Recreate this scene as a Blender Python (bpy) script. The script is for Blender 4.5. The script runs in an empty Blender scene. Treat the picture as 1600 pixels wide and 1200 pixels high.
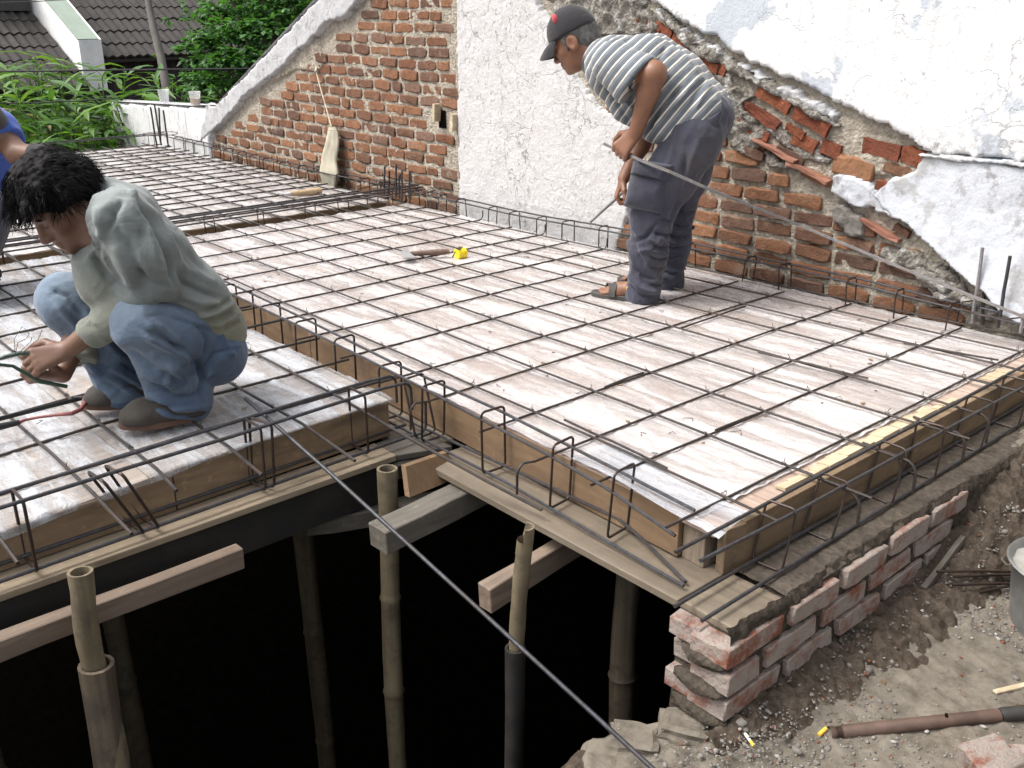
import bpy, bmesh, math, random
import numpy as np
from mathutils import Vector, Matrix
random.seed(7); rng = np.random.default_rng(7)
scene = bpy.context.scene
col = scene.collection
R = math.radians
# ---------------------------------------------------------------- camera
cam_d = bpy.data.cameras.new('camera'); cam = bpy.data.objects.new('camera', cam_d); col.objects.link(cam)
cam_d.sensor_width = 36; cam_d.lens = 36*1542/1600; cam_d.clip_end = 300; cam_d.clip_start = .05
fwv = Vector((-math.cos(R(41.3)), math.sin(R(41.3)), 0)); rtv = Vector((fwv.y, -fwv.x, 0))
pit = math.atan(590/1542)
look = fwv*math.cos(pit) - Vector((0, 0, 1))*math.sin(pit)
upv = Vector((0, 0, 1))*math.cos(pit) + fwv*math.sin(pit)
cam.matrix_world = Matrix((( rtv.x, upv.x, -look.x, 0), (rtv.y, upv.y, -look.y, 0), (rtv.z, upv.z, -look.z, 1.21), (0, 0, 0, 1)))
scene.camera = cam
# ---------------------------------------------------------------- light
SUN_EL, SUN_AZ = R(58), R(-147)          # azimuth measured from +Y towards +X
world = bpy.data.worlds.new('World'); scene.world = world; world.use_nodes = True
nt = world.node_tree; nt.nodes.clear()
sky = nt.nodes.new('ShaderNodeTexSky'); sky.sky_type = 'NISHITA'; sky.sun_disc = False
sky.sun_elevation = SUN_EL; sky.sun_rotation = SUN_AZ; sky.dust_density = 6; sky.air_density = 1.2; sky.ozone_density = 1
hs = nt.nodes.new('ShaderNodeHueSaturation'); hs.inputs['Saturation'].default_value = .3
bg = nt.nodes.new('ShaderNodeBackground'); bg.inputs['Strength'].default_value = .14
wo = nt.nodes.new('ShaderNodeOutputWorld')
nt.links.new(sky.outputs[0], hs.inputs['Color']); nt.links.new(hs.outputs[0], bg.inputs['Color']); nt.links.new(bg.outputs[0], wo.inputs[0])
sd = bpy.data.lights.new('sun', 'SUN'); sun = bpy.data.objects.new('sun', sd); col.objects.link(sun)
sd.energy = 1.3; sd.angle = R(24); sd.color = (1, .96, .9)
sv = Vector((math.sin(SUN_AZ)*math.cos(SUN_EL), math.cos(SUN_AZ)*math.cos(SUN_EL), math.sin(SUN_EL)))
sun.rotation_euler = sv.to_track_quat('Z', 'Y').to_euler(); sun.location = (0, 0, 12)
scene.render.engine = 'CYCLES'
vs = scene.view_settings; vs.view_transform = 'Standard'; vs.look = 'None'; vs.exposure = 1.14; vs.gamma = 1; vs.use_curve_mapping = False
# ---------------------------------------------------------------- helpers
def tag(o, label=None, cat=None, group=None, kind=None):
    if label: o['label'] = label
    if cat: o['category'] = cat
    if group: o['group'] = group
    if kind: o['kind'] = kind
    return o
def thing(name, label, cat, loc=(0, 0, 0), group=None):
    o = bpy.data.objects.new(name, None); col.objects.link(o); o.location = loc; o.empty_display_size = .1
    return tag(o, label, cat, group)
def link(name, me, parent=None, loc=(0, 0, 0), rot=None, scale=None):
    o = bpy.data.objects.new(name, me); col.objects.link(o)
    L = Vector(loc)
    if parent:
        o.parent = parent
        if parent.type == 'EMPTY': L = L - parent.location
    o.location = L
    if rot: o.rotation_euler = rot
    if scale: o.scale = scale
    return o
class MB:
    def __init__(s): s.v = []; s.f = []
    def add(s, vs, fs):
        n = len(s.v); s.v += [tuple(map(float, v)) for v in vs]; s.f += [tuple(i+n for i in f) for f in fs]
        return s
    def hexa(s, c):
        return s.add(c, [(0, 3, 2, 1), (4, 5, 6, 7), (0, 1, 5, 4), (1, 2, 6, 5), (2, 3, 7, 6), (3, 0, 4, 7)])
    def box(s, c, d, rz=0, M=None):
        x, y, z = (a/2 for a in d)
        vs = [Vector(p) for p in ((-x, -y, -z), (x, -y, -z), (x, y, -z), (-x, y, -z), (-x, -y, z), (x, -y, z), (x, y, z), (-x, y, z))]
        if M is None: M = Matrix.Rotation(rz, 3, 'Z')
        return s.hexa([M @ v + Vector(c) for v in vs])
    def beam(s, a, b, w, h, up=(0, 0, 1), chip=0, seg=1):
        """timber from a to b, width w, height h"""
        a, b = Vector(a), Vector(b); d = (b-a).normalized(); sd_ = d.cross(Vector(up)).normalized(); u = sd_.cross(d)
        n0 = len(s.v)
        for i in range(seg+1):
            c = a.lerp(b, i/seg)
            for (p, q) in ((-1, -1), (1, -1), (1, 1), (-1, 1)):
                j = Vector((random.uniform(-1, 1), random.uniform(-1, 1), random.uniform(-1, 1)))*chip
                s.v.append(tuple(c + sd_*(p*w/2) + u*(q*h/2) + j))
        for i in range(seg):
            for k in range(4):
                o = n0+4*i; s.f.append((o+k, o+(k+1) % 4, o+4+(k+1) % 4, o+4+k))
        s.f.append((n0+3, n0+2, n0+1, n0)); e = n0+4*seg; s.f.append((e, e+1, e+2, e+3))
        return s
    def tube(s, pts, r, n=8, cap=True):
        pts = [Vector(p) for p in pts]; m = len(pts)
        rs = r if isinstance(r, (list, tuple)) else [r]*m
        t0 = (pts[1]-pts[0]).normalized()
        nrm = t0.cross(Vector((0, 0, 1)))
        if nrm.length < .05: nrm = t0.cross(Vector((1, 0, 0)))
        nrm.normalize(); n0 = len(s.v)
        for i, p in enumerate(pts):
            t = (pts[min(i+1, m-1)]-pts[max(i-1, 0)])
            if t.length < 1e-9: t = t0
            t = t.normalized(); nrm = (nrm - t*nrm.dot(t)).normalized(); bn = t.cross(nrm)
            for k in range(n):
                a = 2*math.pi*k/n; s.v.append(tuple(p + (nrm*math.cos(a)+bn*math.sin(a))*rs[i]))
        for i in range(m-1):
            for k in range(n):
                s.f.append((n0+i*n+k, n0+i*n+(k+1) % n, n0+(i+1)*n+(k+1) % n, n0+(i+1)*n+k))
        if cap:
            s.f.append(tuple(n0+k for k in range(n))[::-1]); s.f.append(tuple(n0+(m-1)*n+k for k in range(n)))
        return s
    def mesh(s, name, mat, smooth=False, bevel=0):
        me = bpy.data.meshes.new(name); me.from_pydata(s.v, [], s.f)
        if bevel or True:
            bm = bmesh.new(); bm.from_mesh(me)
            bmesh.ops.recalc_face_normals(bm, faces=bm.faces)
            if bevel: bmesh.ops.bevel(bm, geom=[e for e in bm.edges if len(e.link_faces) == 2 and e.calc_face_angle(0) > .6], offset=bevel, segments=1, affect='EDGES', clamp_overlap=True)
            bm.to_mesh(me); bm.free()
        if mat: me.materials.append(mat)
        if smooth:
            for p in me.polygons: p.use_smooth = True
            me.set_sharp_from_angle(angle=R(50))
        me.update(); return me
    def build(s, name, mat, parent=None, smooth=False, bevel=0, **k):
        return link(name, s.mesh(name, mat, smooth, bevel), parent, **k)
def npmesh(name, V, Fq, mat, smooth=True, sharp=None, attrs=None):
    me = bpy.data.meshes.new(name)
    V = np.asarray(V, np.float32); Fq = np.asarray(Fq, np.int32); k = Fq.shape[1]
    me.vertices.add(len(V)); me.vertices.foreach_set('co', V.ravel())
    me.loops.add(Fq.size); me.loops.foreach_set('vertex_index', Fq.ravel())
    me.polygons.add(len(Fq)); me.polygons.foreach_set('loop_start', np.arange(0, Fq.size, k, dtype=np.int32))
    me.update(calc_edges=True); me.validate()
    if smooth: me.polygons.foreach_set('use_smooth', np.ones(len(me.polygons), bool))
    if sharp: me.set_sharp_from_angle(angle=R(sharp))
    if attrs:
        for n, a in attrs.items():
            at = me.attributes.new(n, 'FLOAT', 'POINT'); at.data.foreach_set('value', np.asarray(a, np.float32))
    me.materials.append(mat); me.update(); return me
# value noise, vectorised
def _h(i, j, k):
    n = (i*374761393 + j*668265263 + k*1274126177) & 0x7fffffff
    n = ((n ^ (n >> 13))*1103515245) & 0x7fffffff
    return ((n ^ (n >> 16)) & 0xffff)/65535.
def vnoise(P, f=1., oct=1, seed=0):
    P = np.asarray(P, float)*f + seed*17.13; out = 0; amp = 1; tot = 0
    for o in range(oct):
        Q = np.floor(P).astype(np.int64); t = P-Q; t = t*t*(3-2*t); i, j, k = Q[..., 0], Q[..., 1], Q[..., 2]; x, y, z = t[..., 0], t[..., 1], t[..., 2]
        a = _h(i, j, k)*(1-x)+_h(i+1, j, k)*x; b = _h(i, j+1, k)*(1-x)+_h(i+1, j+1, k)*x
        c = _h(i, j, k+1)*(1-x)+_h(i+1, j, k+1)*x; d = _h(i, j+1, k+1)*(1-x)+_h(i+1, j+1, k+1)*x
        v = (a*(1-y)+b*y)*(1-z)+(c*(1-y)+d*y)*z
        out = out+amp*(v*2-1); tot += amp; amp *= .5; P = P*2.03+5.7
    return out/tot
# ---------------------------------------------------------------- materials
class MatB:
    def __init__(s, name):
        s.m = bpy.data.materials.new(name); s.m.use_nodes = True; s.t = s.m.node_tree; s.n = s.t.nodes; s.b = s.n['Principled BSDF']; s.out = s.n['Material Output']
        s.tc = s.n.new('ShaderNodeTexCoord')
    def L(s, a, b): s.t.links.new(a, b)
    def mapping(s, scale=(1, 1, 1), rot=(0, 0, 0), coord='Object', shift=False):
        m = s.n.new('ShaderNodeMapping'); m.inputs['Scale'].default_value = scale; m.inputs['Rotation'].default_value = rot
        s.L(s.tc.outputs[coord], m.inputs['Vector'])
        if shift:
            oi = s.n.new('ShaderNodeObjectInfo'); mu = s.n.new('ShaderNodeMath'); mu.operation = 'MULTIPLY'; mu.inputs[1].default_value = 37.
            s.L(oi.outputs['Random'], mu.inputs[0]); cb = s.n.new('ShaderNodeCombineXYZ')
            for i in range(3): s.L(mu.outputs[0], cb.inputs[i])
            s.L(cb.outputs[0], m.inputs['Location'])
        return m.outputs[0]
    def noise(s, vec, scale, detail=4, rough=.6, dist=0):
        n = s.n.new('ShaderNodeTexNoise'); n.inputs['Scale'].default_value = scale; n.inputs['Detail'].default_value = detail; n.inputs['Roughness'].default_value = rough; n.inputs['Distortion'].default_value = dist
        s.L(vec, n.inputs['Vector']); return n.outputs['Fac']
    def voronoi(s, vec, scale, feature='DISTANCE_TO_EDGE'):
        n = s.n.new('ShaderNodeTexVoronoi'); n.feature = feature; n.inputs['Scale'].default_value = scale; s.L(vec, n.inputs['Vector']); return n.outputs[0]
    def ramp(s, fac, stops, interp='LINEAR'):
        r = s.n.new('ShaderNodeValToRGB'); r.color_ramp.interpolation = interp; e = r.color_ramp.elements
        while len(e) > 1: e.remove(e[-1])
        e[0].position = stops[0][0]; e[0].color = tuple(stops[0][1])+(1,)
        for p, c in stops[1:]:
            x = e.new(p); x.color = tuple(c)+(1,)
        s.L(fac, r.inputs[0]); return r.outputs[0]
    def grey(s, fac, a, b): return s.ramp(fac, [(a, (0, 0, 0)), (b, (1, 1, 1))])
    def mix(s, fac, a, b, mode='MIX'):
        m = s.n.new('ShaderNodeMix'); m.data_type = 'RGBA'; m.blend_type = mode
        for v, sock in ((fac, m.inputs[0]), (a, m.inputs[6]), (b, m.inputs[7])):
            if isinstance(v, (int, float)): sock.default_value = v
            elif isinstance(v, tuple): sock.default_value = v+(1,)
            else: s.L(v, sock)
        return m.outputs[2]
    def math(s, op, a, b=0):
        m = s.n.new('ShaderNodeMath'); m.operation = op
        for v, sock in ((a, m.inputs[0]), (b, m.inputs[1])):
            if isinstance(v, (int, float)): sock.default_value = v
            else: s.L(v, sock)
        return m.outputs[0]
    def rand(s): return s.n.new('ShaderNodeObjectInfo').outputs['Random']
    def base(s, c):
        if isinstance(c, tuple): s.b.inputs['Base Color'].default_value = c+(1,)
        else: s.L(c, s.b.inputs['Base Color'])
        return s
    def rough(s, r):
        if isinstance(r, (int, float)): s.b.inputs['Roughness'].default_value = r
        else: s.L(r, s.b.inputs['Roughness'])
        return s
    def set(s, **k):
        for n, v in k.items(): s.b.inputs[n.replace('_', ' ')].default_value = v
        return s
    def bump(s, h, strength=.5, dist=.01):
        b = s.n.new('ShaderNodeBump'); b.inputs['Strength'].default_value = strength; b.inputs['Distance'].default_value = dist
        s.L(h, b.inputs['Height']); s.L(b.outputs[0], s.b.inputs['Normal']); return s
M = {}
def wood(name, dark, lite, stretch, stain=(.05, .04, .03), stain_amt=.6, rough=.7, scale=1., white=None):
    m = MatB(name); v = m.mapping(stretch, shift=True); v2 = m.mapping((1, 1, 1), shift=True)
    g = m.noise(v, 22*scale, 6, .65, .6); c = m.ramp(g, [(.3, dark), (.7, lite)])
    c = m.mix(m.math('MULTIPLY', m.grey(m.noise(v2, 4, 5, .65), .5, .68), stain_amt), c, stain)
    c = m.mix(m.math('MULTIPLY', m.grey(m.noise(v2, 40, 3), .62, .7), .35), c, tuple(min(1, x*1.7) for x in lite))
    if white: c = m.mix(m.math('MULTIPLY', m.grey(m.noise(v, 9, 4), .52, .7), white), c, (.62, .56, .47))
    hv = m.math('MULTIPLY', m.rand(), .5); c = m.mix(hv, c, dark)
    m.base(c).rough(rough).bump(g, .35, .004); M[name] = m.m
wood('form_board_x', (0.1217, 0.07488, 0.04212), (0.2808, 0.1872, 0.1076), (.12, 2, 1))
wood('form_board_y', (0.1123, 0.07301, 0.04306), (0.2808, 0.1966, 0.117), (2, .12, 1))
wood('soffit_x', (0.1116, 0.0868, 0.062), (0.2232, 0.186, 0.1364), (.1, 2, 2), stain_amt=.5)
wood('soffit_y', (0.168, 0.126, 0.084), (0.336, 0.28, 0.203), (2, .1, 2), stain_amt=.35)
wood('pale_timber', (.33, .265, .17), (.54, .46, .33), (2, .12, 2), stain=(.2, .15, .09), stain_amt=.5)
wood('pink_timber', (.12, .085, .062), (.24, .185, .14), (2, .12, 2), stain_amt=.5)
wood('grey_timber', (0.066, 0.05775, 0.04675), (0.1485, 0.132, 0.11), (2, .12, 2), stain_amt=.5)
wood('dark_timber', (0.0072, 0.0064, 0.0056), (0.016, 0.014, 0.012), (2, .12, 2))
wood('plywood_block', (0.132, 0.078, 0.039), (0.216, 0.138, 0.075), (2, 2, .3), stain_amt=.4)
wood('end_grain', (0.112, 0.084, 0.0595), (0.252, 0.203, 0.154), (3, 3, .6), stain_amt=.3)
wood('handle_wood', (.36, .25, .14), (.6, .47, .3), (2, 2, 2), stain_amt=.3)
wood('dark_handle', (.10, .06, .05), (.2, .13, .10), (2, 2, 2), stain_amt=.3)
wood('deck_plank', (.27, .19, .15), (.46, .36, .30), (.14, 2.2, 1), stain=(.14, .115, .105), stain_amt=.4, rough=.5, white=.7)
wood('deck_plank_grey', (.22, .17, .13), (.42, .35, .29), (2.2, .14, 1), stain=(.10, .085, .08), stain_amt=.5, rough=.5, white=.6)
def rebar(name, c1, c2, rust, amt):
    m = MatB(name); v = m.mapping((1, 1, 1), shift=True)
    n = m.noise(v, 9, 5, .7); c = m.ramp(m.noise(v, 60, 3), [(.3, c1), (.7, c2)])
    c = m.mix(m.math('MULTIPLY', m.grey(n, .45, .62), amt), c, rust)
    c = m.mix(m.math('MULTIPLY', m.rand(), amt*.45), c, rust)
    m.base(c).rough(.5).set(Metallic=.35).bump(m.noise(v, 220, 2), .25, .001); M[name] = m.m
rebar('rebar_mat', (.022, .0205, .021), (.048, .044, .044), (.06, .036, .022), .5)
rebar('rebar_cage', (.024, .025, .030), (.062, .064, .074), (.05, .033, .024), .4)
rebar('stirrup', (0.01575, 0.0135, 0.0135), (0.03375, 0.0279, 0.0261), (0.054, 0.027, 0.018), .65)
rebar('rebar_grey', (0.1632, 0.1632, 0.1683), (0.2856, 0.2754, 0.2754), (0.204, 0.153, 0.1224), .4)
def film(name, base, cover, tint, wr):
    """thin clear builder's film lying on the boards"""
    m = MatB(name); v = m.mapping((1, 1, 1)); vs_ = m.mapping((.3, 2.2, 1))
    n = m.noise(v, 26, 5, .6, 1.2); n2 = m.noise(vs_, 5, 5, .65, .8)
    m.base(m.ramp(n2, [(.40, tuple(x*.8 for x in tint)), (.56, tint)])).rough(m.ramp(n, [(.3, (.16,)*3), (.7, (.36,)*3)]))
    m.set(IOR=1.5); m.b.inputs['Specular IOR Level'].default_value = .8
    m.bump(m.mix(.5, n, n2), wr, .012)
    tr = m.n.new('ShaderNodeBsdfTransparent'); mx = m.n.new('ShaderNodeMixShader')
    cl = m.math('ADD', m.math('MULTIPLY', m.grey(n2, .36, .60), cover), base)
    m.L(cl, mx.inputs[0]); m.L(tr.outputs[0], mx.inputs[1]); m.L(m.b.outputs[0], mx.inputs[2]); m.L(mx.outputs[0], m.out.inputs[0])
    M[name] = m.m
film('film_milky', .40, .42, (.575, .545, .54), .6)
film('film_silver', .16, .55, (.54, .56, .60), 1.)
# bricks
def brick(name, stops, smear, smear_col, sm_lo=.5, sm_hi=.62):
    m = MatB(name); v = m.mapping((1, 1, 1), shift=True)
    c = m.ramp(m.rand(), stops, 'LINEAR'); n = m.noise(v, 26, 6, .7)
    c = m.mix(m.math('MULTIPLY', n, .8), c, (.07, .04, .03), 'MIX') if smear < .3 else m.mix(m.math('MULTIPLY', n, .35), c, (.1, .05, .04))
    c = m.mix(m.math('MULTIPLY', m.grey(m.noise(v, 11, 5, .7), sm_lo, sm_hi), smear), c, smear_col)
    m.b.inputs['Specular IOR Level'].default_value = .15; m.base(c).rough(.95).bump(m.math('ADD', m.noise(v, 90, 5, .7), m.math('MULTIPLY', m.noise(v, 28, 4, .6), 1.5)), .9, .008); M[name] = m.m
brick('old_brick', [(0, (.20, .088, .05)), (.2, (.32, .155, .083)), (.4, (.14, .078, .055)), (.55, (.26, .125, .07)), (.7, (.36, .18, .095)), (.85, (.105, .067, .052)), (1, (.27, .16, .115))], .25, (.40, .34, .27), .54, .68)
brick('red_brick', [(0, (0.2376, 0.0684, 0.036)), (.5, (0.288, 0.09, 0.0432)), (1, (0.18, 0.0504, 0.0288))], .2, (0.2592, 0.2088, 0.1728), .58, .7)
brick('fresh_brick', [(0, (.25, .095, .06)), (.5, (.21, .08, .05)), (1, (.22, .105, .08))], .95, (.29, .25, .222), .37, .53)
def rough_mat(name, a, b, sc=30, bump=.8, dist=.012, spots=None, rough=.95, wet=None):
    m = MatB(name); v = m.mapping((1, 1, 1))
    n = m.noise(v, sc, 8, .72); c = m.ramp(n, [(.32, a), (.66, b)])
    if spots: c = m.mix(m.grey(m.noise(v, spots[0], 4), spots[1], spots[1]+.08), c, spots[2])
    if wet: c = m.mix(m.math('MULTIPLY', m.grey(m.noise(v, wet[0], 4), .45, .62), wet[1]), c, wet[2])
    vo = m.voronoi(v, sc*1.6, 'F1')
    m.base(c).rough(rough).bump(m.math('ADD', n, m.math('MULTIPLY', vo, .5)), bump, dist); m.b.inputs['Specular IOR Level'].default_value = .12
    M[name] = m.m
rough_mat('mortar', (.20, .175, .14), (.48, .43, .36), 42, 1, .016)
rough_mat('mortar_lump', (.11, .10, .085), (.40, .37, .33), 40, 1, .03, (9, .56, (.52, .51, .49)))
rough_mat('fresh_mortar', (.035, .028, .022), (.10, .083, .066), 44, 1, .014)
rough_mat('wall_top_mortar', (.05, .041, .033), (.115, .096, .078), 34, .8, .012)
rough_mat('soil', (0.0396, 0.03024, 0.02304), (0.1188, 0.0936, 0.072), 26, 1, .02)
rough_mat('ground', (.085, .073, .058), (.19, .168, .138), 18, .6, .008, (3.2, .56, (.235, .205, .163)), wet=(1.6, .45, (.068, .057, .045)))
rough_mat('shade_black', (0.003, 0.0025, 0.002), (0.0075, 0.0065, 0.005), 10, .8, .02)  # near-black colour stands in for shade in the pit and small recesses
M['shade_black'].node_tree.nodes['Principled BSDF'].inputs['Specular IOR Level'].default_value = 0
rough_mat('concrete_edge', (0.12, 0.11, 0.1), (0.2, 0.185, 0.17), 26, .8, .01)
def plaster(name, light, dark, spot_sc, spot_t, patch=None, mold=None, crack=True, bump=.4, streak=0.):
    m = MatB(name); v = m.mapping((1, 1, 1)); vz = m.mapping((1.15, 1, .85))
    c = m.ramp(m.noise(v, 5, 6, .7), [(.3, tuple(x*.93 for x in light)), (.65, light)])
    sp = m.noise(vz, spot_sc, 6, .75); big = m.noise(v, 2.6, 3)
    c = m.mix(m.math('MULTIPLY', m.grey(sp, spot_t, spot_t+.1), m.grey(big, .35, .62)), c, dark)
    fine = m.noise(v, 110, 4, .7)
    c = m.mix(m.math('MULTIPLY', m.grey(fine, .56, .68), .5), c, tuple(x*.6 for x in light))
    if patch: c = m.mix(m.math('MULTIPLY', m.grey(m.noise(v, patch[0], 5, .62), patch[1], patch[1]+.025), .8), c, patch[2])
    if streak: c = m.mix(m.math('MULTIPLY', m.grey(m.noise(m.mapping((7, 1, .5)), 3, 4), .56, .7), streak), c, dark)
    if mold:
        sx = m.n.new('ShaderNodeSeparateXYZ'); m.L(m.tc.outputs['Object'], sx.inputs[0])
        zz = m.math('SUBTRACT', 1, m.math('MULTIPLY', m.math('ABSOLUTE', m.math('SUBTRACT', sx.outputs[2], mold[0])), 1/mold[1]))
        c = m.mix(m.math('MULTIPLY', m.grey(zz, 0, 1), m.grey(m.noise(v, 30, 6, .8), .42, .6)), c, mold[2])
    h = m.math('ADD', m.noise(v, 45, 6, .7), m.math('MULTIPLY', sp, .6))
    if crack:
        wv = m.mapping((1, 1, 1)); ad = m.n.new('ShaderNodeVectorMath'); ad.operation = 'ADD'
        nz = m.n.new('ShaderNodeTexNoise'); nz.inputs['Scale'].default_value = 6; nz.inputs['Detail'].default_value = 6; m.L(wv, nz.inputs['Vector'])
        sc_ = m.n.new('ShaderNodeVectorMath'); sc_.operation = 'SCALE'; sc_.inputs['Scale'].default_value = .35; m.L(nz.outputs['Color'], sc_.inputs[0])
        m.L(wv, ad.inputs[0]); m.L(sc_.outputs[0], ad.inputs[1])
        cr = m.grey(m.voronoi(ad.outputs[0], 3.2), .004, .014)
        msk = m.grey(m.noise(v, 3.3, 2), .45, .6)
        c = m.mix(m.math('MULTIPLY', m.math('SUBTRACT', 1, cr), m.math('MULTIPLY', msk, .75)), c, tuple(x*.45 for x in light))
        h = m.math('ADD', h, m.math('MULTIPLY', cr, .3))
    m.base(c).rough(.9).bump(h, bump, .01); M[name] = m.m
plaster('rough_plaster', (.52, .51, .51), (.18, .17, .165), 34, .55, bump=.9)
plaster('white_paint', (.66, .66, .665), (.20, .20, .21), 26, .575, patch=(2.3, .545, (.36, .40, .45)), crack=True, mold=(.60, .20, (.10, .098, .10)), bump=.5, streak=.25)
plaster('lower_paint', (.48, .50, .54), (.22, .21, .21), 9, .52, patch=(5, .56, (.33, .33, .33)), crack=False, bump=.5)
plaster('coping_plaster', (.42, .42, .43), (.15, .145, .14), 12, .5, streak=.35, bump=.6)
plaster('low_wall_paint', (.60, .60, .60), (.17, .17, .17), 16, .55, streak=.6, crack=False, bump=.4)
def plain(name, c, rough=.6, metal=0., var=.25, sc=20, bump=0, **k):
    m = MatB(name); v = m.mapping((1, 1, 1), shift=True); n = m.noise(v, sc, 5, .65)
    m.base(m.ramp(n, [(.3, tuple(x*(1-var) for x in c)), (.7, tuple(min(1, x*(1+var)) for x in c))])).rough(rough).set(Metallic=metal, **k)
    if bump: m.bump(n, bump, .004)
    M[name] = m.m
plain('pipe_rust', (.075, .045, .033), .7, .1, .5, 14, .4)
plain('pipe_joint', (0.0375, 0.035, 0.0325), .4, .3, .3, 14)
plain('bucket_metal', (0.198, 0.198, 0.1925), .5, .4, .3, 9, .2)
plain('bucket_inside', (0.286, 0.275, 0.253), .85, 0, .25, 12, .5)
plain('stone', (0.15, 0.1375, 0.1225), .9, 0, .45, 20, .4)
plain('stone_light', (0.275, 0.265, 0.245), .9, 0, .2, 20, .3)
plain('yellow_plastic', (.80, .58, .02), .35, 0, .15)
plain('black_plastic', (.02, .02, .02), .45)
plain('steel', (.42, .43, .45), .4, .6, .2, 30)
plain('red_paint', (0.2016, 0.0624, 0.0576), .5, 0, .3, 40)
plain('green_grip', (0.021, 0.045, 0.03), .45)
plain('dark_steel', (0.03, 0.03, 0.031), .45, .5)
plain('canvas', (0.375, 0.345, 0.27), .95, 0, .18, 8, .3)
plain('string', (.55, .48, .36), .9)
plain('cable', (.015, .015, .016), .6)
plain('cup_plastic', (.75, .75, .75), .25, 0, .05, 10, Alpha=.3)
plain('coffee', (.33, .2, .09), .3)
plain('cig_paper', (.78, .75, .70), .9, 0, .05)
plain('cig_filter', (.68, .42, .05), .9, 0, .1)
plain('terracotta', (0.238, 0.105, 0.07), .85, 0, .25, 30, .3)
plain('roof_tile', (0.0306, 0.02628, 0.02376), .85, 0, .4, 5, .3)
plain('purple_sheet', (0.034, 0.0248, 0.03), .7, 0, .2, 4)
plain('green_white', (.26, .31, .26), .8, 0, .1, 4)
plain('parapet_white', (.78, .78, .78), .85, 0, .12, 6)
plain('pole_grey', (0.11, 0.1, 0.09), .8, 0, .25, 9)
plain('trunk', (.10, .08, .06), .9, 0, .3, 12, .4)
plain('fascia', (0.05, 0.0475, 0.045), .8)
def bamboo(name, a, b, mold):
    m = MatB(name); v = m.mapping((1, 1, 1), shift=True); vz = m.mapping((3, 3, .15), shift=True)
    c = m.ramp(m.noise(vz, 12, 5, .6), [(.3, a), (.7, b)])
    c = m.mix(m.math('MULTIPLY', m.grey(m.noise(v, 13, 6, .75), .48, .62), mold), c, (.06, .05, .04))
    m.base(c).rough(.55).bump(m.noise(vz, 30, 3), .2, .002); M[name] = m.m
bamboo('bamboo', (.105, .082, .050), (.19, .155, .098), .6)
bamboo('bamboo_old', (.07, .053, .036), (.17, .135, .095), .85)
bamboo('bamboo_cut', (0.2852, 0.2356, 0.1364), (0.372, 0.31, 0.1984), .1)
def leafm(name, a, b, tr=.25):
    m = MatB(name); oi = m.n.new('ShaderNodeObjectInfo'); v = m.mapping((1, 1, 1), shift=True)
    g = m.n.new('ShaderNodeNewGeometry')
    f = m.math('ADD', m.math('MULTIPLY', g.outputs['Random Per Island'], .55), m.math('MULTIPLY', m.noise(v, 3, 3), .5))
    m.base(m.ramp(f, [(.2, a), (.75, b)])).rough(.5)
    t = m.n.new('ShaderNodeBsdfTranslucent'); t.inputs[0].default_value = (b[0]*1.2, b[1]*1.25, b[2]*.6, 1); mx = m.n.new('ShaderNodeMixShader'); mx.inputs[0].default_value = tr
    m.L(m.b.outputs[0], mx.inputs[1]); m.L(t.outputs[0], mx.inputs[2]); m.L(mx.outputs[0], m.out.inputs[0]); M[name] = m.m
leafm('ginger_leaf', (.022, .065, .015), (.08, .18, .036), .32)
leafm('ginger_leaf_bright', (.04, .11, .018), (.13, .24, .04), .35)
leafm('dry_leaf', (.25, .19, .09), (.42, .34, .2), .2)
leafm('tree_leaf', (.014, .045, .014), (.075, .20, .042), .35)
def cloth(name, c, var, sc, bump=.25, extra=None, rough=.95, wr=.4):
    m = MatB(name); v = m.mapping((1, 1, 1)); n = m.noise(v, sc, 5, .65); n2 = m.noise(v, 14, 4, .6, 1.)
    cc = m.ramp(n, [(.3, tuple(x*(1-var) for x in c)), (.7, tuple(min(1, x*(1+var)) for x in c))])
    if extra: cc = extra(m, cc, v)
    m.base(cc).rough(rough).set(Sheen_Weight=.15).bump(m.math('ADD', m.math('MULTIPLY', n2, wr*4), m.math('MULTIPLY', m.noise(v, 300, 2), .10)), bump, .012); M[name] = m.m
def denim(m, cc, v):
    at = m.n.new('ShaderNodeAttribute'); at.attribute_name = 'wear'
    return m.mix(m.math('MULTIPLY', at.outputs['Fac'], .75), cc, (.21, .265, .32))
cloth('denim', (0.05625, 0.08625, 0.1388), .3, 6, .4, denim)
def dusty(m, cc, v): return m.mix(m.math('MULTIPLY', m.grey(m.noise(v, 4, 5), .45, .7), .4), cc, (.085, .075, .066))
cloth('cargo', (.036, .037, .056), .3, 5, .4, dusty)
def shirt_d(m, cc, v):
    at = m.n.new('ShaderNodeAttribute'); at.attribute_name = 'low'
    return m.mix(m.math('MULTIPLY', at.outputs['Fac'], .8), cc, (.17, .165, .105))
cloth('grey_shirt', (.165, .185, .182), .2, 5, .35, shirt_d)
def stripes(m, cc, v):
    at = m.n.new('ShaderNodeAttribute'); at.attribute_name = 'stripe'
    f = m.math('FRACT', m.math('ADD', at.outputs['Fac'], m.math('MULTIPLY', m.noise(v, 7, 2), .12)))
    return m.ramp(f, [(0, (.10, .115, .135)), (.40, (.060, .065, .075)), (.48, (.52, .50, .455)), (.70, (.07, .075, .085)), (.76, (.17, .185, .20))], 'CONSTANT')
cloth('striped_cloth', (.3, .3, .3), .1, 5, .35, stripes)
cloth('blue_cloth', (0.04, 0.088, 0.336), .2, 6, .3)
cloth('navy_collar', (0.015, 0.0168, 0.027), .2, 6)
cloth('cap_cloth', (0.016, 0.015, 0.018), .25, 6)
cloth('grey_cap', (0.05, 0.0475, 0.0475), .25, 6)
cloth('red_badge', (.45, .06, .07), .2, 6)
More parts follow.
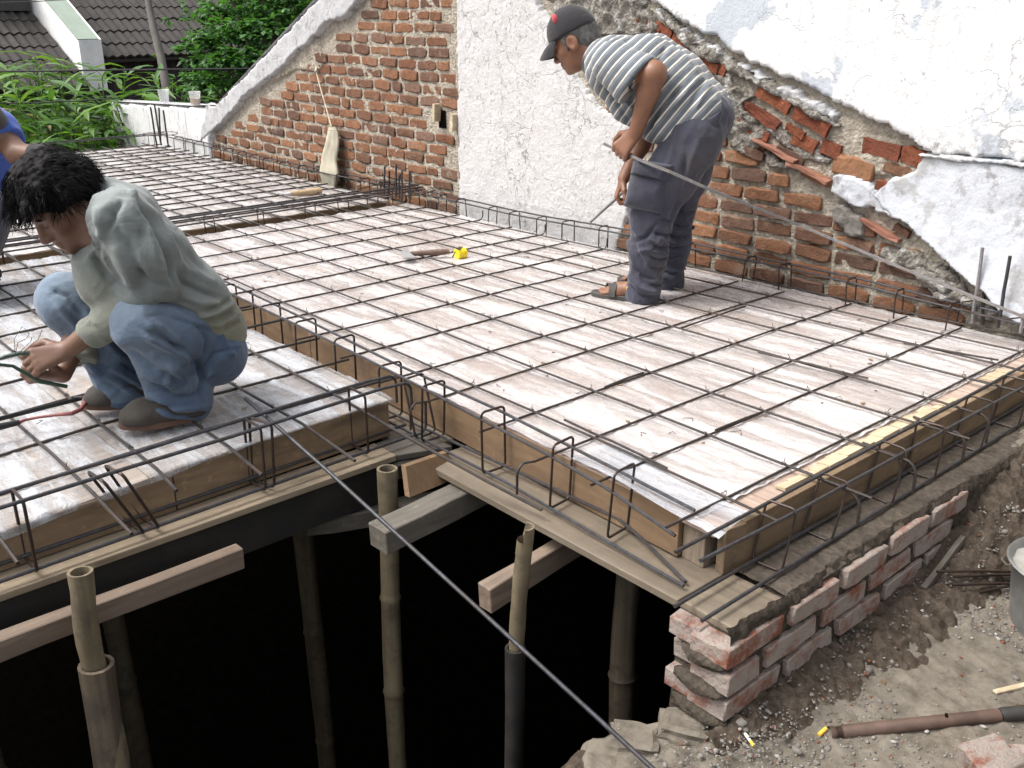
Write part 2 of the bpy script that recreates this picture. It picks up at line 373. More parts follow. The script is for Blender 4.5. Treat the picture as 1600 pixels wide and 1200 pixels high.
def skin(name, c):
    m = MatB(name); v = m.mapping((1, 1, 1)); n = m.noise(v, 22, 5, .6)
    m.base(m.ramp(n, [(.3, tuple(x*.78 for x in c)), (.7, c)])).rough(.5).set(Subsurface_Weight=.08, Subsurface_Scale=.01)
    m.b.inputs['Subsurface Radius'].default_value = (1, .35, .2); m.bump(m.noise(v, 160, 4), .15, .003); M[name] = m.m
skin('skin_tan', (0.2232, 0.1023, 0.0589)); skin('skin_dark', (0.155, 0.0775, 0.04836))
plain('hair_black', (.0042, .0036, .004), .7, 0, .5, 60, .4)
plain('hair_grey', (0.08, 0.0775, 0.075), .7, 0, .6, 60, .4)
M['hair_black'].node_tree.nodes['Principled BSDF'].inputs['Specular IOR Level'].default_value = .15
plain('eye_dark', (.012, .009, .008), .3)
plain('sandal_rubber', (0.0525, 0.0476, 0.0434), .7, 0, .3, 10)
plain('shoe_upper', (0.039, 0.033, 0.027), .8, 0, .25, 20, .3)
plain('shoe_sole', (0.096, 0.051, 0.036), .85, 0, .25, 20)
plain('glove', (.03, .028, .03), .9)

# ================================================================ SETTING
def lerp(a, b, t): return a+(b-a)*t
def grid_mesh(name, xs, ys, zf, mat, parent=None, kind=None):
    X_, Y_ = np.meshgrid(xs, ys, indexing='ij'); Z_ = zf(X_, Y_); nx, ny = X_.shape
    V = np.stack([X_, Y_, Z_], -1).reshape(-1, 3); I = np.arange(nx*ny).reshape(nx, ny)
    Fq = np.stack([I[:-1, :-1], I[1:, :-1], I[1:, 1:], I[:-1, 1:]], -1).reshape(-1, 4)
    o = link(name, npmesh(name, V, Fq, mat), parent)
    if kind: o['kind'] = kind
    return o
# ---- ground beside the pit (the photographer's side), soil heaped against the low brick wall
def edge_x(y):   # broken edge of the ground over the pit
    P = np.stack([np.zeros_like(y), y, np.zeros_like(y)], -1)
    return np.where(y < 1.62, -1.13+.10*(1.62-y)*0+.06*vnoise(P, 5, 3, 1)-.16*np.exp(-((y-1.40)/.13)**2), -1.16)
def ground_z(x, y):
    P = np.stack([x, y, x*0], -1)
    d = np.clip(x+1.09, 0, 9)
    heap = np.interp(y, [1.5, 1.75, 2.2, 2.6, 2.9, 3.3], [.02, .05, .075, .11, .24, .33])
    sl = np.interp(y, [1.5, 2.2, 3.0, 3.6], [.10, .20, .24, .3])
    z = -.43+heap*np.exp(-(d/sl)**1.6) + .012*vnoise(P, 7, 3, 2)+.02*vnoise(P, 2, 2, 3)+.007*vnoise(P, 45, 2, 4)*(1+2*np.exp(-d/.15))
    return z
gu = np.concatenate([np.arange(0, .75, .011), np.arange(.75, 2.2, .05), np.arange(2.2, 14, .8)])
gy = np.concatenate([np.arange(-14, -.4, .8), np.arange(-.4, 1.2, .05), np.arange(1.2, 3.3, .011), np.arange(3.3, 3.98, .03), [3.985]])
U_, Y2 = np.meshgrid(gu, gy, indexing='ij'); X2 = edge_x(Y2)+U_
Z2 = ground_z(X2, Y2)-.03*np.clip(1-U_/.03, 0, 1)
I = np.arange(X2.size).reshape(X2.shape)
V = np.stack([X2, Y2, Z2], -1).reshape(-1, 3)
Fq = np.stack([I[:-1, :-1], I[1:, :-1], I[1:, 1:], I[:-1, 1:]], -1).reshape(-1, 4)
tag(link('ground', npmesh('ground', V, Fq, M['ground'])), kind='structure')
# soil heap skin along the wall foot: darker loose soil, its own thin sheet over the ground
su = np.arange(0, .34, .008); sy = np.arange(1.56, 3.5, .008)
U_, Y2 = np.meshgrid(su, sy, indexing='ij'); X2 = -1.098+U_
P = np.stack([X2, Y2, X2*0], -1)
wid = np.interp(Y2, [1.56, 1.75, 2.3, 3.0], [.05, .10, .15, .26])
cov = np.clip((wid*(1+.5*vnoise(P, 9, 3, 9))-U_)/.03, -1, 1)
Z2 = ground_z(X2, Y2)+.004+.012*np.clip(cov, -1, 1)+.022*vnoise(P, 42, 3, 8)*np.clip(cov+.8, .2, 1)
I = np.arange(X2.size).reshape(X2.shape)
V = np.stack([X2, Y2, Z2], -1).reshape(-1, 3)
Fq = np.stack([I[:-1, :-1], I[1:, :-1], I[1:, 1:], I[:-1, 1:]], -1).reshape(-1, 4)
tag(link('soil_bank', npmesh('soil_bank', V, Fq, M['soil'])), kind='structure')
# pit under the decks: walls and floor, deep shade put into their near-black colour
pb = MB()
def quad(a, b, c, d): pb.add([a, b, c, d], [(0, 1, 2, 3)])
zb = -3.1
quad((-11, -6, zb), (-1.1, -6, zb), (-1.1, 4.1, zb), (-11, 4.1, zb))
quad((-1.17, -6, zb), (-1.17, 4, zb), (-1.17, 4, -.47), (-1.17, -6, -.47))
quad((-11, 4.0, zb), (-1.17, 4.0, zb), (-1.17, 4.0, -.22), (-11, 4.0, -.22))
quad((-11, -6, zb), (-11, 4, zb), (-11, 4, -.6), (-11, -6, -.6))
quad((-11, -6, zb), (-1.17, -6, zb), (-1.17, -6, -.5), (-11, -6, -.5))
tag(pb.build('pit_floor', M['shade_black']), kind='structure')
# unseen slab added outside the picture to keep light out of the pit
fb = MB().box((-3.2, -3.4, -.55), (6.2, 5.6, .12)); tag(fb.build('pit_light_cover', M['concrete_edge']), kind='structure')
# broken old masonry at the lip of the ground
lip = thing('footing', 'broken brick and concrete footing edge under the corner of the low brick wall', 'footing', (-1.2, 1.45, -.45))
for i, (x, y, z, a, b, c, rz, mt) in enumerate([(-1.165, 1.575, -.405, .13, .10, .07, .5, 'ground'), (-1.235, 1.475, -.425, .13, .12, .06, .7, 'ground'), (-1.24, 1.33, -.45, .12, .13, .06, .35, 'soil'), (-1.20, 1.545, -.455, .10, .09, .06, .6, 'red_brick')]):
    m = MB(); bm = bmesh.new(); bmesh.ops.create_cube(bm, size=1); bmesh.ops.subdivide_edges(bm, edges=bm.edges, cuts=4, use_grid_fill=True)
    cs = np.array([v.co for v in bm.verts]); nn = vnoise(cs*np.array([a, b, c])+i, 22, 5, i)
    Mx = Matrix.Rotation(rz, 3, 'Z')
    for v, q in zip(bm.verts, nn):
        p = v.co.copy(); p *= (1-.16*(max(abs(p.x), abs(p.y)) > .45)*(abs(p.z) > .3)); p = Vector((p.x*a, p.y*b, p.z*c))*(1+q*.38); v.co = Mx @ p
    me = bpy.data.meshes.new('rubble'); bm.to_mesh(me); bm.free(); me.materials.append(M[mt]); link('brick' if mt == 'red_brick' else 'concrete_lump', me, lip, (x, y, z-.012))

# ================================================================ DECK FORMWORK
def yfront(x): return lerp(1.885, 1.80, (x+4.0)/2.6)
def yback(x): return np.interp(x, [-5.3, -2.6, -1.25], [3.74, 3.745, 3.88])
def film_sheet(name, corners, nx, ny, mat, parent, wr, zoff=.006, drape=None):
    """wrinkled film over a deck; corners: 4 functions of (u,v) -> point"""
    u = np.linspace(0, 1, nx); v = np.linspace(0, 1, ny); U, V_ = np.meshgrid(u, v, indexing='ij')
    c = [np.array(k, float) for k in corners]
    P = ((1-U)*(1-V_))[..., None]*c[0]+(U*(1-V_))[..., None]*c[1]+(U*V_)[..., None]*c[2]+((1-U)*V_)[..., None]*c[3]
    Q = P*np.array([1., 2.2, 1])
    w = np.abs(vnoise(Q, 5, 3, 3))*.8 + .5*np.abs(vnoise(P, 17, 2, 5))
    P[..., 2] += zoff+wr*(.25-np.clip(w, 0, .5))*1.2+wr*.3*vnoise(P, 40, 2, 6)
    P[..., 2] = np.maximum(P[..., 2], .0035)
    if drape is not None: P = drape(U, V_, P)
    I = np.arange(nx*ny).reshape(nx, ny)
    Fq = np.stack([I[:-1, :-1], I[1:, :-1], I[1:, 1:], I[:-1, 1:]], -1).reshape(-1, 4)
    return link(name, npmesh(name, P.reshape(-1, 3), Fq, mat), parent)
rd = thing('slab_formwork', 'large boarded slab deck on the right with milky film and open grid of bars', 'formwork', (-3.3, 2.8, 0))
nP = 9
for i in range(nP):
    cuts = sorted([-5.27, random.uniform(-4.2, -3.0), -1.285])
    for x0, x1 in zip(cuts[:-1], cuts[1:]):
        g = .002; dz = random.uniform(-.003, 0); c = []
        for z in (-.022+dz, dz):
            for x, t in ((x0+g, i/nP), (x1-g, i/nP), (x1-g, (i+1)/nP), (x0+g, (i+1)/nP)):
                y = lerp(yfront(x), yback(x), t)+(g if t == i/nP else -g); c.append((x, y, z))
        MB().hexa(c).build('plank', M['deck_plank'], rd)
# side boards of the right deck
def board(parent, a, b, th, z0, z1, side, mat, seg=1, name='side_board'):
    """vertical board from a to b in plan, thickness th towards side"""
    a, b = Vector(a), Vector(b); n = Vector((-(b-a).y, (b-a).x)).normalized()*side*th
    c = [(a.x, a.y, z0), (b.x, b.y, z0), (b.x+n.x, b.y+n.y, z0), (a.x+n.x, a.y+n.y, z0), (a.x, a.y, z1), (b.x, b.y, z1), (b.x+n.x, b.y+n.y, z1), (a.x+n.x, a.y+n.y, z1)]
    return MB().hexa(c).build(name, mat, parent, bevel=.0015)
board(rd, (-5.27, yfront(-5.27)+.022), (-3.35, yfront(-3.35)+.022), .02, -.13, -.004, -1, M['form_board_x'])
board(rd, (-3.345, yfront(-3.345)+.022), (-1.40, yfront(-1.40)+.022), .02, -.13, -.004, -1, M['form_board_x'])
board(rd, (-1.398, yfront(-1.4)+.018), (-1.325, yfront(-1.3)+.018), .06, -.135, -.006, 1, M['end_grain'], name='end_block')
board(rd, (-1.285, yfront(-1.285)+.10), (-1.285, 2.75), .022, -.135, -.002, -1, M['form_board_y'])
board(rd, (-1.285, 2.754), (-1.29, 3.86), .022, -.135, -.004, -1, M['form_board_y'])
board(rd, (-1.300, yfront(-1.3)+.035), (-1.290, yfront(-1.3)+.105), .028, -.135, -.008, -1, M['form_board_y'])
board(rd, (-1.288, yfront(-1.3)+.112), (-1.284, yfront(-1.3)+.128), .012, -.135, -.02, -1, M['pale_timber'], name='batten')
board(rd, (-5.272, yfront(-5.27)+.03), (-5.272, 3.72), .02, -.13, -.003, 1, M['form_board_y'])
# torn pale timber strip showing along the right edge
for (y0, y1, w) in ((2.10, 2.31, .034), (2.315, 2.50, .046), (2.505, 2.70, .05), (2.71, 2.93, .045), (2.94, 3.08, .03), (3.33, 3.47, .05)):
    m = MB(); xs = -1.288; n = 4
    for k in range(n):
        ya, yb = lerp(y0, y1, k/n), lerp(y0, y1, (k+1)/n); w0 = w*random.uniform(.7, 1.05); w1 = w*random.uniform(.7, 1.05); h = .012+random.uniform(-.003, .003)
        m.hexa([(xs-w0, ya, .002), (xs, ya, .002), (xs, yb, .002), (xs-w1, yb, .002), (xs-w0, ya, h*.7), (xs, ya, h), (xs, yb, h), (xs-w1, yb, h*.7)])
    m.build('torn_strip', M['pale_timber'], rd)
def drapeR(U, V_, P):
    e = np.clip((U-.992)/.008, 0, 1); P[..., 2] -= e*.004
    return P
film_sheet('plastic_film', [(-5.30, yfront(-5.3)-.006, 0), (-1.345, yfront(-1.34)-.002, 0), (-1.345, yback(-1.35)-.01, 0), (-5.30, 3.745, 0)], 300, 170, M['film_milky'], rd, .012)
# curled free corner of film at the front right
fc = []; Fq = []
nx, ny = 22, 12
for i in range(nx):
    for j in range(ny):
        u, v = i/(nx-1), j/(ny-1); x = lerp(-1.80, -1.262, u); y0 = yfront(x)-.03*math.sin(u*math.pi)-.012; y = lerp(y0, y0+.19-.05*u, v)
        z = .012+.013*math.sin(u*5+v*3)*(1-v)+.012*(1-v)**2*math.sin(u*math.pi) - .02*max(0, u-.9)*10*(1-v)*.5
        fc.append((x, y, z))
Fq = [(i*ny+j, (i+1)*ny+j, (i+1)*ny+j+1, i*ny+j+1) for i in range(nx-1) for j in range(ny-1)]
link('film_corner', npmesh('film_corner', fc, Fq, M['film_silver']), rd)

ld = thing('slab_formwork', 'boarded slab deck on the left under the squatting worker with silvery crinkled film', 'formwork', (-3.6, .6, 0))
def xl(y): return lerp(-2.485, -2.535, (y-.46)/1.23)
def zt(y): return -.045*np.clip(1.0-np.asarray(y, float), 0, 1.3)   # the near end of this deck sags a little
nP = 12; yA, yB = -1.6, 1.69
for i in range(nP):
    y0, y1 = lerp(yA, yB, i/nP), lerp(yA, yB, (i+1)/nP); mid = random.uniform(-4.2, -3.6)
    for a, b in (((-5.3, -5.3), (mid, mid)), ((mid, mid), (xl(y0)-.003, xl(y1)-.003))):
        g = .002; dz = random.uniform(-.003, 0)
        c = [(a[0]+g, y0+g, -.022+dz), (b[0]-g, y0+g, -.022+dz), (b[1]-g, y1-g, -.022+dz), (a[1]+g, y1-g, -.022+dz), (a[0]+g, y0+g, dz), (b[0]-g, y0+g, dz), (b[1]-g, y1-g, dz), (a[1]+g, y1-g, dz)]
        MB().hexa([(p[0], p[1], p[2]+float(zt(p[1]))) for p in c]).build('plank', M['deck_plank_grey'], ld)
board(ld, (xl(-1.6), -1.6), (xl(.40), .40), .02, -.13, -.05, 1, M['form_board_y']); board(ld, (xl(.404), .404), (xl(.93), .93), .02, -.13, -.02, 1, M['form_board_y'])
board(ld, (xl(.934), .934), (xl(1.685), 1.685), .02, -.128, -.003, 1, M['form_board_y'])
board(ld, (-5.3, 1.692), (-3.72, 1.692), .02, -.128, -.004, -1, M['form_board_x'])
board(ld, (-3.716, 1.692), (-2.552, 1.692), .02, -.128, -.004, -1, M['form_board_x'])
board(ld, (-5.302, -1.6), (-5.302, 1.66), .02, -.128, -.003, 1, M['form_board_y'])
def drapeL(U, V_, P):
    # folds down over the front edge, ragged
    y = P[..., 1]; f = .25+.75*np.clip(vnoise(np.stack([y*0, y, y*0], -1), 3.2, 3, 4)*1.6+.45, 0, 1)
    ex = xl(y)+.004; e = P[..., 0]-ex; over = e > 0
    P[..., 2] = np.where(over, np.minimum(P[..., 2], .004)-e*f, P[..., 2])+zt(y); P[..., 0] = np.where(over, ex+.002+.004*np.abs(vnoise(P, 25, 2, 3)), P[..., 0])
    return P
film_sheet('plastic_film', [(-5.31, -1.6, 0), (xl(-1.6)+.028, -1.6, 0), (xl(1.698)+.028, 1.698, 0), (-5.31, 1.698, 0)], 300, 240, M['film_silver'], ld, .017, drape=drapeL)
fd = thing('slab_formwork', 'farthest slab deck with whitest film, reaching to the low white wall', 'formwork', (-7.3, 1.5, 0))
nP = 14
for i in range(nP):
    x0, x1 = lerp(-9.25, -5.5, i/nP), lerp(-9.25, -5.5, (i+1)/nP)
    MB().box(((x0+x1)/2, 1.1, -.012+random.uniform(-.002, 0)), (x1-x0-.004, 5.2, .022)).build('plank', M['deck_plank_grey'], fd)
board(fd, (-5.495, -1.5), (-5.495, 3.7), .02, -.13, -.002, -1, M['form_board_y'])
film_sheet('plastic_film', [(-9.26, -1.5, 0), (-5.47, -1.5, 0), (-5.47, 3.72, 0), (-9.26, 3.72, 0)], 170, 200, M['film_milky'], fd, .010)
# soffit boards in the beam channels
sb = thing('soffit_board', 'long grey soffit board under the right deck edge, resting on the brick corner', 'board', (-2.2, 1.75, -.15))
def soff(parent, x0, x1, y0, y1, z, th, mat, nm='board', ch=.0):
    return MB().hexa([(x0, y0, z-th), (x1, y0, z-th), (x1, y1, z-th), (x0, y1, z-th), (x0, y0, z), (x1, y0, z), (x1, y1, z), (x0, y1, z)]).build(nm, mat, parent, bevel=.002)
soff(sb, -2.32, -1.275, 1.655, 1.86, -.136, .022, M['soffit_x']); soff(sb, -1.272, -1.115, 1.662, 1.855, -.137, .022, M['soffit_x'], 'end_board')
soff(sb, -5.4, -2.39, 1.68, 1.90, -.137, .022, M['soffit_x'])
sb2 = thing('soffit_board', 'pale soffit board with dark side plank along the front of the left deck', 'board', (-2.45, .6, -.15))
MB().hexa([(x, y, z) for z in (-.155, -.134) for (x, y) in ((-2.47, -1.6), (-2.345, -1.6), (-2.405, 1.62), (-2.53, 1.62))]).build('board', M['soffit_y'], sb2, bevel=.002)
MB().hexa([(x, y, z) for z in (-.157, -.136) for (x, y) in ((-2.53, 1.624), (-2.405, 1.624), (-2.345, 1.80), (-2.53, 1.80))]).build('end_board', M['grey_timber'], sb2, bevel=.002)
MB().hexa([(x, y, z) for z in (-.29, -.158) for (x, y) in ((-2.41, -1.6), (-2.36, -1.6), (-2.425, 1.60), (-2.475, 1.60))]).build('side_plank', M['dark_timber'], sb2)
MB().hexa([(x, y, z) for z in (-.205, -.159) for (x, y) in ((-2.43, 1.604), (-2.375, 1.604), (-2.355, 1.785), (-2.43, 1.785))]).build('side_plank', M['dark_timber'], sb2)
sb3 = thing('soffit_board', 'dusty soffit board sunk between the far deck and the right deck', 'board', (-5.38, 1.2, -.15))
soff(sb3, -5.47, -5.3, -1.5, 3.72, -.136, .022, M['soffit_y'])
# timber cross heads and bamboo props
def timber(name, label, a, b, w, h, mat, cat='beam', seg=6, chip=.0025):
    o = MB().beam(a, b, w, h, seg=seg, chip=chip).build(name, mat, bevel=.003); return tag(o, label, cat)
timber('cross_beam', 'long weathered timber under the left deck, behind the leftmost bamboo prop', (-2.30, -.6, -.232), (-2.315, 1.02, -.228), .045, .062, M['pink_timber'])
timber('cross_beam', 'grey cross timber just below the plywood offcut', (-2.12,1.35,-0.2156), (-2.17, 2.1, -.19), .085, .075, M['grey_timber'])
timber('cross_beam', 'short pinkish timber with a sawn end behind the split bamboo prop', (-1.75,1.439,-0.2716), (-1.80, 2.3, -.215), .05, .075, M['pink_timber'])
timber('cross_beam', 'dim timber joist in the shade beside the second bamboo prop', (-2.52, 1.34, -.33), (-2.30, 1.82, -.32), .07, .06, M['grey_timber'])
pbk = MB().hexa([tuple(p) for p in [(-2.19,1.515,-0.1682),(-2.23,1.711,-0.1881),(-2.25,1.707,-0.1881),(-2.21,1.511,-0.1682),(-2.24,1.54,-0.0902),(-2.28,1.734,-0.1147),(-2.3,1.73,-0.1147),(-2.26,1.536,-0.0902)]]).build('plywood_offcut', M['plywood_block'], bevel=.001)
tag(pbk, 'square brown plywood offcut leaning beside the second bamboo prop', 'offcut')
def bam(root, pts, r, name='culm', mat='bamboo', nodes=(), openr=None, split=False):
    """hollow bamboo cane along pts"""
    pts = [Vector(p) for p in pts]; L = (pts[1]-pts[0]).length; d = (pts[1]-pts[0]).normalized()
    m = MB(); n = 16; path = []; rs = []
    fr = sorted(set([0, 1]+[a for k in nodes for a in (k-.012/L, k, k+.012/L)]+[i/14 for i in range(1, 14)]))
    for t in fr:
        bl = 1.0
        for k in nodes:
            if abs(t-k) < 1e-6: bl = 1.13
        path.append(pts[0].lerp(pts[1], t)+Vector((math.sin(t*5+r*90)*.010, math.cos(t*7+r*50)*.008, 0))*min(1, t*8)*(.3 if r < .028 else 1)); rs.append(r*bl*(1+.04*math.sin(t*23+r*70)))
    m.tube(path, rs, n, cap=False)
    # wall thickness ring and inner bore
    top = len(m.v)-0; ri = r*.78
    b0 = len(m.v); m.tube([path[0], path[0]+d*.10], ri, n, cap=False)
    for k in range(n): m.f.append((k, (k+1) % n, b0+(k+1) % n, b0+k))
    m.f.append(tuple(b0+n+k for k in range(n)))
    if split:
        for i, v in enumerate(m.v):
            w = Vector(v)-path[0]
            if w.dot(d) < .03 and w.dot(Vector(rtv)) < -.2*r: m.v[i] = tuple(Vector(v)+d*.085)
        for i in range(n, 2*n): pass
    o = m.build(name, M[mat], root, smooth=True); return o
def prop(label, top, bot, r, sleeve=None, nodes=(), split=False, mat='bamboo'):
    t = thing('bamboo_prop', label, 'prop', bot)
    bam(t, (top, bot), r, 'cane', mat, nodes, split=split)
    if sleeve: bam(t, (sleeve[0], sleeve[1]), sleeve[2], 'outer_cane', sleeve[3], sleeve[4] if len(sleeve) > 4 else ())
    return t
prop('thick leftmost bamboo prop slotted into a mottled wider cane', (-2.22,0.5736,-0.0537), (-2.20, .57, -.75), .029, ((-2.215,0.5705,-0.3163), (-2.17, .565, -3.1), .043, 'bamboo_old', (.25, .45, .65)))
prop('tall straight bamboo prop with cut top next to the plywood offcut', (-2.28,1.499,-0.0982), (-2.26, 1.47, -3.1), .031, nodes=(.15, .27, .42, .58, .75))
prop('split bamboo prop standing in a dark pipe before the short pink timber', (-1.609,1.46,-0.0005), (-1.66, 1.46, -.55), .021, ((-1.643,1.455,-0.3787), (-1.664,1.455,-2.99), .027, 'pipe_joint'), split=True)
prop('dim bamboo prop in the dark below the right end of the right deck edge', (-1.936,2.244,-0.4331), (-1.936,2.244,-3.433), .045, nodes=(.2, .33, .5, .7), mat='bamboo_old')
prop('dim bamboo prop in the dark between the leftmost and second props', (-3.3, 1.75, -.16), (-3.3, 1.75, -3.1), .042, nodes=(.2, .4, .6))
prop('faint bamboo prop deep in the dark behind the leftmost prop', (-3.5, 1.0, -.16), (-3.5, 1.0, -3.1), .042, nodes=(.2, .4, .6))
prop('faint bamboo prop under the left deck near the picture edge', (-3.3, .45, -.16), (-3.3, .45, -3.1), .042, nodes=(.2, .4, .6))

# crumbs, wire ends and shavings dropped on the decks
m1 = MB(); m2 = MB()
for k in range(150):
    x, y = (random.uniform(-5.1, -1.45), random.uniform(1.95, 3.65)) if k % 3 else (random.uniform(-4.8, -2.6), random.uniform(-.2, 1.6)); a = random.uniform(0, 6.28); L = random.uniform(.008, .03)
    if k % 2: m1.tube([(x, y, .008), (x+L*math.cos(a), y+L*math.sin(a), .009+random.uniform(0, .006)), (x+L*math.cos(a+.9)*1.5, y+L*math.sin(a+.9)*1.5, .008)], .0011, 4)
    else: m2.box((x, y, .009), (L*.6, L*.35, .003), a)
tag(m1.build('wire_ends', M['stirrup']), 'short ends of tying wire littering the film on the decks', 'wire ends', kind='stuff')
tag(m2.build('wood_crumbs', M['form_board_x']), 'small crumbs of wood and dirt littering the film on the decks', 'crumbs', kind='stuff')
# ================================================================ REINFORCEMENT
def bar_pts(a, b, n=7, wob=.003):
    a, b = Vector(a), Vector(b); return [a.lerp(b, i/n)+Vector((random.uniform(-wob, wob), random.uniform(-wob, wob), random.uniform(-wob, wob)*.4)) for i in range(n+1)]
def bar(root, pts, r, mat='rebar_mat', name='bar', n=7): return MB().tube(pts, r, n).build(name, M[mat], root, smooth=True)
def hook(end, d, down=.07, r=.03, up=False):
    """curved hook at end of a bar travelling along d"""
    end, d = Vector(end), Vector(d).normalized(); s = 1 if up else -1; out = []
    for k in range(1, 6):
        a = k/5*math.pi*.55; out.append(end+d*(r*math.sin(a))+Vector((0, 0, s*r*(1-math.cos(a)))))
    dd = (out[-1]-out[-2]).normalized(); out.append(out[-1]+dd*down); return out
TIES = {}
def tie(m, p, rr=.0075):
    p = Vector(p); a = random.uniform(0, 6.28)
    m.tube([p+Vector((math.cos(a+k*1.26)*rr, math.sin(a+k*1.26)*rr, .004*math.sin(k*2.5))) for k in range(6)], .0011, 4)
    m.tube([p+Vector((0, 0, .003)), p+Vector((random.uniform(-.006, .006), random.uniform(-.006, .006), .009+random.uniform(0, .008)))], .0011, 4)
mr = thing('rebar_mat', 'rebar grid tied over the right deck where the striped shirt worker stands', 'rebar', (-3.3, 2.8, .01))
BX = [-5.08, -4.76, -4.53, -4.27, -4.01, -3.76, -3.53, -3.25, -2.97, -2.66, -2.42, -2.12, -1.86, -1.645, -1.365]
AY = [(1.985, 1.935), (2.235, 2.205), (2.48, 2.49), (2.66, 2.76), (2.865, 2.98), (3.09, 3.27), (3.26, 3.48), (3.42, 3.70), (3.58, 3.88)]
zb_, zt_ = .0125, .0215
tm = MB()
for i, x in enumerate(BX):
    y0 = yfront(x)-random.uniform(.05, .13); p = bar_pts((x+random.uniform(-.01, .01), y0, zb_), (x+random.uniform(-.01, .01), yback(x)+random.uniform(-.03, .02), zb_))
    if i in (10, 12): p = list(reversed(hook(p[0]+Vector((0, -.03, .01)), (0, -1, 0), .05, .035)))+p
    if i in (2, 4, 6): p = p+hook(p[-1], (0, 1, 0), .02, .03, up=True)
    bar(mr, p, .0039)
for i, (ya, yb) in enumerate(AY):
    xe = -1.365+[.0, .27, .02, .26, .05, .25, .02, .28, .1][i]
    p = bar_pts((-5.55, ya, zt_), (xe, yb, zt_), 12)
    if i in (2, 4, 6): p += hook(p[-1]+Vector((.14, 0, 0)), (1, 0, 0), .05, .035)
    if i == 0: p[-1] += Vector((.18, -.02, .0))
    bar(mr, p, .0039)
    for x in BX: tie(tm, (x, lerp(ya, yb, (x+5.3)/3.94), zt_+.003))
# lapped short lengths
for a, b in ([(-1.985,1.963,0.0260),(-1.56,1.937,0.0260)], [(-2.123,2.474,0.0180),(-2.115,2.267,0.0180)], [(-1.975,2.938,0.0260),(-1.564,2.992,0.0260)], [(-2.364,2.953,0.0180),(-2.383,3.418,0.0180)], [(-1.644,2.26,0.0180),(-1.635,2.532,0.0180)], [(-1.674,3.428,0.0280),(-1.354,3.509,0.0280)]): bar(mr, bar_pts(a, b, 4), .0039)
tag(tm.build('tie_wire', M['stirrup'], mr), kind='stuff')
ml = thing('rebar_mat', 'rebar grid tied over the left deck around the squatting worker', 'rebar', (-3.6, .8, .01)); tm = MB()
LX = [-5.12, -4.85, -4.60, -4.35, -4.07, -3.80, -3.53, -3.225, -2.94, -2.68]; LY = [(-.55, -.6), (-.3, -.33), (-.06, -.08), (.2, .2), (.44, .46), (.66, .71), (.90, .887), (1.115, 1.10), (1.325, 1.343), (1.55, 1.55)]
for x in LX: bar(ml, [p+Vector((0, 0, float(zt(p.y)))) for p in bar_pts((x, -1.5, zb_), (x+.01, 1.79+random.uniform(-.02, .08), zb_), 14)], .0050)
ends = {5: -2.239, 6: -2.375, 7: -2.30, 8: -2.208, 4: -2.3, 3: -2.28}
for i, (ya, yb) in enumerate(LY):
    xe = ends.get(i, -2.3); p = bar_pts((-5.5, ya, zt_), (-2.5, yb, zt_), 10)+[Vector((xe, yb+.002, zt_-.02))]
    if i == 9: p = bar_pts((-5.5, ya, zt_), (-2.6, yb, zt_), 10)+bar_pts((-2.35, 1.57, -.01), (-1.781,1.671,-0.1), 3)
    bar(ml, [q+Vector((0, 0, float(zt(q.y)))) for q in [Vector(v) for v in p]], .0050)
    for x in LX: tie(tm, (x, lerp(ya, yb, (x+5.5)/3.), zt_+.003+float(zt(ya))))
tag(tm.build('tie_wire', M['stirrup'], ml), kind='stuff')
mf = thing('rebar_mat', 'dense rebar grid over the farthest deck below the tree and garden', 'rebar', (-7.3, 1.5, .01)); tm = MB()
for k in range(19):
    x = -5.66-k*.195+random.uniform(-.02, .02); bar(mf, bar_pts((x, -1.4, zb_), (x-.02, 3.74, zb_), 8), .005, n=6)
for k, y in enumerate([3.60, 3.46, 3.22, 3.06, 2.85, 2.63, 2.44, 2.22, 2.0, 1.78, 1.56, 1.33, 1.1, .88, .66, .42, .2, -.05, -.3, -.55]):
    bar(mf, bar_pts((-9.3, y, zt_), (-5.3, y+.005, zt_), 10), .005, n=6)
    for q in range(19):
        if random.random() < .6: tie(tm, (-5.66-q*.195, y, zt_+.003), .008)
tag(tm.build('tie_wire', M['stirrup'], mf), kind='stuff')
# beam cages
def stirrup(root, c, ax, w, h, r=.0034, lean=0., tail=False, mat='stirrup', twist=0):
    """closed link in the plane normal to ax (unit, horizontal); c = centre of base"""
    c, ax = Vector(c), Vector(ax).normalized(); sd_ = ax.cross(Vector((0, 0, 1)))
    sd_ = (sd_+ax*twist).normalized(); u = (Vector((0, 0, 1))+ax*lean).normalized(); rr = min(.014, w*.3); P = []
    for (cx, cz, a0) in ((w/2-rr, rr, -90), (w/2-rr, h-rr, 0), (-w/2+rr, h-rr, 90), (-w/2+rr, rr, 180)):
        for k in range(4):
            a = math.radians(a0+k*30); P.append(c+sd_*(cx+rr*math.cos(a))+u*(cz+rr*math.sin(a)))
    P.append(P[0])
    if tail: P += [P[0]+ax*.006+u*.01+sd_*-.004, P[0]+ax*.012+u*.045-sd_*.02]
    MB().tube(P, r, 6).build('stirrup', M[mat], root, smooth=True)
def cage(label, bars, stirs, ax, loc, r=.0048, mat='rebar_cage', sr=.0034):
    t = thing('rebar_cage', label, 'rebar cage', loc)
    for p in bars: bar(t, p if len(p) > 2 else bar_pts(p[0], p[1], 9, .003), r, mat)
    for s in stirs: stirrup(t, s[0], ax, s[1], s[2], sr, lean=s[3] if len(s) > 3 else 0, twist=s[4] if len(s) > 4 else 0)
    return t
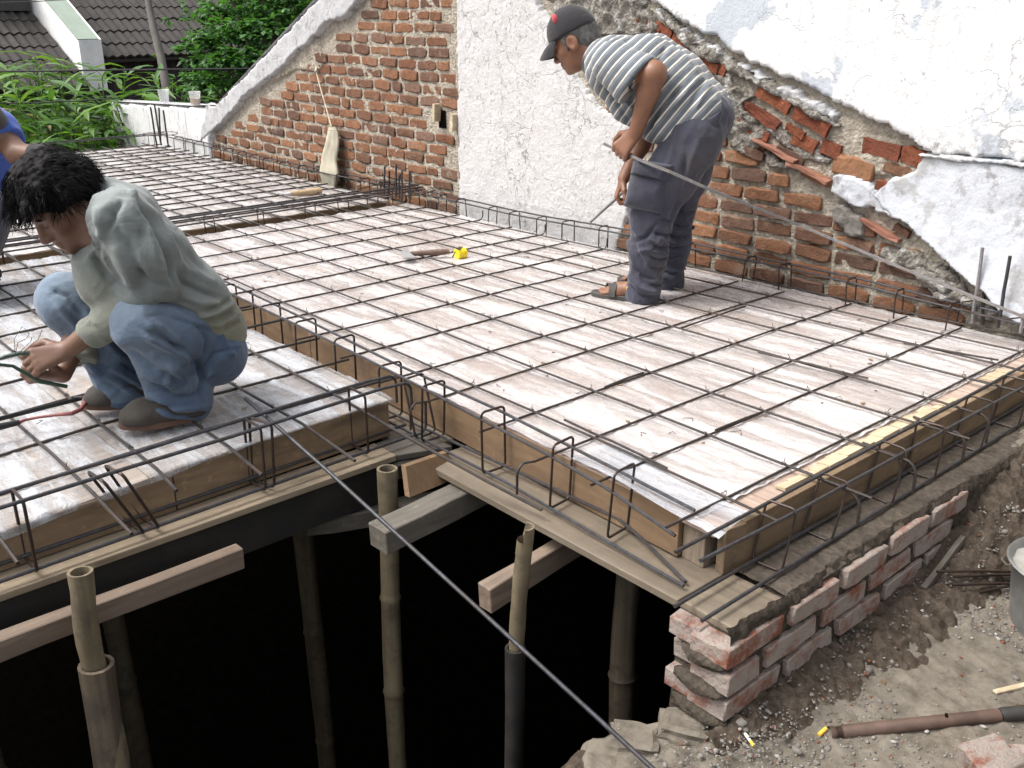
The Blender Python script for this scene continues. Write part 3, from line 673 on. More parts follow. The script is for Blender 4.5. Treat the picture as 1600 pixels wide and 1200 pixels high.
# front cage of the left deck (runs along y)
def lc(y, o): return lerp(-2.40, -2.445, (y-.5)/1.1)-.085*o
st = []
for y, ln, tw in ((.52, 0, .0), (.795, -.45, .1), (.835, -.4, .15), (1.165, .02, .05), (1.185, .05, .25), (1.535, .0, 0.)): st.append(((lc(y, .5), y, -.116), .095, .20, ln, tw))
cage('rebar cage along the front edge of the left deck, below the squatting worker', [[(lc(-.9, 0), -.9, .082), (lc(1.62, 0), 1.62, .085)], [(lc(-.9, 1), -.9, .075), (lc(1.62, 1), 1.62, .085)], [(lc(-.9, 0), -.9, -.108), (lc(1.70, 0), 1.70, -.108)]+[], [(lc(-.9, 1), -.9, -.108), (lc(1.75, 1), 1.75, -.108)]], st, (0, 1, 0), (-2.45, .6, -.12), r=.0055, sr=.0044)
t = [o for o in col.objects if o.name.startswith('rebar_cage')][-1]
for a, h_ in ((lc(1.62, 0), .085), (lc(1.62, 1), .085)):
    e = Vector((a, 1.62, h_)); bar(t, [e]+hook(e+Vector((0, .06, 0)), (0, 1, 0), .06, .035), .0048, 'rebar_cage')
e = Vector((lc(1.70, 0), 1.70, -.108)); bar(t, [e]+hook(e+Vector((.01, .03, 0)), (0, 1, 0), .07, .035, up=True), .0048, 'rebar_cage')
# cage in the channel between left and right decks (runs along x)
sx = [(-5.0, .02), (-4.72, 0), (-4.42, .03), (-4.1, 0), (-3.84, -.03), (-3.70, .02), (-3.46, .0), (-3.2, .06), (-2.92, .02), (-2.64, .04), (-2.40, .06), (-2.44, -.3), (-2.09, -.02), (-1.80, .05), (-1.575, .08)]
st = [((x, 1.783, -.118), .088, .20 if x > -2.7 else .225, l, random.uniform(-.12, .12)) for x, l in sx]
tbz = [(-5.3, 1.84, .10), (-4.4, 1.83, .10), (-3.769, 1.82, .10), (-3.26, 1.82, .088), (-2.66, 1.82, .067), (-2.107, 1.82, .064), (-1.63, 1.82, .042), (-1.36, 1.83, .02)]
tfz = [(-5.3, 1.76, .108), (-3.77, 1.745, .105), (-3.2, 1.742, .098), (-2.648, 1.74, .086), (-2.4, 1.74, .076), (-2.076, 1.74, .06), (-1.81, 1.74, .047), (-1.577, 1.74, .028), (-1.346, 1.74, -.013)]
cage('rebar cage in the channel between the left and right decks', [tbz, tfz, [(-5.3, 1.81, -.112), (-2.6, 1.80, -.112), (-1.62, 1.832, -.11), (-1.50, 1.80, -.112), (-1.30, 1.735, -.122)], [(-5.3, 1.75, -.112), (-2.0, 1.748, -.112), (-1.29, 1.715, -.120)]], st, (1, 0, 0), (-3.2, 1.78, -.12), sr=.0038).location.y -= .020
# cage on the low brick wall at the right (along y)
st = [((-1.213, y, -.122), .084, .165, l, tw) for y, l, tw in ((1.93, .25, .1), (2.16, .35, .0), (2.48, .25, -.1), (2.72, .12, .15), (3.02, .3, .05), (3.30, .2, .0))]
cage('bluish rebar cage lying on top of the low brick wall', [[(-1.176, 1.60, .040), (-1.178, 2.0, .028), (-1.18, 2.6, .026), (-1.18, 3.31, .026), (-1.185, 3.9, .03)], [(-1.245, 1.595, .034), (-1.25, 2.3, .034), (-1.25, 2.9, .036), (-1.255, 3.9, .045)], [(-1.163, 1.605, -.115), (-1.172, 2.2, -.118), (-1.182, 3.4, -.118), (-1.19, 3.9, -.118)], [(-1.240, 1.60, -.112), (-1.245, 2.3, -.118), (-1.256, 3.9, -.118)]], st, (0, 1, 0), (-1.21, 2.6, -.13), r=.0051)
t = [o for o in col.objects if o.name.startswith('rebar_cage')][-1]
for y in (2.21, 2.505, 2.80):
    e = Vector((-1.30, y, .02)); bar(t, [e]+hook(e+Vector((.13, 0, -.005)), (1, 0, 0), .04, .04), .0045, 'rebar_mat')
# wall cage along the old brick wall
def zw(x): return float(np.interp(x, [-9.2, -7, -5.2, -4.2, -3.5, -2.2, -1.4], [.085, .072, .088, .078, .112, .115, .098]))
xs = list(np.linspace(-9.2, -1.15, 26))
w1 = [(x, 3.85+random.uniform(-.003, .003), zw(x)+random.uniform(-.003, .003)) for x in xs]; w2 = [(x, 3.785+random.uniform(-.003, .003), zw(x)-.006+random.uniform(-.003, .003)) for x in xs]
w3 = [(x, 3.85, -.09) for x in xs[::5]]; w4 = [(x, 3.79, -.09) for x in xs[::5]]
st = []
x = -9.0
while x < -1.5:
    st.append(((x, 3.817, -.098), .085, zw(x)+.104, random.uniform(-.12, .12), random.uniform(-.25, .25))); x += random.choice((.27, .22, .33, .05 if random.random() < .3 else .28))
cage('long rebar cage running along the foot of the old brick wall', [w1, w2, w3, w4], st, (1, 0, 0), (-5, 3.82, -.1))
# cross cage between far and right decks
st = [((-5.385, y, -.118), .10, .20, random.uniform(-.08, .08), random.uniform(-.2, .2)) for y in (.72, .78, .84, 1.3, 1.9, 2.42, 2.74, 3.06, 3.32, 3.52)]
cage('rebar cage crossing the deck between the far and right formwork', [[(-5.34, -1.4, .088), (-5.34, 3.9, .092)], [(-5.43, -1.4, .088), (-5.43, 3.9, .092)], [(-5.385, -1.4, .098), (-5.37, 3.88, .10)], [(-5.34, -1.4, -.112), (-5.34, 3.8, -.112)], [(-5.43, -1.4, -.112), (-5.43, 3.8, -.112)], [(-5.25, .2, .07), (-5.28, 3.86, .085)]], st, (0, 1, 0), (-5.38, 1.4, -.12))
# cage at the far end
st = [((-9.33, y, -.118), .10, .20, 0, random.uniform(-.2, .2)) for y in (2.0, 2.35, 2.6, 3.05, 3.4, 3.7)]
cage('rebar cage at the far end of the deck before the garden', [[(-9.28, -1, .085), (-9.28, 3.85, .09)], [(-9.38, -1, .085), (-9.38, 3.85, .09)], [(-9.28, -1, -.02), (-9.28, 3.85, -.02)], [(-9.38, -1, -.1), (-9.38, 3.8, -.1)]], st, (0, 1, 0), (-9.33, 1.5, -.12))
# column starter bars
def starters(label, pts, r, loc):
    t = thing('starter_bars', label, 'column bars', loc)
    for b, a, mt in pts: bar(t, bar_pts(b, a, 4, .002), r, mt)
    for h in (.02,):
        c = Vector((0, 0, 0))
        for b, a, mt in pts: c += Vector(b).lerp(Vector(a), .3)
        c /= len(pts)
        ext = max((Vector(b).lerp(Vector(a), .3)-c).length for b, a, mt in pts)
        MB().tube([c+Vector((math.cos(k*.785)*ext*.9, math.sin(k*.785)*ext*.9, 0)) for k in range(9)], .003, 5).build('column_link', M['stirrup'], t)
    return t
starters('three bars standing at the right end of the wall, one splashed with cement', [((-1.602,3.83,0.0398), (-1.611,3.83,0.342), 'rebar_grey'), ((-1.578,3.87,0.0292), (-1.617,3.87,0.3322), 'rebar_mat'), ((-1.491,3.8,0.0542), (-1.492,3.8,0.3356), 'rebar_cage'), ((-1.391,3.76,0.0663), (-1.391,3.76,0.1414), 'rebar_grey')], .0068, (-1.6, 3.8, -.1))
starters('cluster of short upright bars before the brick wall where the cages meet', [((-5.501,3.7,0.0337), (-5.478,3.7,0.2296), 'rebar_cage'), ((-5.529,3.76,0.0272), (-5.516,3.76,0.19), 'rebar_mat'), ((-5.476,3.78,0.0191), (-5.46,3.78,0.2362), 'rebar_cage'), ((-5.267,3.66,0.0535), (-5.256,3.66,0.2019), 'rebar_mat'), ((-5.183,3.62,0.0453), (-5.169,3.62,0.2444), 'rebar_cage'), ((-5.07,3.6,0.0634), (-5.058,3.6,0.2553), 'rebar_mat')], .0066, (-5.35, 3.7, -.1))
starters('four leaning upright bars in the far corner before the low white wall', [((-9.02,3.62,0.0237), (-9.054,3.62,0.365), 'rebar_mat'), ((-9.113,3.7,0.0136), (-9.157,3.7,0.3756), 'rebar_cage'), ((-9.02,3.66,0.0546), (-8.966,3.66,0.3631), 'rebar_mat'), ((-8.81,3.64,0.0368), (-8.825,3.64,0.3522), 'rebar_cage')], .008, (-9.15, 3.65, 0))
# loose bars
def loose(name, label, pts, r, mat, cat='rebar', n=8): return tag(MB().tube(pts, r, n).build(name, M[mat], smooth=True), label, cat)
loose('loose_bar', 'long single rod slanting across the open pit to the bottom edge', [(-2.624,1.227,0.1),(-2.244,1.273,-0.0182),(-1.864,1.319,-0.1465),(-1.484,1.365,-0.2757),(-1.104,1.411,-0.405)], .0058, 'rebar_cage')

# ================================================================ OLD WALL
WY = 3.92
def inpoly(px, pz, poly):
    poly = np.asarray(poly, float); ins = np.zeros(px.shape, bool); dmin = np.full(px.shape, 9.)
    n = len(poly)
    for i in range(n):
        (x0, z0), (x1, z1) = poly[i], poly[(i+1) % n]
        c = (z0 > pz) != (z1 > pz); xx = x0+(pz-z0)*(x1-x0)/((z1-z0) if z1 != z0 else 1e-9); ins ^= c & (px < xx)
        t = np.clip(((px-x0)*(x1-x0)+(pz-z0)*(z1-z0))/((x1-x0)**2+(z1-z0)**2+1e-12), 0, 1)
        dmin = np.minimum(dmin, np.hypot(px-x0-t*(x1-x0), pz-z0-t*(z1-z0)))
    return np.where(ins, dmin, -dmin)
def relief(name, poly, th, res, amp, mat, parent, jag=.02, jf=14, af=20, seed=0, y0=WY, edge=.012, thf=None, clean=0, kind=None, oct=4):
    """irregular coat of plaster or mortar on the wall: a height field over an outline with ragged edges and real thickness"""
    poly = np.asarray(poly, float); lo = poly.min(0)-.03; hi = poly.max(0)+.03
    xs = np.arange(lo[0], hi[0], res); zs = np.arange(lo[1], hi[1], res); X_, Z_ = np.meshgrid(xs, zs, indexing='ij')
    P = np.stack([X_, Z_*0+seed*3.1, Z_], -1); sd_ = inpoly(X_, Z_, poly)
    sd_ = sd_+jag*vnoise(P, jf, 4, seed)
    if clean: sd_ = np.where(Z_ > clean, np.maximum(sd_, .05), sd_)
    t_ = thf(X_, Z_) if thf is not None else th
    h = (t_+amp*vnoise(P, af, oct, seed+5))*np.clip(sd_/edge, 0, 1)**.5
    ok = sd_ > -res*.2; cell = ok[:-1, :-1] & ok[1:, :-1] & ok[1:, 1:] & ok[:-1, 1:]
    used = np.zeros(X_.shape, bool)
    for a in (slice(None, -1), slice(1, None)):
        for b in (slice(None, -1), slice(1, None)): used[a, b] |= cell
    # border vertices drop back to the wall
    full = np.zeros(X_.shape, int)
    for a in (slice(None, -1), slice(1, None)):
        for b in (slice(None, -1), slice(1, None)): full[a, b] += cell
    h = np.where(used & (full < 4), -.004, h)
    I = -np.ones(X_.shape, int); I[used] = np.arange(used.sum())
    V = np.stack([X_, y0-h, Z_], -1)[used]
    jx = vnoise(V, 61, 1, 3)*res*.3; jz = vnoise(V, 57, 1, 4)*res*.3; V[:, 0] += jx; V[:, 2] += jz
    Fq = np.stack([I[:-1, :-1], I[1:, :-1], I[1:, 1:], I[:-1, 1:]], -1)[cell]
    o = link(name, npmesh(name, V, Fq, mat), parent)
    if kind: o['kind'] = kind
    return o
def wp(pts): return [(p[0], p[2]) for p in pts]
bw = thing('brick_wall', 'old tall gable wall of worn brick with patches of white plaster behind the decks', 'wall', (-5, WY, -.2))
prof = [(-10.78, -1.4), (-9.5, -1.4), (-9.5, -.24), (3.2, -.24), (3.2, 3.0), (-4.2, 3.0), (-4.95, 1.98), (-6.47, 1.27), (-8.26, .405), (-8.6, .37), (-10.745, .29)]
m = MB(); n = len(prof); th = .14
m.v = [(x, WY, z) for x, z in prof]+[(x, WY+th, z) for x, z in prof]
m.f = [tuple(range(n))[::-1], tuple(range(n, 2*n))]+[(i, (i+1) % n, n+(i+1) % n, n+i) for i in range(n)]
m.build('wall_core', M['mortar'], bw)
# mortar bed with relief behind the bricks
pl = [(-8.55, -.2), (-8.62, .12)]+wp([(-8.453,3.92,0.1254),(-7.161,3.92,0.6785),(-6.034,3.92,1.17),(-5.711,3.92,1.402)])+[(-4.90, 1.6), (-4.90, -.2)]
relief('mortar_bed', pl, .007, .017, .011, M['mortar'], bw, af=18, seed=1)
pr = wp([(-4.252,3.92,1.34),(-3.465,3.92,1.254),(-3.094,3.92,1.064),(-2.687,3.92,0.9164),(-2.351,3.92,0.8018),(-1.928,3.92,0.6524),(-1.924,3.92,0.6325),(-2.045,3.92,0.5147),(-2.029,3.92,0.4103),(-1.678,3.92,0.2567),(-1.39,3.92,0.0323)])+[(-1.2, -.2), (-4.2, -.2), (-3.9, .5)]
relief('mortar_bed', pr, .007, .018, .011, M['mortar'], bw, af=18, seed=2)
# bricks
def brick_mesh(seed, mat, rough=.0045, bev=.006):
    bm = bmesh.new(); bmesh.ops.create_cube(bm, size=1); bm.verts.ensure_lookup_table()
    bmesh.ops.scale(bm, vec=(.198, .11, .056), verts=bm.verts)
    bmesh.ops.subdivide_edges(bm, edges=[e for e in bm.edges if abs((e.verts[0].co-e.verts[1].co).x) > .1], cuts=3)
    rr = random.Random(seed)
    for v in bm.verts:
        if abs(v.co.x) > .09: v.co.z *= rr.uniform(.82, 1.02); v.co.x *= rr.uniform(.95, 1.02)
        v.co += Vector((rr.uniform(-1, 1), rr.uniform(-1, 1), rr.uniform(-1, 1)))*rough
    if bev: bmesh.ops.bevel(bm, geom=[e for e in bm.edges if e.calc_face_angle(0) > .7], offset=bev, segments=1, affect='EDGES', clamp_overlap=True)
    me = bpy.data.meshes.new('brick'); bm.to_mesh(me); bm.free(); me.materials.append(mat)
    for p in me.polygons: p.use_smooth = True
    me.set_sharp_from_angle(angle=R(38)); return me
A0 = np.array([.198, .11, .056])
BM = [brick_mesh(i, M['old_brick']) for i in range(8)]; BR = []
for i in range(5):
    bm = bmesh.new(); bmesh.ops.create_cube(bm, size=1); bmesh.ops.subdivide_edges(bm, edges=bm.edges, cuts=5, use_grid_fill=True); cs = np.array([v.co for v in bm.verts])*A0; n1 = np.stack([vnoise(cs+k*7.7+i, 22, 4, i+k) for k in range(3)], -1)
    for v, q, n_ in zip(bm.verts, cs, n1): v.co = Vector(q+n_*np.array([.016, .014, .012]))
    me = bpy.data.meshes.new('broken_brick'); bm.to_mesh(me); bm.free(); me.materials.append(M['red_brick']); BR.append(me); BF = [brick_mesh(40+i, M['fresh_brick'], .002, .003) for i in range(6)]
def lay(poly, zs, pitch, parent, x0, x1, skip=None, marg=.03, prud=(.010, .02)):
    for k, z in enumerate(zs):
        x = x0-random.uniform(0, .12)-(k % 2)*.105
        while x < x1:
            L = random.choice((1., 1., 1., 1., .97, .93, .55)) if random.random() < .5 else random.uniform(.93, 1.0)
            w = .198*L; cx = x+w/2
            s1 = inpoly(np.array([cx-w*.35, cx, cx+w*.35]), np.array([z]*3), poly)
            if (s1 > marg).all() and not (skip and skip(cx, z)):
                link('brick', random.choice(BM), parent, (cx, WY+.055-random.uniform(*prud), z+random.uniform(-.004, .004)), (random.uniform(-.02, .02), random.uniform(-.022, .022), random.uniform(-.012, .012)), (L, 1, random.uniform(.92, 1.08)))
            x += w+random.uniform(.016, .026)
holes = [(-5.14, .595), (-4.98, .53)]
def skipL(x, z): return (abs(x+5.13) < .13 and abs(z-.56) < .075)
zsL = [1.157-.0733*k+.0 for k in range(-8, 18)]
lay(pl, zsL, .0733, bw, -8.7, -4.9, skipL)
# right field: courses drop slightly, up to the broken diagonal
prb = wp([(-4.017,3.92,0.9584),(-3.659,3.92,0.8698),(-3.154,3.92,0.8645),(-2.882,3.92,0.7788),(-2.544,3.92,0.5516),(-2.299,3.92,0.4046),(-1.952,3.92,0.2741),(-1.656,3.92,0.1241),(-1.484,3.92,0.0095)])+[(-1.5, -.2), (-4.2, -.2), (-3.75, .5)]
pp_ = wp([(-4.94,3.92,1.456),(-4.202,3.92,1.434),(-4.22,3.92,1.242),(-4.086,3.92,1.113),(-3.912,3.92,0.8839),(-3.745,3.92,0.7298),(-3.531,3.92,0.6484),(-3.434,3.92,0.4374),(-3.487,3.92,0.1974),(-3.567,3.92,-0.0236)])+[(-3.4, -.2), (-4.955, -.2)]
def skipR(x, z): return float(inpoly(np.array([x-.09]), np.array([z]), pp_)[0]) > .05
lay(prb, [.545-.0752*k for k in range(-5, 10)], .075, bw, -4.1, -1.4, skipR, .010, (.014, .030))
# diagonal rows of broken red bricks following the old roof line
def tilted(p, q, n, th=.056, meshes=BR, skip=(), d=.02):
    p, q = Vector(p), Vector(q); a = math.atan2((q-p).z, (q-p).x)
    for i in range(n):
        if i in skip: continue
        c = p.lerp(q, (i+.5)/n); L = (q-p).length/n/.198*.9
        link('brick', random.choice(meshes), bw, (c.x, WY+.055-d-random.uniform(0, .012), c.z), (random.uniform(-.05, .05), -a+random.uniform(-.05, .05), random.uniform(-.05, .05)), (L, 1, th/.056*random.uniform(.85, 1.1)))
tilted((-3.524,3.92,1.186), (-3.148,3.92,1.017), 3, .05); tilted((-3.175,3.92,1.016), (-2.933,3.92,0.9273), 2, .05, skip=(0,)); tilted((-2.763,3.92,0.8655), (-2.357,3.92,0.7081), 2, .062)
tilted((-2.829,3.92,0.7825), (-2.609,3.92,0.7059), 1, .055); tilted((-2.558,3.92,0.6684), (-2.423,3.92,0.6286), 1, .05); tilted((-2.827,3.92,0.6935), (-2.674,3.92,0.6494), 1, .04)
tilted((-2.405,3.92,0.6413), (-2.302,3.92,0.6189), 1, .055); tilted((-2.212,3.92,0.6653), (-2.031,3.92,0.6468), 1, .06); tilted((-2.031,3.92,0.6468), (-1.924,3.92,0.6325), 1, .075)
tilted((-2.352,3.92,0.5727), (-2.124,3.92,0.5634), 1, .085, BM); tilted((-2.114,3.92,0.591), (-1.952,3.92,0.5679), 1, .06, BM); tilted((-2.125,3.92,0.5099), (-2.006,3.92,0.4802), 1, .055)
tilted((-3.5,3.92,1.151), (-3.331,3.92,1.088), 1, .03); tilted((-3.405,3.92,1.093), (-3.239,3.92,1.037), 1, .03, BM)
tilted((-2.646,3.92,0.6122), (-2.473,3.92,0.5623), 1, .05, BM); tilted((-2.495,3.92,0.5316), (-2.331,3.92,0.484), 1, .05, BM); tilted((-2.242,3.92,0.2609), (-2.097,3.92,0.2294), 1, .055, BM); tilted((-2.047,3.92,0.2105), (-1.903,3.92,0.1767), 1, .05, BM); tilted((-1.891,3.92,0.1018), (-1.755,3.92,0.0813), 1, .055, BM); tilted((-2.827,3.92,0.5885), (-2.682,3.92,0.5626), 1, .05, BM); tilted((-2.325,3.92,0.6057), (-2.214,3.92,0.5692), 1, .05, BM); tilted((-3.094,3.92,0.978), (-2.978,3.92,0.9311), 1, .045); tilted((-2.915,3.92,0.7389), (-2.81,3.92,0.7064), 1, .05); tilted((-2.59,3.92,0.7131), (-2.487,3.92,0.6776), 1, .035)
tilted((-2.179,3.92,0.4706), (-2.097,3.92,0.433), 1, .05); tilted((-2.021,3.92,0.3523), (-1.938,3.92,0.3279), 1, .04, BM); tilted((-1.703,3.92,0.0925), (-1.597,3.92,0.0786), 1, .05, BM)
# broken thin tile edges sticking out below
for a, b in ([(-2.74,3.92,0.6434),(-2.512,3.92,0.5636)], [(-2.551,3.92,0.5565),(-2.336,3.92,0.4973)], [(-2.164,3.92,0.3631),(-1.978,3.92,0.2968)]):
    a, b = Vector(a), Vector(b); MB().beam(a-Vector((0, .02, 0)), b-Vector((0, .02, 0)), .07, .014, seg=4, chip=.006).build('broken_tile', M['terracotta'], bw)
# rough mortar lumps of the broken band
relief('mortar_lump', wp([(-4.2,3.92,1.307),(-3.509,3.92,1.298),(-3.332,3.92,1.108),(-3.411,3.92,1.057),(-3.805,3.92,1.054),(-4.047,3.92,1.146)]), .04, .009, .05, M['mortar_lump'], bw, jag=.05, edge=.02, oct=6, seed=11, af=16)
relief('mortar_lump', wp([(-3.509,3.92,1.283),(-3.257,3.92,1.167),(-3.056,3.92,1.053),(-2.721,3.92,0.9148),(-2.413,3.92,0.8028),(-2.282,3.92,0.7384),(-2.339,3.92,0.7096),(-2.608,3.92,0.8113),(-2.895,3.92,0.9064),(-3.167,3.92,1.016)]), .04, .009, .045, M['mortar_lump'], bw, jag=.03, edge=.02, oct=6, seed=12, af=18)
relief('mortar_lump', wp([(-3.163,3.92,0.9669),(-2.896,3.92,0.9121),(-2.746,3.92,0.8302),(-2.847,3.92,0.7813),(-2.659,3.92,0.6678),(-2.786,3.92,0.5398),(-2.946,3.92,0.6719)]), .04, .009, .045, M['mortar_lump'], bw, jag=.04, edge=.02, oct=6, seed=13, af=18)
relief('mortar_lump', wp([(-2.815,3.92,0.826),(-2.56,3.92,0.6905),(-2.357,3.92,0.6132),(-2.27,3.92,0.6491),(-2.35,3.92,0.5537),(-2.547,3.92,0.5768),(-2.769,3.92,0.7155)]), .018, .010, .012, M['mortar_lump'], bw, jag=.03, seed=14)
relief('mortar_lump', wp([(-2.328,3.92,0.3892),(-2.238,3.92,0.4186),(-2.133,3.92,0.354),(-2.141,3.92,0.2889),(-2.202,3.92,0.262),(-2.287,3.92,0.3162)]), .045, .010, .02, M['concrete_edge'], bw, jag=.03, seed=15)
relief('mortar_lump', wp([(-2.687,3.92,0.6138),(-2.525,3.92,0.5339),(-2.539,3.92,0.5095),(-2.691,3.92,0.5151)]), .03, .010, .02, M['mortar_lump'], bw, jag=.03, seed=16)
relief('mortar_lump', wp([(-2.027,3.92,0.2968),(-1.866,3.92,0.2622),(-1.72,3.92,0.196),(-1.521,3.92,0.0798),(-1.589,3.92,0.0375),(-1.781,3.92,0.0755),(-1.938,3.92,0.181),(-2.061,3.92,0.2275)]), .05, .009, .06, M['mortar_lump'], bw, jag=.05, edge=.02, oct=6, seed=17)
relief('mortar_lump', wp([(-1.913,3.92,0.2075),(-1.803,3.92,0.212),(-1.688,3.92,0.16),(-1.733,3.92,0.1131),(-1.875,3.92,0.1384)]), .07, .011, .02, M['mortar_lump'], bw, jag=.02, seed=18)
relief('mortar_lump', wp([(-2.21,3.92,0.6497),(-1.953,3.92,0.6421),(-1.937,3.92,0.5413),(-2.048,3.92,0.5354),(-2.351,3.92,0.5646),(-2.355,3.92,0.5971)]), .02, .010, .012, M['mortar'], bw, jag=.025, seed=19)
relief('mortar_lump', wp([(-6.825,3.92,0.9805),(-6.548,3.92,1.03),(-6.47,3.92,0.8233),(-6.586,3.92,0.7386),(-6.859,3.92,0.7533),(-7.267,3.92,0.6492),(-7.36,3.92,0.7022)]), .02, .014, .02, M['mortar'], bw, jag=.03, seed=20)
relief('plaster_crust', wp([(-3.473,3.92,1.251),(-3.256,3.92,1.153),(-3.056,3.92,1.053),(-2.704,3.92,0.9211),(-2.509,3.92,0.8555),(-2.324,3.92,0.7826),(-2.344,3.92,0.7493),(-2.543,3.92,0.821),(-2.754,3.92,0.9022),(-3.091,3.92,1.03),(-3.294,3.92,1.129)]), .035, .008, .03, M['coping_plaster'], bw, jag=.05, jf=20, seed=31, edge=.02, oct=5)
relief('plaster_crust', wp([(-2.037,3.92,0.2676),(-1.893,3.92,0.2548),(-1.718,3.92,0.1806),(-1.547,3.92,0.0845),(-1.567,3.92,0.0535),(-1.765,3.92,0.1442),(-1.944,3.92,0.2237)]), .04, .008, .03, M['mortar_lump'], bw, jag=.04, jf=20, seed=32, edge=.02, oct=5)
# plaster coats
relief('plaster_patch', wp([(-4.94,3.92,1.456),(-4.202,3.92,1.434),(-4.22,3.92,1.242),(-4.086,3.92,1.113),(-3.912,3.92,0.8839),(-3.745,3.92,0.7298),(-3.531,3.92,0.6484),(-3.434,3.92,0.4374),(-3.487,3.92,0.1974),(-3.567,3.92,-0.0236)])+[(-3.4, -.2), (-4.955, -.2)], .03, .0125, .005, M['rough_plaster'], bw, jag=.014, seed=21, jf=20)
relief('plaster_edge', wp([(-5.001,3.92,1.457),(-4.892,3.92,1.454),(-4.934,3.92,-0.0141),(-4.987,3.92,-0.0218),(-4.949,3.92,0.5805),(-5.006,3.92,0.9548)]), .018, .012, .012, M['mortar'], bw, jag=.02, seed=22)
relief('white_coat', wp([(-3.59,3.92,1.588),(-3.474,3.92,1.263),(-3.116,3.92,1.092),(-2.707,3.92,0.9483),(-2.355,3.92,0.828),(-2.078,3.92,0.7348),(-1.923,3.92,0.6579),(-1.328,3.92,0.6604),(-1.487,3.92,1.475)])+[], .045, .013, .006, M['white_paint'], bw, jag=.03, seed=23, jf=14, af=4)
relief('lower_coat', wp([(-1.923,3.92,0.6579),(-1.329,3.92,0.6693),(-1.176,3.92,-0.1179),(-1.472,3.92,0.0856),(-1.726,3.92,0.2268),(-1.951,3.92,0.3631),(-2.074,3.92,0.4173),(-2.12,3.92,0.473),(-2.045,3.92,0.5542),(-1.957,3.92,0.5982)]), .05, .0075, .012, M['lower_paint'], bw, jag=.02, seed=24, af=7, thf=lambda x, z: .05+.05*np.clip((-1.55-x)/.5, -1, 1)*0+.05*np.exp(-((z-.05)/.25)**2))
relief('plaster_patch', wp([(-2.328,3.92,0.5287),(-2.211,3.92,0.5533),(-2.125,3.92,0.5099),(-2.002,3.92,0.4144),(-2.01,3.92,0.3729),(-2.11,3.92,0.404),(-2.175,3.92,0.4),(-2.254,3.92,0.422),(-2.318,3.92,0.4524)]), .05, .008, .012, M['lower_paint'], bw, jag=.02, seed=25, jf=24)
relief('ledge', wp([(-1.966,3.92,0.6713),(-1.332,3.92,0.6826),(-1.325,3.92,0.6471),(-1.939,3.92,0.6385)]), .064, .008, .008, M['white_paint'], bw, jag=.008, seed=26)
# sloping coping of thick plaster on the left gable, running on into the low white wall
m = MB(); pts = [(-8.75, .385), (-8.26, .42), (-6.47, 1.28), (-4.9, 2.03)]
relief('coping', wp([(-8.693,3.92,0.0412),(-8.443,3.92,0.4268),(-8.259,3.92,0.423),(-6.447,3.92,1.269),(-6.004,3.92,1.467),(-5.639,3.92,1.401),(-6.066,3.92,1.161),(-6.368,3.92,1.093),(-6.665,3.92,0.9488),(-7.101,3.92,0.7426),(-7.659,3.92,0.5288),(-8.244,3.92,0.2258)]), .055, .013, .006, M['coping_plaster'], bw, jag=.022, seed=27, jf=11, edge=.006)
m = MB()
for (x0, z0), (x1, z1) in zip(pts[:-1], pts[1:]):
    m.add([(x0, WY-.05, z0), (x1, WY-.05, z1), (x1, WY+.145, z1), (x0, WY+.145, z0)], [(0, 1, 2, 3)])
m.build('coping_top', M['coping_plaster'], bw)
relief('low_wall_coat', [(-10.76, -.6), (-8.45, -.6), (-8.45, .05), (-8.30, .40), (-8.75, .38), (-10.735, .29)], .05, .022, .005, M['low_wall_paint'], bw, jag=.004, seed=28)
m = MB(); m.add([(-10.75, WY-.05, .294), (-8.70, WY-.05, .384), (-8.70, WY+.15, .384), (-10.75, WY+.15, .294)], [(0, 1, 2, 3)]); m.build('low_wall_top', M['coping_plaster'], bw)
# wedges in the putlog holes
wd = MB().beam((-5.135,3.88,0.6393), (-5.14,3.88,0.5295), .05, .022, up=(1, 0, 0), seg=2, chip=.002).build('wooden_wedge', M['pale_timber'], bevel=.001); tag(wd, 'thin pale wedge stuck in the hole of the brick wall, left of two', 'wedge')
wd = MB().beam((-4.955,3.88,0.5903), (-4.965,3.88,0.4855), .05, .03, up=(1, 0, 0), seg=2, chip=.002).build('wooden_wedge', M['pale_timber'], bevel=.001); tag(wd, 'stubby pale wedge in the brick wall touching the plaster column', 'wedge')
MB().box((-5.115, WY-.0125, .545), (.07, .004, .11)).build('putlog_hole_shade', M['shade_black'], bw)  # dark plate paints the shade of the hole onto the wall
# canvas bag on its string
cb = thing('canvas_bag', 'limp beige canvas bag hanging on a string against the brick wall', 'bag', (-6.42, 3.86, 0))
V = []; n = 24; rows = 30
top = Vector((-6.347,3.85,0.3997)); bot = Vector((-6.394,3.83,-0.0261))
for i in range(rows):
    t = i/(rows-1); c = top.lerp(bot, t); w = np.interp(t, [0, .06, .2, .6, .78, .86, 1], [.035, .05, .068, .085, .105, .095, .085]); d = np.interp(t, [0, .1, .6, .8, 1], [.015, .025, .04, .05, .025])
    for k in range(n):
        a = 2*math.pi*k/n; f = 1+.22*math.sin(3*a+1+t*2)*min(1, t*4)+.10*math.sin(7*a+t*6); V.append((c.x+math.cos(a)*w*f+.012*math.sin(t*9), c.y+math.sin(a)*d*f, c.z))
Fq = [(i*n+k, i*n+(k+1) % n, (i+1)*n+(k+1) % n, (i+1)*n+k) for i in range(rows-1) for k in range(n)]
link('bag_body', npmesh('bag_body', V, Fq, M['canvas']), cb)
MB().tube([(-6.569,3.88,0.7677),(-6.512,3.87,0.6688),(-6.427,3.86,0.5184),(-6.356,3.85,0.3989)], .0045, 6).build('string', M['string'], cb)
MB().tube([top+Vector((math.cos(k*.785)*.045, math.sin(k*.785)*.02, -.02)) for k in range(9)], .006, 6).build('drawstring', M['canvas'], cb)
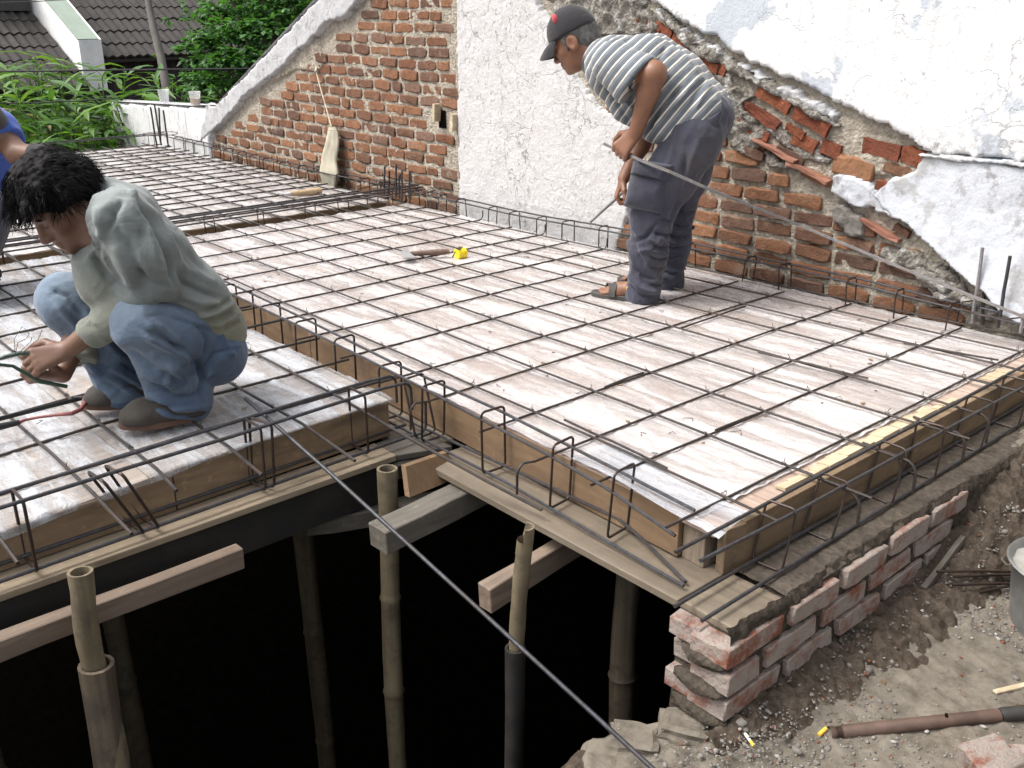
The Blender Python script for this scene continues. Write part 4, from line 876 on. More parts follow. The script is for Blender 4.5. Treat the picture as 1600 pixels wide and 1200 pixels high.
MB().tube([(-6.628,3.93,0.8168),(-6.544,3.86,0.7696)], .008, 6).build('peg', M['pale_timber'], cb)
# plastic cups on the low wall
def cup(label, x, z, coffee):
    t = thing('plastic_cup', label, 'cup', (x, WY+.02, z), 'cups left on the low wall')
    m = MB(); n = 18; prof_ = [(.040, 0), (.052, .125), (.056, .13), (.052, .132), (.05, .128), (.038, .004)]
    for r_, h_ in prof_:
        m.v += [(x+r_*math.cos(2*math.pi*k/n), WY+.02+r_*math.sin(2*math.pi*k/n), z+h_) for k in range(n)]
    m.f = [(i*n+k, i*n+(k+1) % n, (i+1)*n+(k+1) % n, (i+1)*n+k) for i in range(len(prof_)-1) for k in range(n)]+[tuple(range(n))[::-1], tuple(range(5*n, 6*n))]
    m.build('cup_body', M['cup_plastic'], t, smooth=True)
    if coffee:
        m = MB().tube([(x, WY+.02, z+.006), (x, WY+.02, z+.07)], [.039, .0455], 18); m.build('coffee', M['coffee'], t, smooth=True)
cup('empty clear plastic cup on the low white wall', -9.500, .343, False); cup('clear plastic cup with some coffee left, nearest the sloping coping', -8.809, .366, True)

# ================================================================ LOW BRICK WALL IN FRONT
lw = thing('low_brick_wall', 'low new wall of cement smeared bricks in wet mortar under the right deck edge', 'wall', (-1.18, 2.3, -.4))
m = MB()
lx0, lx1 = -1.268, -1.108
m.hexa([(lx0, 1.64, -.46), (lx1, 1.64, -.46), (lx1, 3.96, -.46), (lx0, 3.96, -.46), (lx0, 1.66, -.155), (lx1, 1.66, -.155), (lx1, 3.96, -.155), (lx0, 3.96, -.155)]); m.build('mortar_core', M['fresh_mortar'], lw)
# lumpy face mortar and the trowelled top
ys = np.arange(1.63, 3.9, .010); zs = np.arange(-.46, -.118, .010); Yg, Zg = np.meshgrid(ys, zs, indexing='ij'); P = np.stack([Yg*0, Yg, Zg], -1)
Xg = lx1+.0125+.013*vnoise(P, 36, 4, 3)+.012*np.clip(vnoise(P, 9, 2, 4), 0, 1)-np.clip((Zg+.14)/.02, 0, 1)*.012
Xg += np.clip((Yg-2.72)/.15, 0, 1)*(.012+.02*np.clip(vnoise(P, 12, 3, 6)+.3, 0, 1))
I = np.arange(Xg.size).reshape(Xg.shape); V = np.stack([Xg, Yg, Zg], -1).reshape(-1, 3); Fq = np.stack([I[:-1, :-1], I[1:, :-1], I[1:, 1:], I[:-1, 1:]], -1).reshape(-1, 4)
link('mortar_face', npmesh('mortar_face', V, Fq, M['fresh_mortar']), lw)
xs = np.arange(-1.276, -1.088, .010); ys = np.arange(1.86, 3.92, .010)
def ztop(x, y):
    P = np.stack([x, y, x*0], -1); return -.128+.004*vnoise(P, 14, 3, 1)+.003*vnoise(P, 60, 2, 2)-.02*np.clip((x+1.105)/.017, 0, 1)-.025*np.clip((-1.262-x)/.014, 0, 1)*(vnoise(P, 5, 2, 9) > .1)
grid_mesh('mortar_top', xs, ys, ztop, M['wall_top_mortar'], lw)
for k, z in enumerate((-.186, -.2585, -.331)):
    y = 1.612+(.0, .0, 0)[k]
    Ls = {0: [1.05], 1: [.62], 2: [1.08]}[k]; first = True
    while y < (2.70, 2.66, 2.60)[k]:
        L = Ls[0] if first else random.uniform(.97, 1.06); w = .205*L
        x = lx1-.055+.026+random.uniform(-.004, .005)
        if first: x -= .0
        link('brick', random.choice(BF), lw, (x, y+w/2, z+.020*(y+w/2-1.7)+random.uniform(-.003, .003)), (random.uniform(-.03, .03), random.uniform(-.05, .03), math.pi/2+random.uniform(-.015, .015)), (w/.198, 1, random.uniform(.96, 1.06)))
        y += w+random.uniform(.022, .032); first = False
for k, z in enumerate((-.186, -.2585, -.331)):   # inner leaf seen at the wall end
    link('brick', BF[k], lw, (-1.225, 1.612+.10+(.01, .03, .0)[k], z), (0, 0, math.pi/2), (1, .8, 1))
# mortar squeezing out at the wall end
for (z, y, sx_) in ((-.223, 1.63, .07), (-.295, 1.62, .075), (-.372, 1.625, .085)):
    bm = bmesh.new(); bmesh.ops.create_icosphere(bm, subdivisions=3, radius=1)
    cs = np.array([v.co for v in bm.verts]); nn = vnoise(cs, 3, 4, int(-z*100))
    for v, q in zip(bm.verts, nn): v.co = Vector((v.co.x*sx_*(1+.25*q), v.co.y*.035*(1+.35*q), v.co.z*.02*(1+.4*q)))
    me = bpy.data.meshes.new('mortar_squeeze'); bm.to_mesh(me); bm.free(); me.materials.append(M['fresh_mortar'])
    for p in me.polygons: p.use_smooth = True
    link('mortar_squeeze', me, lw, (-1.165, y, z))

# ================================================================ GROUND CLUTTER
def gz(x, y): return float(ground_z(np.array([x]), np.array([y]))[0])
def onG(p): return Vector((p[0], p[1], gz(p[0], p[1])))
# loose gravel: nobody could count it
gv = MB(); ico = bmesh.new(); bmesh.ops.create_icosphere(ico, subdivisions=1, radius=1); iv = [v.co.copy() for v in ico.verts]; jf = [tuple(v.index for v in f.verts) for f in ico.faces]; ico.free()
VV = []; FF = []; nst = 0
def stone(lst, fl, p, r, sq=.6):
    n0 = len(lst); rot = Matrix.Rotation(random.uniform(0, 6), 3, 'Z') @ Matrix.Rotation(random.uniform(-.5, .5), 3, 'X'); a, b, c = random.uniform(.7, 1.3), random.uniform(.6, 1.2), random.uniform(.4, .8)
    for v in iv:
        k = random.uniform(.78, 1.15); lst.append(tuple(rot @ Vector((v.x*a*r*k, v.y*b*r*k, v.z*c*r*k))+Vector(p)))
    fl += [tuple(i+n0 for i in f) for f in jf]
sets = {'gravel': ([], [], 'stone'), 'pale_gravel': ([], [], 'stone_light'), 'brick_crumbs': ([], [], 'red_brick')}
for _ in range(10500):
    y = random.uniform(1.2, 3.4); d = abs(random.gauss(0, .30)) if random.random() < .75 else random.uniform(0, 1.0); x = -1.10+d
    if random.random() < .25: x, y = random.gauss(-.80, .14), random.gauss(2.75, .18)
    if random.random() < .10: x, y = random.gauss(-1.02, .10), random.gauss(1.62, .14)
    if x < float(edge_x(np.array([y]))[0])+.015 or x > 0 or (y > 1.63 and x < -1.085): continue
    smooth_patch = math.hypot((x+.80)/.16, (y-2.27)/.22)
    if smooth_patch < 1 and random.random() < .9: continue
    k = random.choices(('gravel', 'pale_gravel', 'brick_crumbs'), (.86, .08, .06))[0]
    r = min(.011, .0014+random.expovariate(1/.0015)); L_, F_, _m = sets[k]; stone(L_, F_, (x, y, gz(x, y)+r*.25+(.012 if x < -.97 else 0)), r)
for k, (L_, F_, m_) in sets.items():
    tag(link(k, npmesh(k, L_, F_, M[m_], smooth=False)), {'gravel': 'grey brown gravel and crumbs scattered over the ground beside the low wall', 'pale_gravel': 'pale chips of stone and plaster scattered among the gravel', 'brick_crumbs': 'red crumbs of broken brick scattered on the ground'}[k], 'gravel', kind='stuff')
# single larger stones
for i, (px, r, m_, lb) in enumerate((((-1.33,2.116,-0.4), .011, 'soil', 'dark clod'), ((-0.9786,2.209,-0.41), .013, 'soil', 'dark round clod of earth on the bare ground'), ((-0.9567,2.156,-0.42), .012, 'stone', 'rough grey clod below the dark round one'), ((-0.9755,2.075,-0.41), .016, 'stone', 'grey lump of rubble nearest the low wall'), ((-0.976,2.063,-0.42), .010, 'terracotta', 'small pinkish potsherd on the ground'), ((-0.7812,2.011,-0.425), .011, 'stone_light', 'white pebble just below the rusty pipe'), ((-1.065,1.656,-0.42), .02, 'stone', 'grey mortar lump beside the cigarette end'), ((-0.9375,1.703,-0.42), .014, 'stone', 'grey stone near the bottom edge of the picture'))):
    if i == 0: continue
    L_, F_ = [], []; p = onG(px); stone(L_, F_, (p.x, p.y, p.z+r*.35), r); tag(link('stone', npmesh('stone', L_, F_, M[m_], smooth=False)), lb, 'stone')
# rusty pipe
pp = thing('iron_pipe', 'rusty brown iron pipe lying across the ground in front of the loose brick', 'pipe', (-0.9235,1.825,-0.4))
a, b, c = Vector((-0.9255,1.818,-0.405)), Vector((-0.6887,2.184,-0.405)), Vector((-0.5019,2.476,-0.405))
d = (b-a).normalized(); m = MB(); r_ = .0165
m.tube([a, a+d*.012, a+d*.014, a+d*.03, a+d*.032, b], [r_, r_, r_*.86, r_*.86, r_*1.0, r_], 20, cap=False); m.tube([a, a+d*.09], r_*.86, 20, cap=False); m.build('pipe', M['pipe_rust'], pp, smooth=True)
MB().tube([b+d*.003, b+d*.012, c], [r_*.95, r_*1.12, r_*1.1], 20).build('pipe_coupling', M['pipe_joint'], pp, smooth=True)
MB().box(a.lerp(b, .68)+Vector((0, 0, r_)), (.006, .012, .006), .5).build('saw_notch_shade', M['shade_black'], pp)  # dark block stands in for the shade inside the saw cut
# loose brick
lb = link('loose_brick', brick_mesh(77, M['fresh_brick'], .004, .005), None, Vector((-0.6378,2.009,-0.375))+Vector((0.012, -.012, -.02)), (0.04, .05, R(-22)), (.52, 1.0, 1.05)); tag(lb, 'single cement stained brick lying in front of the rusty pipe', 'brick')
lb = link('loose_brick', brick_mesh(78, M['fresh_brick'], .004, .005), None, Vector((-0.5703,2.066,-0.4))+Vector((.05, .02, -.005)), (0, 0, R(40)), (.9, 1, 1)); tag(lb, 'brick cut by the right edge of the picture near the bottom', 'brick')
# sticks, offcuts and rods
def stick(name, label, a, b, w, h, mat, cat='stick'): return tag(MB().beam(onG(a)+Vector((0, 0, h*.7)), onG(b)+Vector((0, 0, h*.7)), w, h, seg=4, chip=.001).build(name, M[mat], bevel=.0012), label, cat)
stick('wood_strip', 'pale wood strip with a nail hole lying just above the rusty pipe', (-0.7349,2.268,-0.42), (-0.6361,2.521,-0.42), .016, .006, 'pale_timber')
stick('wood_strip', 'grey weathered batten stuck in the earth beside the thin rods', (-1.039,2.468,-0.42), (-1.054,2.716,-0.42), .016, .022, 'grey_timber')
stick('twig', 'thin brown twig on the bare smooth ground', (-0.812,2.219,-0.42), (-0.7738,2.194,-0.42), .003, .003, 'dark_handle')
stick('wood_chip', 'small pale wood chip above the thin rods', (-1.058,2.842,-0.4), (-1.014,2.847,-0.4), .014, .005, 'pale_timber', 'chip')
stick('wood_chip', 'tan flake lying right of the pinkish potsherd', (-0.9419,2.078,-0.42), (-0.928,2.079,-0.42), .012, .003, 'plywood_block', 'chip')
for k, (a, b) in enumerate(([(-1.035,2.527,-0.3),(-0.8856,2.77,-0.345)], [(-0.9968,2.553,-0.31),(-0.8825,2.765,-0.35)], [(-0.985,2.525,-0.32),(-0.8689,2.737,-0.36)], [(-0.9363,2.596,-0.35),(-0.8672,2.737,-0.37)])):
    a, b = [Vector((v[0], v[1], max(v[2], gz(v[0], v[1])+.016))) for v in (a, b)]
    loose('thin_rod', ['topmost thin dark rod beside the metal bucket', 'second thin dark rod from the top beside the bucket', 'third thin rod from the top beside the bucket', 'shortest rod half buried beside the bucket'][k], [Vector(a), Vector(a).lerp(Vector(b), .5)+Vector((0, 0, .002)), Vector(b)], .0042, 'stirrup', 'rod')
shard = MB().beam((-0.9836,2.917,-0.36), (-0.9156,3.028,-0.35), .10, .012, seg=3, chip=.006).build('tile_shard', M['terracotta']); tag(shard, 'broken reddish roof tile shard on the earth at the right edge', 'tile shard')
# metal bucket
bc = Vector((-0.7847,2.527,-0.43))+rtv*.148+fwv*.07; bc.z = -.432
bt = thing('bucket', 'grey cement caked metal bucket cut by the right edge', 'bucket', bc)
m = MB(); n = 36; prof_ = [(.125, 0), (.14, .10), (.152, .205), (.164, .215), (.168, .222), (.164, .228), (.158, .224), (.147, .20), (.13, .06), (.0, .055)]
for r_, h_ in prof_: m.v += [(bc.x+r_*math.cos(2*math.pi*k/n), bc.y+r_*math.sin(2*math.pi*k/n), bc.z+h_) for k in range(n)]
m.f = [(i*n+k, i*n+(k+1) % n, (i+1)*n+(k+1) % n, (i+1)*n+k) for i in range(len(prof_)-1) for k in range(n)]; m.build('bucket_body', M['bucket_metal'], bt, smooth=True)
m = MB(); n = 30
for r_, h_ in ((.151, .205), (.10, .19), (.0, .187)): m.v += [(bc.x+r_*math.cos(2*math.pi*k/n), bc.y+r_*math.sin(2*math.pi*k/n), bc.z+h_+random.uniform(-.004, .004)) for k in range(n)]
m.f = [(i*n+k, i*n+(k+1) % n, (i+1)*n+(k+1) % n, (i+1)*n+k) for i in range(2) for k in range(n)]; m.build('dried_cement', M['bucket_inside'], bt, smooth=True)
# cigarette ends
cg = thing('cigarette_end', 'white cigarette end with yellow filter on the rubble near the pit lip', 'cigarette end', onG((-1.032,1.644,-0.42)))
a, b = onG((-1.045,1.646,-0.42))+Vector((0, 0, .006)), onG((-1.011,1.635,-0.42))+Vector((0, 0, .005))
MB().tube([a, a.lerp(b, .6)], .0038, 10).build('paper', M['cig_paper'], cg); MB().tube([a.lerp(b, .602), b], .0039, 10).build('filter', M['cig_filter'], cg)
a, b = onG((-0.9375,1.791,-0.42))+Vector((0, 0, .006)), onG((-0.935,1.817,-0.42))+Vector((0, 0, .006)); tag(MB().tube([a, b], .005, 10).build('cigarette_filter', M['cig_filter']), 'yellow cigarette filter lying at the open mouth of the pipe', 'cigarette end')

# ================================================================ TOOLS ON THE DECK
hm = thing('hammer', 'small axe hammer with dark wooden handle lying on the right deck grid', 'hammer', (-4.055,2.867,0.0200))
a, b = Vector((-4.047,2.838,0.0360)), Vector((-3.946,3.038,0.0360)); d = (b-a).normalized()
MB().tube([a, a.lerp(b, .3), a.lerp(b, .75), b], [.011, .013, .016, .013], 10).build('handle', M['dark_handle'], hm, smooth=True)
pd = Vector((d.y, -d.x, 0))
hd = MB(); cs = [a+d*.005+pd*k for k in (-.045, -.02, .02, .05, .085)]; hw = (.017, .015, .013, .022, .034)
for c, w, t in zip(cs, hw, (.015, .014, .012, .007, .002)):
    for (i, j) in ((-1, -1), (1, -1), (1, 1), (-1, 1)): hd.v.append(tuple(c+d*(i*w)+Vector((0, 0, j*t))))
for i in range(4):
    for k in range(4): hd.f.append((i*4+k, i*4+(k+1) % 4, i*4+4+(k+1) % 4, i*4+4+k))
hd.f += [(3, 2, 1, 0), (16, 17, 18, 19)]; hd.build('head', M['steel'], hm)
ft = Vector((-3.894,3.071,0.0000))
mt = thing('tape_measure', 'bright yellow tape measure on the right deck beside the hammer handle', 'tape measure', ft)
pdx = (Vector((-3.88,3.107,0.0000))-Vector((-3.889,3.035,0.0000))).normalized()
m = MB(); m.tube([ft-pdx*.026+Vector((0, 0, .030)), ft-pdx*.024+Vector((0, 0, .030)), ft+pdx*.024+Vector((0, 0, .030)), ft+pdx*.026+Vector((0, 0, .030))], [.024, .029, .029, .024], 14); m.build('case', M['yellow_plastic'], mt, smooth=True)
MB().tube([ft+pdx*.0262+Vector((0, 0, .030)), ft+pdx*.029+Vector((0, 0, .030))], .013, 12).build('hub', M['black_plastic'], mt)
MB().box(ft-pdx*.005+Vector((0, 0, .0592)), (.02, .05, .003), .5).build('lock_button', M['black_plastic'], mt)
MB().tube([ft-pdx*.03+Vector((0, 0, .045)), ft-pdx*.05+Vector((0, 0, .015))], .003, 6).build('wrist_cord', M['black_plastic'], mt)
tl = thing('hand_tool', 'tool with pale turned wooden handle lying on the far deck grid', 'tool', (-6.05,3.414,0.0200))
a, b = Vector((-5.997,3.277,0.0300)), Vector((-5.965,3.5,0.0300))
MB().tube([a, a.lerp(b, .1), a.lerp(b, .5), a.lerp(b, .92), b], [.014, .018, .021, .024, .018], 12).build('handle', M['handle_wood'], tl, smooth=True)
MB().tube([a, a-(b-a)*.08, a-(b-a)*.2], [.016, .012, .004], 8).build('tang', M['steel'], tl, smooth=True)
# hacksaw at the worker's feet
hk = thing('hacksaw', 'red framed hacksaw lying on the grid beside the squatting worker\'s shoe', 'hacksaw', (-3.088,0.8176,0.0300))
def zz(px, py): return None
fr = [(-3.079,0.9,0.0500),(-3.033,0.8861,0.0500),(-2.989,0.8571,0.0500),(-2.976,0.8257,0.0500),(-3.006,0.7934,0.0450),(-3.024,0.7428,0.0450),(-3.042,0.7104,0.0400),(-3.034,0.6898,0.0400)]
MB().tube(fr, [.005, .007, .007, .007, .005, .0045, .0045, .006], 8).build('frame', M['red_paint'], hk, smooth=True)
MB().beam((-3.097,0.8978,0.0450), (-3.099,0.6001,0.0400), .003, .013).build('blade', M['dark_steel'], hk)
MB().tube([(-3.106,0.8775,0.0500),(-3.079,0.9081,0.0500)], .005, 8).build('tension_pin', M['dark_steel'], hk)
MB().tube([(-3.034,0.6898,0.0400),(-3.04,0.5672,0.0400)], [.009, .014], 8).build('handle', M['dark_steel'], hk, smooth=True)

# ================================================================ BEYOND THE DECK
O = Vector((0, 0, 1.21))
def far(px, py, d):
    return O+(look+rtv*((px-800)/1542)-upv*((py-600)/1542))*d
tag(MB().box((-14, 6, -3.2), (30, 40, .1)).build('garden_ground', M['soil']), kind='structure')
hs_ = thing('house', 'neighbouring house with weathered dark roof tiles and a white sloping parapet', 'house', (-17, 7, -3))
# house axes: e along the eaves (picture right), f up the slope away from us
e = (rtv*math.cos(.85)+fwv*math.sin(.85)).normalized(); back = Vector((-e.y, e.x, 0)); slope = (back*math.cos(R(33))+Vector((0, 0, math.sin(R(33))))).normalized(); nrm = e.cross(slope).normalized()
def tile_mesh():
    m = MB(); nx = 12; w, L = .30, .42; V0 = []
    for j, (v, h) in enumerate(((0, -.018), (0, .022), (L, .0))):
        for i in range(nx+1):
            u = i/nx; V0.append(e*(u*w)+slope*v+nrm*(h+.018*math.cos(u*4*math.pi)))
    F_ = [(j*(nx+1)+i, j*(nx+1)+i+1, (j+1)*(nx+1)+i+1, (j+1)*(nx+1)+i) for j in range(2) for i in range(nx)]
    m.add(V0, F_); return m.mesh('roof_tile', M['roof_tile'])
TM = tile_mesh()
def roof(A, nx, ny, pitch=.335, w=.298, x_off=lambda r: 0, lim=None):
    for r_ in range(ny):
        for c_ in range(nx):
            p = A+e*(c_*w+(r_ % 2)*0)+slope*(r_*pitch)+nrm*(random.uniform(-.004, .006))
            if lim and not lim(p): continue
            link('roof_tile', TM, hs_, p, (random.uniform(-.008, .008), random.uniform(-.008, .008), random.uniform(-.008, .008)))
def pxof(p):
    q = p-O; d = q.dot(look); return 800+1542*q.dot(rtv)/d, 600-1542*q.dot(upv)/d
P0 = far(147, 84, 15.4); A = P0+e*.0-Vector((0, 0, .06))
roof(A, 15, 10)
# slab under the tiles so that nothing shows through
m = MB(); q0 = A-nrm*.05-e*.1; m.hexa([q0-nrm*.05, q0+e*4.9-nrm*.05, q0+e*4.6+slope*3.3-nrm*.05, q0+slope*3.3-nrm*.05, q0, q0+e*4.6, q0+e*4.6+slope*3.3, q0+slope*3.3]); m.build('roof_deck', M['fascia'], hs_)
# corrugated dark wall below the eave
m = MB(); q0 = A+back*.35-Vector((0, 0, .0)); n = 64
for i in range(n+1):
    o = .03*math.cos(i*math.pi/1.5); p = q0+e*(i*4.6/n-.3)+back*o; m.v += [tuple(p+Vector((0, 0, -.03))), tuple(p+Vector((0, 0, -3.6)))]
m.f = [(2*i, 2*i+1, 2*i+3, 2*i+2) for i in range(n)]; m.build('corrugated_wall', M['purple_sheet'], hs_)
# left roof, a little lower
B = P0-e*(.40+6*.298)-slope*.62-Vector((0, 0, .1)); roof(B, 6, 11, .335, .298)
m = MB(); q0 = B-nrm*.05-e*.4; m.hexa([q0-nrm*.05, q0+e*2.2-nrm*.05, q0+e*2.2+slope*3.4-nrm*.05, q0+slope*3.4-nrm*.05, q0, q0+e*2.2, q0+e*2.2+slope*3.4, q0+slope*3.4]); m.build('roof_deck', M['fascia'], hs_)
m = MB(); q0 = B+back*.3-e*.6; m.hexa([q0+Vector((0, 0, -3.4)), q0+e*2.6+Vector((0, 0, -3.4)), q0+e*2.6+back*.1+Vector((0, 0, -3.4)), q0+back*.1+Vector((0, 0, -3.4)), q0, q0+e*2.6, q0+e*2.6+back*.1, q0+back*.1]); m.build('wall', M['fascia'], hs_)
# white parapet sloping down between the two roofs
p0, p1 = P0+nrm*.34-slope*.12, P0+nrm*.34+slope*3.4; dv = (p1-p0)
wv = -e*.36
m = MB(); dn = Vector((0, 0, -.75)); m.hexa([p0+wv+dn, p0+dn, p1+dn, p1+wv+dn, p0+wv, p0, p1, p1+wv]); m.build('parapet', M['parapet_white'], hs_)
m = MB(); tq = nrm*.012; m.hexa([p0+wv*1.04, p0+wv*.12, p1+wv*.12, p1+wv*1.04, p0+wv*1.04+tq, p0+wv*.12+tq, p1+wv*.12+tq, p1+wv*1.04+tq]); m.build('parapet_top', M['green_white'], hs_)
m = MB(); q0 = far(-40, 6, 14.9); m.hexa([q0+Vector((0, 0, -.1)), q0+e*.82+Vector((0, 0, -.1)), q0+e*.82+back*.4+Vector((0, 0, -.1)), q0+back*.4+Vector((0, 0, -.1)), q0+Vector((0, 0, .5)), q0+e*.82+Vector((0, 0, .5)), q0+e*.82+back*.4+Vector((0, 0, .5)), q0+back*.4+Vector((0, 0, .5))]); m.build('fascia', M['fascia'], hs_)
# leaning pole and cables
p = [far(226, -90, 11), far(231, 0, 11), far(240, 45, 11), far(252, 92, 11), far(262, 150, 11), far(275, 230, 11)]
tag(MB().tube(p, [.034, .036, .042, .046, .05, .055], 10).build('leaning_pole', M['pole_grey'], smooth=True), 'slim grey pole leaning in front of the tiled roof', 'pole')
def cable(label, pts, r): tag(MB().tube(pts, r, 6).build('cable', M['cable'], smooth=True), label, 'cable')
cable('thick black cable strung in front of the house wall and garden', [far(-60, 112, 9.5), far(60, 111, 9.6), far(200, 109, 9.8), far(330, 108, 10), far(470, 106, 10.4)], .0095)
cable('thin slack cable over the garden plants behind the worker in blue', [far(-60, 163, 9.7), far(40, 161, 9.8), far(120, 158, 9.9), far(185, 153, 10)], .007)
cable('thin wire crossing the roof at the top left corner', [far(-40, 5, 12.5), far(60, 2, 12.6), far(140, -3, 12.8)], .006)
cable('thin wire sagging to the leaning pole across the roof', [far(190, -2, 11.2), far(212, 14, 11.1), far(231, 27, 11)], .006)
# garden ginger plants
def leaf_mesh(L, W_, droop, mat, seed):
    rr = random.Random(seed); V0 = []; n = 7
    for i in range(n):
        t = i/(n-1); w = W_*(math.sin(math.pi*min(1, t**.7))**.8)*(1 if t < .98 else 0)+.002; y = L*t*(1-.12*droop*t); z = L*(.28*t-droop*t*t*.6)
        for s_ in (-1, 0, 1): V0.append((s_*w+.02*math.sin(t*5+seed), y, z+abs(s_)*w*.35+rr.uniform(-.006, .006)))
    F_ = [(i*3+k, i*3+k+1, i*3+k+4, i*3+k+3) for i in range(n-1) for k in range(2)]
    return npmesh('leaf', V0, F_, mat)
LM = [leaf_mesh(L, W_, dr, M[mt], i) for i, (L, W_, dr, mt) in enumerate(((.50, .029, .5, 'ginger_leaf'), (.58, .032, .8, 'ginger_leaf'), (.42, .026, .4, 'ginger_leaf'), (.54, .030, .9, 'ginger_leaf_bright'), (.48, .031, .6, 'ginger_leaf_bright'), (.40, .026, .7, 'ginger_leaf'), (.42, .026, 1.0, 'dry_leaf')))]
SP = [(15, 110, 10.4), (55, 95, 10.8), (92, 88, 11.0), (150, 96, 10.6), (205, 130, 10.2), (120, 125, 10.1), (70, 140, 9.9), (250, 128, 11.3), (25, 165, 9.9), (165, 165, 10.0), (135, 190, 9.8), (85, 185, 9.75), (-20, 130, 10.2), (190, 150, 11.5)]
LB = ['ginger plant at the left edge above the blue shirt worker', 'ginger plant with a pale upright shoot before the left roof', 'ginger plant reaching highest, in front of the white parapet foot', 'ginger plant arching right of the parapet foot', 'ginger plant arching over the low white wall top', 'leafy ginger plant in the middle of the garden clump', 'low ginger plant right of the blue shirt worker', 'ginger plant behind the two plastic cups', 'drying ginger plant beside the blue sleeve', 'dark ginger plant next to the low white wall end', 'lowest ginger plant just above the far rebar cage', 'ginger plant low behind the squatting worker\'s hair', 'ginger plant half outside the left edge', 'ginger plant in shade behind the clump']
for k, ((px, py, d), lb_) in enumerate(zip(SP, LB)):
    tip = far(px, py, d); base = Vector((tip.x+random.uniform(-.2, .2), tip.y+random.uniform(-.2, .2), -1.5)); t = thing('ginger_plant', lb_, 'plant', base, 'ginger plants beyond the deck')
    for s_ in range(5):
        a = random.uniform(0, 6.28); tp = tip+Vector((math.cos(a)*.28, math.sin(a)*.28, random.uniform(-.25, .02))); bs = base+Vector((math.cos(a)*.1, math.sin(a)*.1, 0))
        md = bs.lerp(tp, .6)+Vector((0, 0, .08)); MB().tube([bs, md, tp], [.014, .01, .005], 6).build('stem', M['ginger_leaf_bright'], t, smooth=True)
        az = random.uniform(0, 3.14)
        for q in range(13):
            f = .36+.64*q/12; pos = (bs.lerp(md, f/.6) if f < .6 else md.lerp(tp, (f-.6)/.4)); ang = az+(q % 2)*math.pi+random.uniform(-.4, .4)
            me = random.choice(LM[:6]) if not (k in (8,) and random.random() < .5) else LM[6]
            link('leaf', me, t, pos, (random.uniform(-.1, .55), random.uniform(-.35, .35), ang), (1, random.uniform(.75, 1.15), 1))
# trees: trunk, limbs, crown of leaf clusters
def tree(label, base, top, blobs, nleaf, size, seed, mat='tree_leaf'):
    rr = random.Random(seed); t = thing('tree', label, 'tree', base)
    base, top = Vector(base), Vector(top)
    MB().tube([base, base.lerp(top, .5)+Vector((.1, .05, 0)), top], [.13, .10, .05], 10).build('trunk', M['trunk'], t, smooth=True)
    m = MB()
    for c, r_ in blobs:
        s_ = base.lerp(top, rr.uniform(.5, .95)); m.tube([s_, s_.lerp(Vector(c), .55)+Vector((0, 0, .12)), Vector(c)], [.04, .028, .01], 6)
    m.build('limbs', M['trunk'], t, smooth=True)
    V0 = []; F0 = []
    for c, r_ in blobs:
        c = Vector(c)
        nb = int(nleaf*r_*r_)
        for _ in range(nb):
            # sprig on a layered pad
            a = rr.uniform(0, 6.28); q = abs(rr.gauss(0, .55)); off = Vector((math.cos(a)*q*r_, math.sin(a)*q*r_, rr.uniform(-.5, .5)*r_*.55)); o = c+off
            out = Vector((math.cos(a), math.sin(a), rr.uniform(-.5, .25))).normalized()
            for j in range(6):
                dr = (out+Vector((rr.uniform(-1, 1), rr.uniform(-1, 1), rr.uniform(-.6, .5)))*.8).normalized(); L = size*rr.uniform(.7, 1.2); sd_ = dr.cross(Vector((rr.uniform(-.3, .3), rr.uniform(-.3, .3), 1))).normalized()*L*.3
                n0 = len(V0); b_ = o+dr*.02; up_ = Vector((0, 0, L*.10)); V0 += [tuple(b_), tuple(b_+dr*L*.5+sd_+up_), tuple(b_+dr*L), tuple(b_+dr*L*.5-sd_+up_)]; F0.append((n0, n0+1, n0+2, n0+3))
    o = link('crown', npmesh('crown', V0, F0, M[mat], smooth=False), t); o['kind'] = 'stuff'
def BL(lst): return [(far(px, py, d), r) for px, py, d, r in lst]
tree('bushy bright green tree behind the sloping coping in front of the house', (-11.2, 5.4, -3.1), far(430, 60, 12.3), BL([(345, 22, 12.2, .40), (385, 45, 12.0, .45), (330, 62, 11.8, .33), (430, 22, 12.2, .48), (400, 88, 11.8, .42), (350, 95, 11.7, .33), (325, 85, 11.9, .3), (460, 55, 12.4, .42), (372, 122, 11.8, .36), (320, 122, 11.9, .24), (415, 120, 12.3, .4), (480, 10, 12.6, .42), (300, 70, 12, .2), (410, -20, 12.3, .5), (350, -25, 12.3, .4), (440, 90, 12.8, .45), (460, -40, 12.6, .5), (305, 135, 12, .16)]), 420, .105, 3)
tree('darker tree growing deeper behind the bright green one', (-12.5, 7.4, -3.1), far(480, 0, 14.2), BL([(400, 60, 14, .6), (440, 100, 14, .65), (470, 40, 14, .7), (340, 110, 14.2, .5), (510, 0, 14, .7), (380, 10, 14.3, .6), (390, 130, 13.8, .55), (330, 140, 13.8, .4)]), 320, .13, 5)

